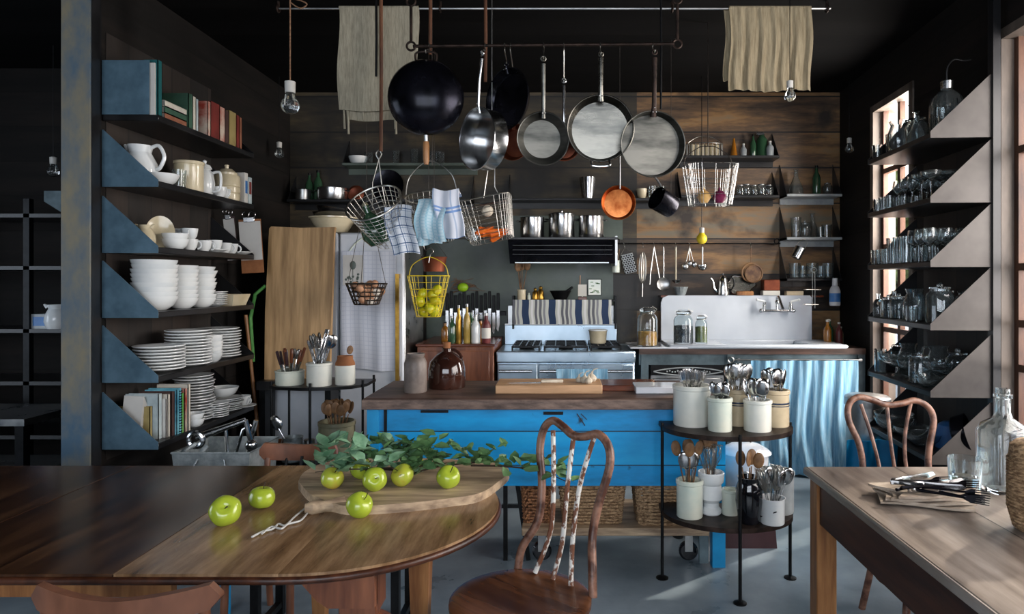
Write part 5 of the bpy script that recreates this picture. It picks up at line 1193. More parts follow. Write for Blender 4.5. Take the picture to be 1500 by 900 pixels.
# ================================================================ pans on the rack
def hook(t, z0, z1):
    k = MB().tube(spline([(-.010, 0, z1-.004), (0, 0, z1+.011), (.012, 0, z1), (.002, 0, (z0+z1)/2), (-.010, 0, z0), (0, 0, z0-.010), (.008, 0, z0)], 5), .0025, 6).build('hook', 'wire', t); return k
ROD = 2.655
def pan(label, px, py, r, depth, mt, hl, wide=.011, rot=0., tiltx=0., tilty=0., Y=3.47, name='frying_pan', hmt=None, flare=.8, out='carbon_steel', thin=False, ear=False, zoff=0):
    """hangs face to the camera: px, py = centre of its rim"""
    c = W(px, py, Y)
    t = thing(name, label, 'pan', (c.x, c.y, c.z), (tiltx, rot, tilty))
    m = MB().at((0, 0, 0), (PI/2, 0, 0))       # lathe axis -> toward the camera (-Y)
    pr = [(0, -depth), (r*flare*.96, -depth), (r*flare, -depth+.004), (r*.985, -.004), (r, 0), (r-.004, 0), (r*.965, -.006), (r*flare-.004, -depth+.008), (0, -depth+.006)]
    m.lathe(pr, 48).build('pan_body', mt, t)
    MB().ring((0, 0, 0), r-.001, .0028, 48, 6, 'y').build('rim', mt, t)
    if hl:
        h = MB(); z0 = r-.01
        h.tube([(0, .012, z0-.02), (0, -.002, z0+.02), (0, -.006, z0+hl*.5), (0, 0, z0+hl*.9)], [wide*1.15, wide*.75, wide*.7, wide*.85], 10)
        h.ring((0, 0, z0+hl), .012, .004, 16, 6, 'y')
        k = h.build('handle', hmt or mt, t)
        m = MB()
        for x, zz in ((-.008, z0+.0), (.008, z0+.0), (0, z0+.022)): m.ball((x, -.012, zz), .004, 8, 5)
        m.build('rivet', 'steel', k)
    if ear: MB().tube(spline([(-.045, -.0, -r+.01), (-.04, -.012, -r-.02), (.04, -.012, -r-.02), (.045, 0, -r+.01)], 5), .006, 8).build('ear_handle', 'steel', t)
    return t
def rodhook(label, px, z1=2.655, Y=3.5, L=.06):
    x = (px-825)*Y/1000; t = thing('rod_hook', label, 'hook', (x, Y, z1+.0))
    MB().tube(spline([(0, -.012, -.002), (0, -.006, .012), (0, .010, .008), (0, .004, -.02), (0, -.004, -L+.012), (0, .006, -L), (0, .016, -L+.012)], 5), .003, 6).build('hook_wire', 'wire', t); return t
# wok seen from behind
def held(t, lx, lz, x=None, top=ROD, Y=3.5, label='', ly=0.):
    """a wire hook from the rod down to the eye of a hanging pan"""
    from mathutils import Euler
    p = Euler(t.rotation_euler).to_matrix() @ Vector((lx, ly, lz)); p = p+t.location
    h = thing('rod_hook', label, 'hook', (p.x, Y, top)); b_ = Vector((0, p.y-Y, p.z-top))
    MB().tube(spline([(0, -.014, -.004), (0, -.006, .012), (0, .012, .006), (0, .006, -.02), b_*.5+Vector((0, .004, 0)), b_+Vector((0, .012, .012)), b_+Vector((0, .0, -.004)), b_+Vector((0, -.014, .008))], 5), .003, 6).build('hook_wire', 'wire', h); return h
c = W(624, 143, 3.42); t = thing('wok', 'big round black wok hanging with its bowl side out', 'wok', tuple(c), (0, 0, PI+.05))
w_ = MB().at((0, 0.0, 0), (-PI/2, 0, 0)); R_ = [(.190*math.sin(a), .115*math.cos(a)) for a in [PI/2*k/14 for k in range(1, 15)]]
w_.lathe([(0, .115)]+R_+[(.186*math.sin(a), .111*math.cos(a)) for a in [PI/2*(14-k)/14 for k in range(0, 14)]]+[(0, .111)], 56).build('wok_bowl', 'carbon_steel', t)
MB().tube(spline([(-.05, 0, .180), (-.045, 0, .225), (.045, 0, .225), (.05, 0, .180)], 5), .006, 8).build('loop_handle', 'iron', t)
MB().tube([(0, 0, -.18), (0, -.005, -.225)], .011, 10).build('handle_socket', 'steel_dull', t)
MB().tube([(0, -.005, -.22), (.0, -.005, -.24), (0, -.005, -.31), (0, -.005, -.335)], [.014, .017, .016, .011], 12).build('wooden_handle', 'warm_wood', t)
held(t, 0, .228, label='wire hook on the pan rod holding the big black wok')
t = pan('deep steel saute pan tilted sideways, left of the black skillet', 698, 203, .158, .09, 'steel', .27, rot=.12, tilty=-.85, tiltx=0, Y=3.42, flare=.95)
held(t, 0, .158-.01+.27, label='wire hook holding the tilted steel saute pan')
t = pan('large thin black skillet half hidden behind the steel pans', 742, 145, .165, .04, 'carbon_steel', .03, tilty=-.75, Y=3.62, flare=.85)
held(t, 0, .165+.02, Y=3.5, label='wire loop hook holding the large black skillet')
t = pan('dull copper red pan partly hidden below the black skillet', 752, 208, .10, .05, 'copper_rust', .27, tilty=-.4, Y=3.72)
held(t, 0, .10-.01+.27, label='wire hook holding the dull copper red pan')
t = pan('medium aluminium frying pan with a riveted handle, third bright pan', 796, 203, .135, .045, 'aluminium', .27, rot=-.02, tilty=.22, tiltx=.10, Y=3.46, flare=.74, wide=.015)
held(t, 0, .135-.01+.27, label='wire hook holding the medium aluminium frying pan')
t = pan('small steel pan mostly hidden behind the medium aluminium pan', 826, 212, .085, .05, 'copper_rust', .26, Y=3.56, hmt='steel')
held(t, 0, .085-.01+.26, label='wire hook holding the small pan behind the aluminium pan')
t = pan('big shiny steel saute pan at the centre of the rack', 880, 188, .170, .08, 'pan_steel', .21, Y=3.46, flare=.88, wide=.018, ear=True, tiltx=.06)
held(t, 0, .17-.01+.21, label='wire hook holding the big centre saute pan')
t = pan('large flat grey steel pan at the right end of the rack', 957, 211, .168, .055, 'aluminium', .30, Y=3.45, rot=-.0, tilty=.16, tiltx=.05, flare=.93, wide=.016, hmt='iron')
held(t, 0, .168-.01+.30, label='wire hook holding the large flat grey pan')
# small pans behind
pan('small copper bottomed pan hanging by the end of the shelf with its bright base out', 906, 297, .115, .05, 'copper', 0, Y=4.55, flare=.85, name='copper_pan')
t = thing('pan_hanger', 'thin steel handle of the copper pan hanging from the shelf edge', 'hook', tuple(W(908, 255, 4.55))); MB().tube([(0, .0, -.10), (0, .0, .12)], .006, 8).build('rod', 'steel_dull', t); MB().tube([(0, 0, .12), (0, 0, CEIL-t.location.z)], .002, 5).build('cord', 'wire_dark', t)
t = thing('pan_hanger', 'thin cord holding the small black saucepan', 'hook', tuple(W(983, 270, 4.5))); MB().tube([(0, 0, -.06), (0, 0, CEIL-t.location.z)], .002, 5).build('cord', 'wire_dark', t)
c = W(973, 297, 4.5); t = thing('black_saucepan', 'small black saucepan hanging sideways with its mouth to the left', 'pan', tuple(c), (0, -1.15, .5))
MB().at((0, 0, -.07)).lathe(shell([(.07, 0), (.075, .008), (.08, .14)], .004), 32).build('pan_body', 'carbon_steel', t); MB().tube([(.075, 0, .04), (.12, .02, .10), (.16, .03, .22)], .007, 8).build('handle', 'steel_dull', t)
# ================================================================ hanging baskets
def wire_basket(name, label, c, Rt, Rb, h, nv, nh, mt='wire', th=.0016, rot=(0, 0, 0), square=False, handle=None, rim=.0035, ry=1.):
    t = thing(name, label, 'basket', tuple(c), rot)
    def pt(a, f):
        R_ = Rb+(Rt-Rb)*f
        if square:
            e = .35; cc, s = math.cos(a), math.sin(a); return (math.copysign(abs(cc)**e, cc)*R_, math.copysign(abs(s)**e, s)*R_*ry, h*f)
        return (R_*math.cos(a), R_*ry*math.sin(a), h*f)
    m = MB()
    for k in range(nv):
        a = 2*PI*k/nv; m.tube([pt(a, f/4) for f in range(5)], th, 4)
    for j in range(nh):
        m.tube([pt(2*PI*k/36, j/nh) for k in range(36)], th, 4, closed=True)
    for k in range(0, nv//2, 2):
        a = 2*PI*k/nv; b_ = -a; m.tube([pt(a, 0), pt(b_, 0)], th, 4)
    m.build('wire_mesh', mt, t)
    MB().tube([pt(2*PI*k/36, 1) for k in range(36)], rim, 6, closed=True).build('rim', mt, t)
    if handle:
        MB().tube(spline([(-Rt, 0, h), (-Rt*.8, 0, h+handle*.6), (0, 0, h+handle), (Rt*.8, 0, h+handle*.6), (Rt, 0, h)], 6), rim*.8, 6).build('bail_handle', mt, t)
    return t
def W3(px, py, Y): return W(px, py, Y)
BY = 3.75
wire_basket('wire_basket', 'tilted round wire basket with a checked towel over its rim, leftmost hanging basket', W(573, 350, BY), .150, .085, .25, 26, 9, rot=(.72, -.28, 0), rim=.005)
t = thing('basket_hanger', 'twisted wire hanger above the leftmost hanging basket', 'hanger', tuple(W(555, 300, BY)))
MB().tube([(-.03, -.02, -.02), (-.035, 0, .12), (0, 0, .25)], .003, 6).tube([(.04, .02, -.04), (.015, 0, .12), (0, 0, .25)], .003, 6).tube(spline([(0, 0, .25), (-.015, 0, .28), (0, 0, .30), (.015, 0, .28), (.0, 0, .25)], 5), .004, 6).build('hanger_wire', 'wire', t)
t = thing('green_bottle', 'dark green flask lying in the leftmost hanging basket', 'bottle', tuple(W(552, 345, BY)), (.1, -.35, 0))
MB().lathe([(0, -.06), (.05, -.05), (.078, .0), (.072, .06), (.035, .11), (.018, .13), (.018, .17), (0, .17)], 28).build('bottle_body', 'green_glass', t); MB().ball((0, 0, .175), .018).build('stopper', 'olive_crock', t)
def draped(label, mt, x0, x1, yt, yb, Y, th=.006, lean=0, bulge=.02, uv=None, seed=0, name='towel'):
    a = W(x0, yt, Y); b_ = W(x1, yb, Y); w_ = b_.x-a.x; h_ = a.z-b_.z; rs = random.Random(seed); ph = [rs.uniform(0, 6) for _ in range(3)]
    def fn(u, v):
        v2 = v*1.25-.25
        if v2 < 0: dy = -v2*.16*1.5; zz = a.z+.01*v2*8-.02
        else: dy = 0; zz = a.z-h_*v2
        return (a.x+w_*u+lean*max(v2, 0)*h_+.006*math.sin(8*v+ph[0]), Y-bulge*math.sin(PI*min(1, max(0, v2)))+dy+.010*math.sin(11*u+ph[1]+2*v)*(.4+v), zz+.008*math.sin(5*u+ph[2]))
    return solo(MB().sheet(fn, 26, 22, th, uv or (w_, h_*1.25)), name, mt, label, 'towel')
draped('white towel with a blue window check hanging over the rim of the leftmost basket', 'check_towel', 562, 602, 300, 372, 3.62, lean=.18, seed=1, uv=(.2, .36))
c_ = W(633, 232, BY); t = thing('basket_hanger', 'thin cord above the looped handle of the second basket', 'hanger', tuple(c_)); MB().tube([(0, 0, -.04), (0, 0, CEIL-c_.z)], .002, 5).build('cord', 'wire_dark', t)
wire_basket('wire_basket', 'round wire basket full of blue towels with a tall looped handle, second hanging basket', W(636, 352, BY), .145, .11, .24, 26, 9, rot=(-.12, -.08, 0), handle=.21, rim=.004)
draped('pale blue striped towel bunched in the second hanging basket', 'blue_towel', 612, 655, 292, 352, 3.60, lean=-.05, bulge=.05, seed=2)
draped('white and blue edged towel hanging over the front of the second basket', 'white_check', 634, 672, 276, 348, 3.58, lean=.12, bulge=.02, seed=3)
draped('light blue towel drooping low in the second hanging basket', 'blue_towel', 610, 648, 322, 358, 3.63, lean=0, bulge=.03, seed=7)
wire_basket('wire_basket', 'square edged wire basket with carrots, third hanging basket', W(721, 352, 3.70), .145, .115, .22, 34, 8, rot=(-.05, -.20, 0), square=True, ry=.8, rim=.004)
t = thing('basket_hanger', 'thin double wire hanger above the carrot basket', 'hanger', tuple(W(722, 290, 3.7)))
MB().tube([(-.05, 0, .0), (-.02, 0, .2)], .0025, 6).tube([(.03, 0, .02), (.01, 0, .06), (.01, 0, .2)], .0025, 6).ring((-.005, 0, .21), .02, .003, 14, 6, 'y').tube([(-.005, 0, .22), (-.005, 0, CEIL-t.location.z)], .002, 5).build('hanger_wire', 'wire', t)
cr = W(718, 344, 3.62)
def mk_carrot():
    t = thing('carrot', 'x', 'carrot'); MB().tube([(-.055, 0, 0), (-.045, 0, 0), (0, 0, 0), (.055, 0, 0)], [.008, .016, .012, .003], 10).build('root', 'carrot', t); return t
carrot = Kind(mk_carrot); rs = random.Random(3)
for i in range(12): carrot('orange carrot at the bottom of the third hanging basket', (cr.x+rs.uniform(-.035, .045), cr.y+rs.uniform(.0, .09), cr.z+rs.uniform(-.008, .03)), (0, rs.uniform(-.5, .2), rs.uniform(-.6, .6)), 'carrots in the third hanging basket')
tag(MB().ball((0, 0, 0), .032).build('garlic_bulb', 'garlic', None, True, tuple(W(714, 309, 3.65))), 'pale garlic bulb held in the wires of the carrot basket', 'garlic')
t = thing('wall_lamp', 'round clear glass jar lying beside the carrots in the third basket', 'jar', tuple(W(692, 344, 3.66))); t.name = 'glass_jar'; MB().at((0, 0, 0), (PI/2, 0, 0)).lathe(shell([(.03, -.03), (.038, -.02), (.04, .03), (.03, .04)], .003, -.02), 20).build('jar_body', 'glass', t)
# yellow basket with lemons
YB = 4.35
wire_basket('yellow_basket', 'tapering yellow wire basket of lemons hanging left of the slate wall', W(628, 464, YB), .125, .072, .26, 16, 6, 'yellow_wire', .0019, square=True, ry=.7, rim=.0035, handle=.12)
t = thing('basket_hook', 'tangled wire hook above the yellow basket', 'hook', tuple(W(628, 385, YB))); MB().tube(spline([(0, 0, 0), (.01, 0, .05), (.03, 0, .07), (.01, 0, .095), (-.02, 0, .08), (-.03, 0, .12), (.02, 0, .15), (0, 0, .2)], 5), .003, 6).build('hook_wire', 'wire', t); MB().tube([(0, 0, .2), (0, 0, CEIL-t.location.z)], .002, 5).build('cord', 'wire_dark', t)
def mk_lemon():
    t = thing('lemon', 'x', 'lemon'); MB().at((0, 0, 0), (PI/2, .3, 0)).lathe([(0, -.043), (.008, -.038), (.026, -.024), (.033, 0), (.026, .024), (.008, .038), (0, .043)], 18).build('peel', 'lemon', t); return t
lemon = Kind(mk_lemon)
for i, (dx, dy, dz) in enumerate([(-.03, 0, .03), (.035, .0, .035), (0, .03, .07), (-.05, -.02, .095), (.045, -.02, .10), (.01, -.03, .055), (.02, .02, .14), (-.045, .02, .145), (.05, .02, .17)]):
    c = W(628, 464, YB); lemon('yellow green lemon in the yellow wire basket', (c.x+dx, c.y+dy, c.z+dz), (rnd(0, 2), rnd(0, 2), rnd(0, 3)), 'lemons in the yellow wire basket')
t = thing('basket_cup', 'dark copper bucket hanging behind the yellow basket', 'bucket', tuple(W(636, 398, 4.7)))
MB().lathe(shell([(.07, 0), (.085, .09), (.09, .1)], .004), 24).build('cup_body', 'copper_rust', t)
MB().tube([(-.088, 0, .1), (0, 0, .22), (.088, 0, .1)], .002, 5).tube([(0, 0, .22), (0, 0, CEIL-t.location.z)], .002, 5).build('bail', 'wire_dark', t)
# egg basket
EB = 4.30
c = W(537, 446, EB); t = wire_basket('egg_basket', 'shallow dark wire basket of eggs hanging in front of the refrigerator cloth', c, .125, .075, .13, 18, 5, 'wire_dark', .0035, rim=.005)
t = thing('basket_hanger', 'three long thin cords holding the egg basket', 'hanger', (c.x, c.y, c.z+.13))
MB().tube([(-.12, 0, 0), (-.05, 0, .33), (0, 0, .5)], .002, 5).tube([(.12, 0, 0), (.05, 0, .33), (0, 0, .5)], .002, 5).tube([(0, -.12, 0), (0, 0, .5)], .002, 5).tube([(0, 0, .5), (0, 0, CEIL-c.z-.13)], .002, 5).build('cord', 'wire_dark', t)
def mk_egg(mt):
    def f():
        t = tag(MB().lathe([(0, 0)]+[(.021*math.sin(a)*(1-.12*math.cos(a)*-1*-1), .028-.028*math.cos(a)) for a in [PI*k/10 for k in range(1, 10)]]+[(0, .056)], 16).build('egg', mt), 'x', 'egg'); return t
    return f
eggb = Kind(mk_egg('egg_brown')); eggw = Kind(mk_egg('egg_white')); rs = random.Random(9)
for i in range(44):
    a = rs.uniform(0, 6.28); f = i/44; q = rs.uniform(0, 1)**.5*(.05+.04*f); k = eggw if i % 4 == 1 else eggb
    k('%s egg in the shallow dark wire basket' % ('white' if k is eggw else 'brown'), (c.x+q*math.cos(a), c.y+q*math.sin(a), c.z+.008+.105*f), (rs.uniform(0, 1.5), rs.uniform(0, 1.5), 0), '%s eggs in the wire basket' % ('white' if k is eggw else 'brown'), 1.2)
# right basket with onions
RB = 4.2; c = W(1040, 301, RB)
wire_basket('wire_basket', 'upright steel wire basket with two onions hanging on the right of the pans', c, .155, .12, .245, 32, 4, 'steel_dull', .0013, rot=(0, 0, .1), square=True, ry=.75, rim=.003)
for nm, dx, mt in (('yellow onion at the left of the right hanging wire basket', -.045, 'onion'), ('red onion at the right of the right hanging wire basket', .05, 'red_onion')):
    t = thing('onion', nm, 'onion', (c.x+dx, c.y-.04, c.z+.045)); MB().lathe([(0, -.038), (.022, -.034), (.044, 0), (.03, .03), (.008, .042), (.004, .06), (0, .06)], 22, ribs=9, ribd=.02).build('bulb', mt, t)
c2 = W(1037, 243, RB); t = thing('basket_hanger', 'arched wire handle above the onion basket', 'hanger', tuple(c2))
MB().tube(spline([(-.15, 0, 0), (-.13, 0, .06), (-.05, 0, .115), (0, 0, .12), (.05, 0, .115), (.13, 0, .06), (.15, 0, 0)], 5), .003, 6).tube([(0, 0, .12), (0, 0, CEIL-c2.z)], .003, 6).build('hanger_wire', 'wire_dark', t)
# ================================================================ ropes, poles, bulbs
def hangrope(name, label, px, y0, y1, Y, r, mt, knot=False):
    a = W(px, y1, Y); t = thing(name, label, 'rope' if name == 'rope' else 'pole', (a.x, a.y, a.z)); MB().tube([(0, 0, 0), (.002, 0, (CEIL-a.z)*.5), (0, 0, CEIL-a.z)], r, 8).build('strand' if name == 'rope' else 'shaft', mt, t)
    if knot: MB().tube(spline([(0, 0, (CEIL-a.z)-.30), (.04, 0, CEIL-a.z-.31), (.07, 0, CEIL-a.z-.33), (.05, 0, CEIL-a.z-.35), (.0, 0, CEIL-a.z-.33)], 5), .005, 6).build('knot_loop', mt, t)
    return t
hangrope('wooden_pole', 'long thin brown pole hanging in front of the plain linen cloth', 558, 0, 222, 3.75, .010, 'wood_pole')
hangrope('wooden_pole', 'thin brown pole coming down behind the wok', 630, 0, 80, 3.6, .009, 'wood_pole')
hangrope('wooden_pole', 'thin brown pole hanging behind the rod right of the wok', 711, 0, 120, 3.7, .009, 'wood_pole')
hangrope('iron_chain', 'dark iron strap hanging beside the brown pole before the linen cloth', 551, 0, 112, 3.82, .007, 'black_metal')
hangrope('iron_chain', 'thin dark iron rod hanging at the right end of the pan rack', 968, 0, 160, 3.7, .006, 'black_metal')
def bulb(label, px, py, Y, s=1, cordm='rope', knot=False):
    a = W(px, py, Y); t = thing('pendant_bulb', label, 'lamp', (a.x, a.y, a.z)); L = CEIL-a.z
    MB().tube([(0, 0, .07*s), (0, 0, L)], .0035 if cordm == 'rope' else .002, 6).build('cord', cordm, t)
    MB().lathe([(0, .03*s), (.02*s, .03*s), (.021*s, .075*s), (.008, .08*s), (0, .08*s)], 18).build('socket', 'socket', t)
    b_ = MB(); b_.lathe([(0, -.055*s)]+[(.036*s*math.sin(a_), -.02*s-.036*s*math.cos(a_)) for a_ in [PI*k/12 for k in range(1, 10)]]+[(.015*s, .032*s), (0, .032*s)], 22).build('glass_bulb', 'glass', t)
    MB().tube([(-.012*s, 0, .02*s), (-.014*s, 0, -.02*s), (.014*s, 0, -.02*s), (.012*s, 0, .02*s)], .0012, 5).build('filament', 'wire', t)
    if knot: MB().tube(spline([(0, 0, L-.16), (.05, 0, L-.17), (.085, 0, L-.19), (.05, 0, L-.21), (0, 0, L-.18)], 5), .0035, 6).build('cord_knot', cordm, t)
    return t
bulb('round clear bulb on a tan cord with a knot, hanging near the left', 425, 147, 3.45, 1.25, 'rope', True)
bulb('small far bulb hanging below and left of the knotted bulb', 409, 222, 5.3, .95, 'black_metal')
bulb('clear bulb on a thin dark cord hanging in front of the upper right cloth', 1157, 136, 3.7, .85, 'black_metal')
bulb('small far bulb near the dark right corner of the back wall', 1244, 215, 5.4, .9, 'black_metal')
bulb('small bulb hanging above the books at the top left shelf', 263, 140, 4.45, .9, 'black_metal')
bulb('small dim bulb hanging in the dark left room beside the post', 78, 247, 4.6, 1.0, 'black_metal')
# the room at the left of the post
t = thing('storage_rack', 'dark steel storage rack with angled ends in the left room', 'rack', (-4.6, 4.55, 0))
for z_ in (.42, .78, 1.13, 1.55, 1.9): MB().box(0, 1.75, 0, .4, z_-.025, z_).build('rack_board', 'shelf_black', t)
for x in (0, 1.0, 1.72): MB().box(x, x+.04, 0, .04, 0, 2.0).box(x, x+.04, .36, .4, 0, 2.0).build('rack_post', 'black_metal', t)
m_ = MB().at((1.05, -.004, 0), (PI/2, 0, 0)); m_.prism([(.10, 2.05), (.55, 2.05), (.55, 1.70), (.10, 1.98)], 0, .01); m_.build('end_panel', 'grey_board', t)
whitejug('white jug on the dark rack in the left room', (-3.42, 4.6, 1.13-.0), .5, sc=.95)
t = thing('tissue_box', 'small grey box with a blue front on the dark rack in the left room', 'box', (-3.50, 4.62, 1.13)); MB().box(-.07, .07, -.05, .05, 0, .10, .002).build('box_body', 'stone_grey', t); MB().box(-.05, .05, -.052, -.05, .02, .08).build('blue_front', 'plastic_blue', t)
t = thing('steel_worktop', 'long steel bench top catching blue light in the left room', 'bench', (-4.3, 3.9, 0)); MB().box(-.6, 1.22, 0, .5, .62, .66).build('bench_top', 'steel_dull', t); MB().box(-.6, 1.22, 0, .5, .30, .33).build('bench_shelf', 'steel_dull', t)
for x in (-.55, 1.15):
    for y in (.02, .43): MB().box(x, x+.05, y, y+.05, 0, .62).build('leg', 'black_metal', t)
# ================================================================ right wall shelf glassware
def onR(x, y, z): p = RL(x, 3.4+y, z); return (p.x, p.y, p.z)
# top shelf: ribbed demijohn and clear bottles
z = RS[0]
p = onR(-.22, .13, z); t = thing('ribbed_demijohn', 'large ribbed glass siphon bottle on the top right shelf', 'bottle', p)
MB().lathe(shell([(.075, 0), (.08, .01), (.08, .17), (.07, .205), (.04, .235), (.025, .245), (.025, .26)], .005), 48, ribs=18, ribd=.035).build('bottle_body', 'glass', t)
MB().lathe([(0, .25), (.028, .25), (.03, .29), (.015, .295), (0, .30)], 20).build('collar', 'steel_dull', t)
MB().tube(spline([(0, 0, .29), (.0, -.005, .36), (.03, -.01, .40), (.08, -.01, .395), (.12, -.01, .40)], 6), .005, 8).build('siphon_tube', 'black_metal', t)
Z1 = [(-.30, .30, carafe, 'clear flask next to the ribbed siphon on the top right shelf', .95), (-.24, .42, jar, 'clear lidded jar in the middle of the top right shelf', 1.2), (-.30, .52, pitcher, 'glass pitcher toward the far end of the top right shelf', 1.0), (-.28, .66, tallglass, 'tall glass at the far end of the top right shelf', 1.0), (-.33, .74, tumbler, 'small tumbler at the very far corner of the top right shelf', .9), (-.2, .58, tallglass, 'tall glass behind the pitcher on the top right shelf', 1.1)]
for x, y, k, nm, s in Z1: k(nm, onR(x, y, z), .3, None, s)
bs = Kind(mk_jar(.06, .22, 12, 'glass', 'ribbed_jar'))
bs('tall ribbed glass jar with a stacked stopper beside the siphon bottle', onR(-.13, .33, z), 0, None, 1.0)
def rows(kind, name, xs, ys, z, grp, sc=1, jit=.004, seed=0):
    rs = random.Random(seed)
    for j, y in enumerate(ys):
        for i, x in enumerate(xs):
            where = 'front row' if i == 0 else ('back row' if i == len(xs)-1 else 'middle row')
            end = ', near end' if j == 0 else (', far end' if j == len(ys)-1 else '')
            lab = '%s, %s%s, %s' % (name, where, end, grp.split(' on ')[1]+(' group' if j < 0 else ''))
            kind(lab, onR(x+rs.uniform(-jit, jit), y+rs.uniform(-jit, jit), z), rs.uniform(0, 6), grp+', '+where+end, sc)
# shelf two: stemware
z = RS[1]
rows(coupe, 'wide coupe glass', (-.31, -.21, -.11), (.10, .20), z, 'the coupe glasses on the second right shelf', 1.05, seed=1)
rows(wine, 'stemmed wine glass', (-.32, -.24, -.16), (.30, .385, .47), z, 'the wine glasses on the second right shelf', .85, seed=2)
rows(tumbler, 'small footed tumbler', (-.33, -.25, -.17), (.56, .64, .73), z, 'the tumblers on the second right shelf', .85, seed=3)
z = RS[2]
rows(wine, 'stemmed wine glass', (-.32, -.24, -.16, -.08), (.10, .19, .28), z, 'the wine glasses on the third right shelf', 1.0, seed=4)
rows(tallglass, 'tall straight glass', (-.32, -.24, -.16), (.37, .45, .53), z, 'the tall glasses on the third right shelf', 1.15, seed=5)
rows(tumbler, 'short tumbler', (-.33, -.25, -.17), (.61, .69, .76), z, 'the short tumblers on the third right shelf', 1.0, seed=6)
z = RS[3]
ribjar('big ribbed glass jar at the near end of the fourth right shelf', onR(-.24, .16, z), 0, None, .95)
jar('plain glass jar behind the big ribbed jar on the fourth right shelf', onR(-.12, .12, z), 0, None, 1.2)
pitcher('glass pitcher in the middle of the fourth right shelf', onR(-.27, .38, z), 1.2, None, 1.0)
jar('clear lidded jar beside the pitcher on the fourth right shelf', onR(-.14, .32, z), 0, None, 1.2)
jar('squat clear jar next to the bottles on the fourth right shelf', onR(-.30, .51, z), 0, None, .95)
tallglass('tall glass behind the squat jar on the fourth right shelf', onR(-.20, .48, z), 0, None, 1.0)
jar('small clear jar near the far end of the fourth right shelf', onR(-.31, .63, z), 0, None, .9)
cb = bottle_k('glass_bottle', 'glass', 'glass', .03, .15)
cb('slim clear bottle at the far end of the fourth right shelf', onR(-.33, .73, z), 0, None, .95)
cb('slim clear bottle in the far back corner of the fourth right shelf', onR(-.24, .72, z), 0, None, 1.05)
tumbler('small tumbler between the pitcher and the ribbed jar on the fourth right shelf', onR(-.33, .28, z), 0, None, .9)
z = RS[4]
stemcake('footed glass bowl near the middle of the fifth right shelf', onR(-.26, .42, z), 0, None, 1.1)
stemcake('footed glass bowl toward the far end of the fifth right shelf', onR(-.28, .58, z), 0, None, 1.35)
stemcake('wide footed glass bowl close to the near end of the fifth right shelf', onR(-.20, .22, z), 0, None, 1.3)
pitcher('glass pitcher standing behind the footed bowls of the fifth right shelf', onR(-.13, .40, z), 2, None, 1.1)
jar('round glass jar at the near end of the fifth right shelf', onR(-.28, .30, z), 0, None, 1.1)
tallglass('tall glass at the far end of the fifth right shelf', onR(-.32, .72, z), 0, None, 1.1)
pitcher('glass pitcher at the far back corner of the fifth right shelf', onR(-.18, .66, z), 3, None, 1.05)
gb = lk('glass_bowl', shell([(.03, 0), (.035, .003), (.065, .03), (.075, .055)], .003), 'glass', 'bowl', 24)
gb('shallow glass bowl in front of the near footed bowl on the fifth right shelf', onR(-.30, .14, z), 0, None, .9)
gb('upper glass bowl stacked on the shallow bowl of the fifth right shelf', onR(-.30, .14, z+.015), 0, None, .9)
jar('lidded glass jar in the back row of the fifth right shelf', onR(-.10, .26, z), 0, None, 1.25)
z = RS[5]
for i, (x, y, s) in enumerate(((-.28, .62, 1.5), (-.28, .62, 1.5), (-.26, .44, 1.35), (-.27, .28, 1.25))):
    gb(['lower large glass bowl at the far end of the lowest right shelf', 'upper large glass bowl at the far end of the lowest right shelf', 'glass bowl in the middle of the lowest right shelf', 'glass bowl left of the blue tub on the lowest right shelf'][i], onR(x, y, z+(.03 if i == 1 else 0)), 0, None, s)
t = thing('plastic_tub', 'upturned blue plastic tub on the lowest right shelf', 'tub', onR(-.13, .25, z)); MB().lathe([(.09, 0), (.085, .0), (.085, .05), (.07, .12), (.05, .135), (0, .138)], 28).build('tub_body', 'plastic_blue', t)
p = onR(-.20, .10, z+.10); t = thing('black_pot', 'round black pan standing on edge beside the blue tub on the lowest right shelf', 'pan', p, (1.3, 0, .9)); MB().lathe(shell([(.07, 0), (.09, .01), (.10, .07)], .004), 28).build('pan_body', 'carbon_steel', t)
# ================================================================ back wall: small things
def BWp(px, py, Y=5.62): return W(px, py, Y)
def onshelf(px, z, Y=5.65): return ((px-825)*Y/1000, Y, z)
saucepot = None
def mk_pot(name, label, loc, r, h, mt='steel', lid=True, lab='pot'):
    t = thing(name, label, lab, loc)
    MB().lathe(shell([(r*.97, 0), (r, .005), (r, h-.003), (r+.004, h)], .003), 36).build('pot_body', mt, t)
    if lid:
        MB().lathe([(0, h), (r+.004, h), (r+.004, h+.006), (r*.8, h+.015), (.01, h+.02), (.01, h+.03), (.018, h+.035), (0, h+.04)], 30).build('lid', mt, t)
    for s in (-1, 1): MB().tube(spline([(s*r*.97, -.03, h*.8), (s*(r+.025), -.02, h*.82), (s*(r+.025), .02, h*.82), (s*r*.97, .03, h*.8)], 4), .004, 6).build('side_handle', mt, t)
    return t
mk_pot('saucepan', 'lidless steel pot at the left on the range hood', (-.245, 5.42, 1.79), .095, .165, lid=False)
mk_pot('saucepan', 'tall lidded steel pot in the middle on the range hood', (-.012, 5.42, 1.79), .105, .185)
mk_pot('saucepan', 'steel pot with a low rim at the right on the range hood', (.222, 5.42, 1.79), .10, .175, lid=False)
z = zb(291)
mtc = lk('metal_cup', shell([(.045, 0), (.045, .004), (.062, .13), (.066, .18)], .003), 'steel', 'cup', 24, ribs=16, ribd=.03)
mtc('fluted steel beaker on the long back shelf right of the hood pots', onshelf(861, z), 0, None, 1.0)
glb = bottle_k('brown_bottle', 'amber', 'black_metal', .03, .19); 
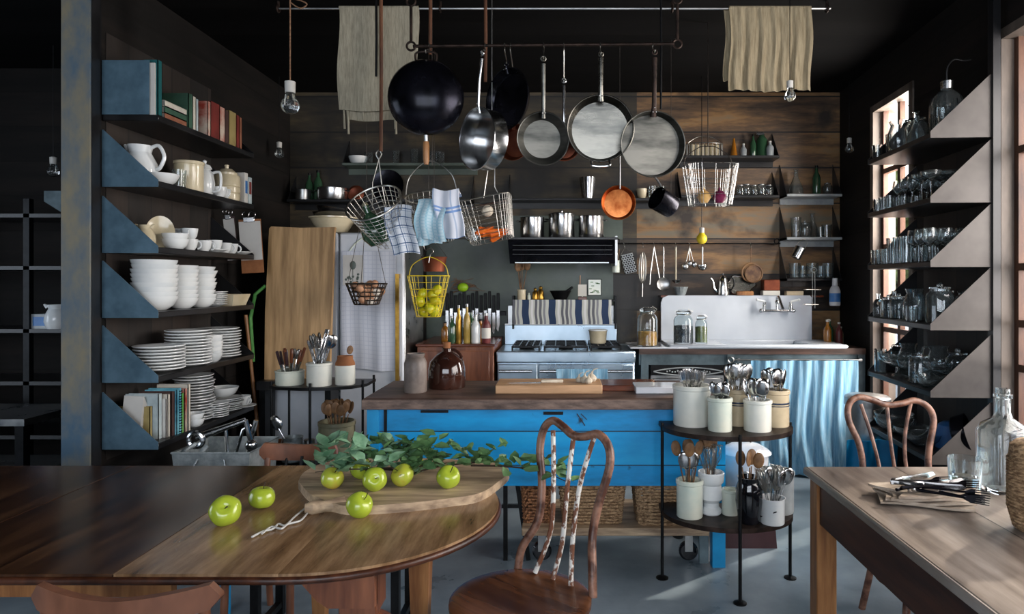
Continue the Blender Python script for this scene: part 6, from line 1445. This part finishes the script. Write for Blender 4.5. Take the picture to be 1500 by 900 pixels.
for i, (px, s, k, nm) in enumerate(((940, 1.0, mug, 'cream mug on the long back shelf behind the flat grey pan'), (955, 1.2, tumbler, 'clear tumbler beside the cream mug on the long back shelf'), (968, 1.2, tumbler, 'clear tumbler at the right end of the long back shelf'))): k(nm, onshelf(px, z), .5, None, s)
# shelf behind the wok
z = zb(240)
for i, (px, k, s, nm) in enumerate(((525, bowl_s, 1.2, 'small white bowl at the left end of the upper back shelf'), (540, tumbler, 1.1, 'glass tumbler beside the small bowl on the upper back shelf'), (580, tallglass, .9, 'slim glass right of the poles on the upper back shelf'), (607, tallglass, 1.0, 'slim glass under the wok on the upper back shelf'), (634, tumbler, 1.2, 'glass tumbler at the right of the upper back shelf'), (645, tumbler, 1.1, 'last glass tumbler at the right of the upper back shelf'))): k(nm, onshelf(px, z), 0, None, s)
# steel bowls above the fridge
z = zb(293)
mk_pot('steel_pot', 'wide steel pot on the lower left back shelf', onshelf(487, z, 5.64), .12, .10, lid=False)
mk_pot('steel_pot', 'small dark steel pot at the left on the lower left back shelf', onshelf(444, z, 5.64), .06, .09, 'steel_dull', lid=False)
glb2 = bottle_k('dark_bottle', 'green_glass', 'black_metal', .035, .26)
glb2('tall dark bottle behind the steel pots above the refrigerator', onshelf(466, z, 5.70), 0); glb2('tall dark bottle left of the wide steel pot above the refrigerator', onshelf(453, z, 5.70), 0, None, .9)
t = thing('copper_mould', 'round copper mould leaning on the wall above the refrigerator', 'mould', (onshelf(522, z+.06, 5.70)), (PI/2-.15, 0, 0)); MB().lathe([(0, 0), (.06, 0), (.07, .02), (.05, .03), (.03, .02), (0, .02)], 24).build('mould_body', 'copper_rust', t)
t = thing('dark_platter', 'large dark round platter leaning on the wall behind the leftmost basket', 'platter', (onshelf(568, z+.13, 5.70)), (PI/2-.1, 0, 0)); MB().lathe([(0, 0), (.1, 0), (.135, .012), (.135, .016), (.1, .006), (0, .006)], 36).build('platter_body', 'carbon_steel', t)
p = (-1.685, 5.0, 1.80)
basin('large cream mixing bowl on top of the refrigerator', p, 0, None, .98)
steelbowl('lower steel bowl nested in the cream mixing bowl on the refrigerator', (p[0], p[1], 1.80+.055), 0, None, .95); steelbowl('upper steel bowl on the stack on the refrigerator', (p[0], p[1], 1.80+.10), (0, .12, 0), None, .85)
t = thing('clay_pot', 'small reddish clay pot on the right of the refrigerator top', 'pot', (-1.44, 5.0, 1.80)); MB().lathe(shell([(.035, 0), (.05, .02), (.055, .06), (.05, .08)], .004), 22).build('pot_body', 'copper_rust', t)
# right back shelves
z = zb(229)
t = thing('wire_rack_basket', 'round wire rack holding upright cups on the upper right back shelf', 'basket', onshelf(1032, z, 5.66)); m_ = MB()
for k in range(26): a = 2*PI*k/26; m_.tube([(.15*math.cos(a), .07*math.sin(a), 0), (.15*math.cos(a), .07*math.sin(a), .11)], .003, 5)
m_.ring((0, 0, .11), .15, .004, 30, 6, 'z', .47).ring((0, 0, .003), .15, .004, 30, 6, 'z', .47).tube(spline([(-.15, 0, .11), (-.08, 0, .16), (0, 0, .18), (.08, 0, .16), (.15, 0, .11)], 5), .003, 6).build('wires', 'wire', t)
m_ = MB()
for k in range(6): m_.at((-.10+.04*k, 0, .005)).lathe([(0, 0), (.018, 0), (.02, .10), (0, .10)], 12)
for k in range(6): tag(MB().lathe([(0, 0), (.017, 0), (.019, .10), (0, .10)], 12).build('paper_cup', 'cream_china', None, True, (onshelf(1032, z, 5.66)[0]-.10+.04*k, 5.66, z+.005)), 'narrow cream cup in the round wire rack on the upper right back shelf', 'cup', 'cups in the round wire rack')
t = thing('small_funnel', 'narrow amber cone on the upper right back shelf', 'funnel', onshelf(1075, z, 5.66)); MB().lathe([(0, 0), (.032, 0), (.03, .02), (.008, .15), (.006, .16), (0, .16)], 20).build('cone', 'amber', t)
tiny = bottle_k('spice_bottle', 'stone_grey', 'label_white', .026, .115)
tiny('grey spice bottle with a white cap beside the amber cone', onshelf(1089, z, 5.66)); tiny('grey white capped spice bottle at the right end of the upper right back shelf', onshelf(1128, z, 5.64), 0, None, 1.15)
glb2('tall dark bottle before the right end of the upper right back shelf', onshelf(1103, z, 5.68), 0, None, .75)
t = thing('glass_siphon', 'bulky dark glass siphon with a pale head on the upper right back shelf', 'siphon', onshelf(1116, z, 5.69)); MB().lathe([(0, 0), (.045, 0), (.045, .15), (.02, .19), (0, .19)], 24).build('siphon_body', 'green_glass', t); MB().box(-.05, .02, -.015, .015, .19, .215, .005).build('head', 'steel', t)
z = zb(287)
for i, px in enumerate((1084, 1093, 1104, 1115, 1126)): smalljar(['leftmost small spice jar on the lower right back shelf', 'second small spice jar from the left on the lower right back shelf', 'middle small spice jar on the lower right back shelf', 'second small spice jar from the right on the lower right back shelf', 'rightmost small spice jar on the lower right back shelf'][i], onshelf(px, z, 5.64), 0, None, 1.1+.08*(i % 2))
Zc = [zb(285), zb(348), zb(408)]
carafe('conical glass flask on the top small corner shelf', onshelf(1166, Zc[0], 5.64), 0, None, 1.15); glb2('dark slim bottle on the top small corner shelf', onshelf(1196, Zc[0], 5.66), 0, None, .95); jar('small glass jar at the right of the top small corner shelf', onshelf(1212, Zc[0], 5.64), 0, None, .7)
tallglass('tall glass at the left of the middle small corner shelf', onshelf(1166, Zc[1], 5.64), 0, None, 1.3); carafe('glass flask in the middle of the middle small corner shelf', onshelf(1190, Zc[1], 5.66), 0, None, 1.1); jar('round glass jar at the centre of the middle small corner shelf', onshelf(1179, Zc[1], 5.62), 0, None, .9); tumbler('small glass at the right of the middle small corner shelf', onshelf(1211, Zc[1], 5.64), 0, None, 1.2); tumbler('second small glass at the right of the middle small corner shelf', onshelf(1202, Zc[1], 5.62), 0, None, 1.0)
for i, px in enumerate((1164, 1176, 1190, 1203, 1213)): tumbler(['leftmost glass on the bottom small corner shelf', 'second glass from the left on the bottom small corner shelf', 'middle glass on the bottom small corner shelf', 'second glass from the right on the bottom small corner shelf', 'rightmost glass on the bottom small corner shelf'][i], onshelf(px, Zc[2], 5.63), 0, None, 1.15 if i % 2 else 1.4)
# utensils on the rail: hang by a hook; origin at the rail
def tool(name, label, px, cat, parts, rot=0, Y=RY-.02):
    t = thing(name, label, cat, ((px-825)*Y/1000, Y, RZ), (0, rot, 0))
    MB().tube(spline([(0, .01, .0), (0, .028, .008), (0, .026, -.004), (0, .0, -.015), (0, -.004, -.03), (0, .006, -.035)], 4), .003, 6).build('hook', 'wire', t)
    for nm, mb, mt in parts: mb.build(nm, mt, t)
    return t
m_ = MB().at((0, -.004, 0)); m_.box(-.05, .05, -.03, .0, -.25, -.09, .006)
hh = MB()
for r in range(9):
    for c_ in range(5): hh.ball((-.042+.021*c_+(.01 if r % 2 else 0)-.005, -.035, -.105-.017*r), .007, 6, 4)
tool('box_grater', 'steel grater hanging tilted from the wall rail', 914, 'grater', [('grater_body', m_, 'stone_grey'), ('holes', hh, 'black_metal'), ('wire_bail', MB().tube([(-.05, -.015, -.09), (0, 0, -.035), (.05, -.015, -.09)], .003, 6), 'wire')], -.22)
wk = MB()
for k in range(5):
    a = PI*k/5
    wk.tube([(math.cos(a)*.032*math.sin(b), math.sin(a)*.02*math.sin(b), -.20+.13*math.cos(b)) for b in [2*PI*j/18 for j in range(18)]], .0018, 5, closed=True)
tool('balloon_whisk', 'wire whisk hanging head up from the wall rail', 942, 'whisk', [('wire_loops', wk, 'wire'), ('handle', MB().tube([(0, 0, -.33), (0, 0, -.44)], .008, 8), 'steel_dull')], .02)
tool('kitchen_tongs', 'open steel tongs hanging from the wall rail', 958, 'tongs', [('arms', MB().tube([(0, 0, -.03), (-.03, 0, -.25), (-.035, 0, -.34)], .005, 6).tube([(0, 0, -.03), (.03, 0, -.2), (.05, 0, -.32)], .005, 6), 'steel_dull')])
tool('skimmer', 'steel skimmer with a round perforated disc hanging from the wall rail', 972, 'skimmer', [('handle', MB().tube([(0, 0, -.03), (0, 0, -.28)], .006, 8), 'steel'), ('disc', MB().at((0, 0, -.335), (PI/2, 0, 0)).lathe([(0, 0), (.04, .004), (.055, .012), (.055, .015), (.04, .007), (0, .003)], 24), 'steel_dull')])
tool('ladle', 'long plain ladle hanging from the wall rail left of the measuring spoons', 990, 'ladle', [('handle', MB().tube([(0, 0, -.03), (0, 0, -.30)], .006, 8), 'cream_china'), ('ladle_bowl', MB().at((0, -.03, -.33)).lathe(shell([(.012, 0), (.03, .012), (.038, .03)], .003), 20), 'steel')])
tool('measuring_spoons', 'bunch of steel measuring spoons hanging from the wall rail', 1010, 'spoons', [('spoon_set', MB().tube([(0, 0, -.03), (-.03, 0, -.16)], .004, 6).tube([(0, 0, -.03), (.03, 0, -.15)], .004, 6).tube([(0, 0, -.03), (.0, 0, -.14)], .004, 6).ball((-.035, 0, -.19), .028, 12, 8, (1, .5, 1)).ball((.04, 0, -.175), .024, 12, 8, (1, .5, 1)).ball((0, -.01, -.165), .02, 12, 8, (1, .5, 1)), 'steel_dull')])
tool('ladle', 'short white handled ladle hanging right of the measuring spoons', 1029, 'ladle', [('handle', MB().tube([(0, 0, -.03), (0, 0, -.17)], .006, 8), 'china'), ('ladle_bowl', MB().at((0, 0, -.225)).lathe([(0, 0), (.03, .01), (.042, .035), (.04, .05), (.012, .06), (0, .06)], 20), 'steel')])
tool('round_trivet', 'round reddish wooden trivet hanging alone at the right of the wall rail', 1100, 'trivet', [('trivet_ring', MB().ring((0, 0, -.24), .075, .008, 32, 8, 'y').ring((.02, -.01, -.25), .07, .007, 32, 8, 'y'), 'spoon_wood'), ('trivet_disc', MB().at((.015, -.008, -.25), (PI/2, 0, 0)).lathe([(0, 0), (.065, 0), (.065, .01), (0, .01)], 28), 'spoon_wood'), ('cord', MB().tube([(0, 0, -.03), (0, 0, -.16)], .003, 6), 'rope')])
tool('measuring_cup', 'green grey cup of brushes hanging at the left end of the wall rail', 902, 'cup', [('cup_body', MB().at((0, 0, -.24)).lathe(shell([(.035, 0), (.038, .1)], .003), 20), 'pale_green_glaze'), ('brush_handles', MB().tube([(0, 0, -.22), (-.01, .01, -.03)], .005, 6).tube([(.01, 0, -.22), (.03, .01, -.05)], .005, 6), 'spoon_wood'), ('wire_bail', MB().tube([(-.03, 0, -.14), (0, 0, -.03), (.03, 0, -.14)], .002, 6), 'wire')], .0)
t = thing('pendant_bulb', 'bright yellow painted bulb hanging above the wall rail', 'lamp', tuple(W(1028, 350, 5.3))); MB().ball((0, 0, 0), .042).lathe([(.03, .025), (.018, .05), (0, .05)], 18).build('yellow_bulb', 'yellow_wire', t); MB().lathe([(0, .045), (.02, .045), (.02, .085), (0, .09)], 16).build('socket', 'socket', t); MB().tube([(0, 0, .08), (0, 0, CEIL-t.location.z)], .003, 6).build('cord', 'black_metal', t)
t = thing('mug', 'steel mug hanging at the front of the lower corner shelf', 'mug', tuple(W(1170, 368, 5.45)), (0, .5, 0)); MB().at((0, 0, -.06)).lathe(shell([(.04, 0), (.042, .09)], .003), 22).build('mug_body', 'steel', t); MB().tube(spline([(.03, 0, .03), (.03, 0, .09), (-.02, 0, .10), (-.04, 0, .03)], 5), .003, 6).build('wire_handle', 'wire', t)
# on the sink back
z = SZ-.005+.388; Y = 5.60
tag(MB().lathe(shell([(.03, 0), (.04, .01), (.055, .06), (.06, .07)], .003), 24, ribs=10, ribd=.05).build('fluted_bowl', 'galvanised', None, True, ((997-825)*Y/1000, Y, z)), 'small fluted steel bowl at the left on the sink back ledge', 'bowl')
t = thing('wall_ledge', 'thin wall ledge above the sink back carrying the coffee pot and tray', 'ledge', (1.42, 5.66, z)); MB().box(-.62, .71, -.075, .085, -.016, 0).build('ledge_board', 'red_wood', t)
t = thing('coffee_pot', 'tall steel coffee pot with a long spout on the sink back ledge', 'coffee pot', ((1059-825)*Y/1000, Y, z))
MB().lathe([(0, 0), (.05, 0), (.052, .01), (.04, .1), (.034, .135), (.02, .155), (.006, .165), (.009, .18), (0, .185)], 24).build('pot_body', 'steel', t); MB().tube(spline([(-.045, 0, .03), (-.075, 0, .06), (-.08, 0, .11), (-.10, 0, .14)], 5), [.012]*8+[.007]*8, 8).build('spout', 'steel', t); MB().tube(spline([(.03, 0, .14), (.08, 0, .14), (.09, 0, .08), (.05, 0, .03)], 5), .007, 8).build('handle', 'black_metal', t)
t = thing('serving_tray', 'scalloped silver tray leaning on the wall above the sink back', 'tray', ((1089-825)*Y/1000, Y+.08, z), (-.12, 0, 0))
n = 48; o_ = [((.115+.012*math.cos(6*a))*math.cos(a), .085+(.078+.008*math.cos(6*a))*math.sin(a)) for a in [2*PI*k/n for k in range(n)]]
MB().at((0, 0, 0), (PI/2, 0, 0)).prism(o_, 0, .006).build('tray_plate', 'pan_steel', t); MB().tube([(x, -.008, y_) for x, y_ in o_], .007, 6, closed=True).build('raised_rim', 'steel', t)
tag(MB().box(-.07, .07, -.02, .02, 0, .035, .006).build('wooden_brush', 'warm_wood', None, True, ((1090-825)*Y/1000, Y-.02, z)), 'small reddish wooden brush in front of the scalloped tray', 'brush')
t = thing('copper_canister', 'copper topped square canister right of the silver tray', 'canister', ((1128-825)*Y/1000, Y, z)); MB().box(-.07, .07, -.04, .04, 0, .04, .004).build('base', 'label_white', t); MB().box(-.065, .07, -.045, .045, .04, .13, .006).build('copper_top', 'copper_rust', t)
tag(MB().box(-.07, .07, -.03, .03, 0, .035, .004).build('sponge_dish', 'tan_glaze', None, True, ((1163-825)*Y/1000, Y-.0, z)), 'small flat cream dish right of the copper canister', 'dish')
t = thing('soap_rack', 'thin wire rack hooked over the right end of the sink back', 'rack', tuple(W(1192, 430, 5.5))); MB().tube([(-.01, 0, .17), (-.01, 0, -.10)], .004, 6).tube([(.01, 0, .17), (.01, 0, -.12)], .004, 6).ring((0, 0, .19), .02, .004, 14, 6, 'y').tube([(-.07, -.02, -.09), (.03, -.02, -.09), (.03, .03, -.09), (-.07, .03, -.09)], .003, 6, closed=True).tube([(-.07, -.02, .03), (.05, -.02, .03), (.05, .03, .03), (-.07, .03, .03)], .003, 6, closed=True).build('rack_wire', 'wire', t)
c = W(1223, 448, 5.45); t = thing('soap_bottle', 'white and blue hanging soap bottle near the right corner', 'bottle', tuple(c)); MB().lathe([(0, 0), (.038, 0), (.042, .01), (.042, .12), (.03, .15), (.02, .16), (0, .16)], 24).build('bottle_body', 'plastic_white', t); MB().lathe([(.0425, .03), (.043, .10)], 24).build('blue_label', 'plastic_blue', t); MB().lathe([(0, .155), (.022, .155), (.02, .22), (0, .22)], 16).build('pump', 'plastic_white', t)
for i, (px, mt, s) in enumerate(((1212, 'amber', 1), (1220, 'green_glass', 1.0), (1229, 'jam', .9), (1237, 'olive_crock', .7))):
    k = bottle_k('small_bottle', mt, 'label_white', .03, .2); k(['leftmost small amber bottle right of the sink', 'small green bottle right of the sink behind the soap', 'small dark red bottle right of the sink', 'smallest olive bottle at the far right of the counter'][i], ((px-825)*5.4/1000, 5.4+.07*(i % 2), SZ-.005), 0, None, s)
# jars left of and on the sink
def bigjar(label, px, py, Y, z, r, h, fill, fh, bale=True):
    t = thing('storage_jar', label, 'jar', ((px-825)*Y/1000, Y, z))
    MB().lathe(shell([(r*.95, 0), (r, .006), (r, h*.66), (r*.85, h*.75), (r*.66, h*.79), (r*.66, h*.86)], .003, .008), 28).build('jar_body', 'glass', t)
    MB().lathe([(0, .010), (r*.93, .010), (r*.94, h*fh), (r*.6, h*fh+.006), (0, h*fh+.002)], 24).build('contents', fill, t)
    MB().lathe([(0, h*.85), (r*.74, h*.85), (r*.76, h*.9), (r*.5, h*.95), (0, h*.96)], 24).build('lid', 'glass', t)
    MB().ring((0, 0, h*.82), r*.7, .003, 24, 6).tube([(r*.7, 0, h*.82), (r*.95, 0, h*.9), (r*.5, 0, h*.97)], .003, 6).build('wire_bale', 'wire', t)
    return t
bigjar('tall glass jar of yellow pasta left of the white sink', 948, 502, 5.20, SZ+.006, .078, .31, 'pasta', .36)
bigjar('large glass jar of dark beans standing on the sink edge', 1001, 500, 5.24, SZ+.023, .075, .27, 'bean_dark', .5)
bigjar('small glass jar of green lentils beside the dark bean jar', 1027, 500, 5.24, SZ+.023, .048, .225, 'bean_green', .55)
# range top and shelf
t = thing('cream_pot', 'cream enamel pot on the right burner of the range', 'pot', ((876-825)*5.3/1000, 5.30, .967)); MB().lathe(shell([(.055, 0), (.062, .006), (.07, .09), (.075, .1)], .004), 30).build('pot_body', 'cream_china', t); MB().lathe([(0, .10), (.076, .10), (.07, .108), (0, .112)], 28).build('lid', 'china', t)
z = 1.297; Y = 5.58
crock('small pale crock of brushes at the left on the range shelf', ((764-825)*Y/1000, Y, z), .034, .085, 'cream_china')
bunch([(woodspoon, 'thin wooden spoon')], 5, ((764-825)*Y/1000, Y, z), .03, .085, 'spoons', 'the small crock on the range shelf', seed=20, tilt=.4)
for i, (px, mt, s) in enumerate(((775, 'pale_green_glaze', .6), (784, 'brass', 1.0), (792, 'brass', 1.15))):
    t = thing('small_canister', ['tiny pale green pot beside the brushes on the range shelf', 'small brass canister on the range shelf', 'taller brass pepper mill next to the brass canister on the range shelf'][i], 'canister', ((px-825)*Y/1000, Y, z)); t.scale = (s, s, s); MB().lathe([(0, 0), (.024, 0), (.026, .01), (.022, .06), (.012, .075), (.014, .09), (0, .1)], 20).build('canister_body', mt, t)
t = thing('mortar', 'black stone mortar with its pestle on the range shelf', 'mortar', ((821-825)*Y/1000, Y, z)); MB().lathe(shell([(.05, 0), (.055, .01), (.075, .05), (.09, .075)], .01), 30).build('mortar_bowl', 'black_metal', t); MB().tube([(.0, 0, .03), (.06, 0, .075), (.10, 0, .105)], [.02, .012, .009], 10).build('pestle', 'black_metal', t)
t = thing('salt_box', 'small white board on a dark wooden foot on the range shelf', 'ornament', ((853-825)*Y/1000, Y, z)); MB().box(-.035, .035, -.03, .03, 0, .025, .003).build('wooden_foot', 'red_wood', t); MB().box(-.035, .035, -.01, .01, .03, .125).box(-.005,.005,-.004,.004,.02,.035).build('white_board', 'label_white', t); MB().tube([(-.02, 0, .12), (-.018, 0, .2)], .005, 6).build('wooden_stick', 'warm_wood', t)
t = thing('framed_picture', 'small framed green and white picture on the wall behind the range shelf', 'picture', (BWp(871, 421, 5.72).x, 5.73, BWp(871, 421, 5.72).z)); MB().box(-.058, .058, 0, .008, -.07, .07).build('frame', 'black_metal', t)
m_ = MB(); m_.box(-.052, .052, -.003, 0, -.064, .064); m_.build('picture_sheet', 'pale_green_glaze', t)
m_ = MB(); rs = random.Random(4)
for k in range(13): x, zz = rs.uniform(-.04, .04), rs.uniform(-.055, .05); m_.box(x-.012, x+.012, -.005, -.003, zz-.003, zz+.004)
m_.build('leaf_print', 'leaf', t)
# fruit and vine hanging on the slate
c = W(678, 421, 5.68); t = thing('hanging_fruit', 'bright lime green fruit stuck before the slate wall with dry twigs', 'fruit', tuple(c)); MB().ball((0, 0, 0), .042, 18, 12, (1.1, .8, .9)).build('fruit_body', 'bright_green', t)
m_ = MB(); rs = random.Random(8)
for k in range(14): m_.tube(spline([(0, 0.02, 0), (rs.uniform(-.1, .12), .03, rs.uniform(-.04, .06)), (rs.uniform(-.15, .18), .04, rs.uniform(-.06, .08))], 4), .002, 5)
m_.build('dry_twigs', 'rope', t)
# on the wooden cabinet: knives on a block and bottles
z = .99
t = thing('knife_rack', 'dark magnetic strip on the slate wall holding the row of knives', 'knife rack', (-.76, 5.725, z+.19)); MB().box(-.26, .28, -.012, .012, -.018, .018, .003).build('strip', 'black_metal', t)
for i in range(13):
    x = -.72+.0355*i-.25; darkknife('black handled knife on the dark magnetic strip', (x, 5.70, z+.36+.02*math.sin(i*2.1)), (PI, 0, 0), 'knives on the magnetic strip', (1.3, 1.0, 1.25))
bb = [(662, 'green_glass', .2, .032, 'dark green bottle at the left on the wooden cabinet'), (672, 'brass', .28, .024, 'slim golden bottle on the wooden cabinet'), (684, 'oil', .29, .026, 'tall amber oil bottle in the middle on the wooden cabinet'), (697, 'china', .21, .034, 'white bottle with sloping shoulders on the wooden cabinet'), (712, 'jam', .22, .034, 'dark red jar bottle with a white top on the wooden cabinet')]
for px, mt, h, r, nm in bb: bottle_k('oil_bottle', mt, 'steel_dull', r, h, lab='label_white' if mt in ('jam',) else None)(nm, ((px-825)*5.1/1000, 5.10, z))
for px, mt, h, nm in ((652, 'amber', .15, 'short amber jar behind the green bottle on the wooden cabinet'), (704, 'amber', .17, 'amber bottle behind the white bottle on the wooden cabinet'), (690, 'green_glass', .24, 'dark bottle behind the tall oil bottle on the wooden cabinet')): bottle_k('oil_bottle', mt, 'black_metal', .03, h)(nm, ((px-825)*5.22/1000, 5.22, z))
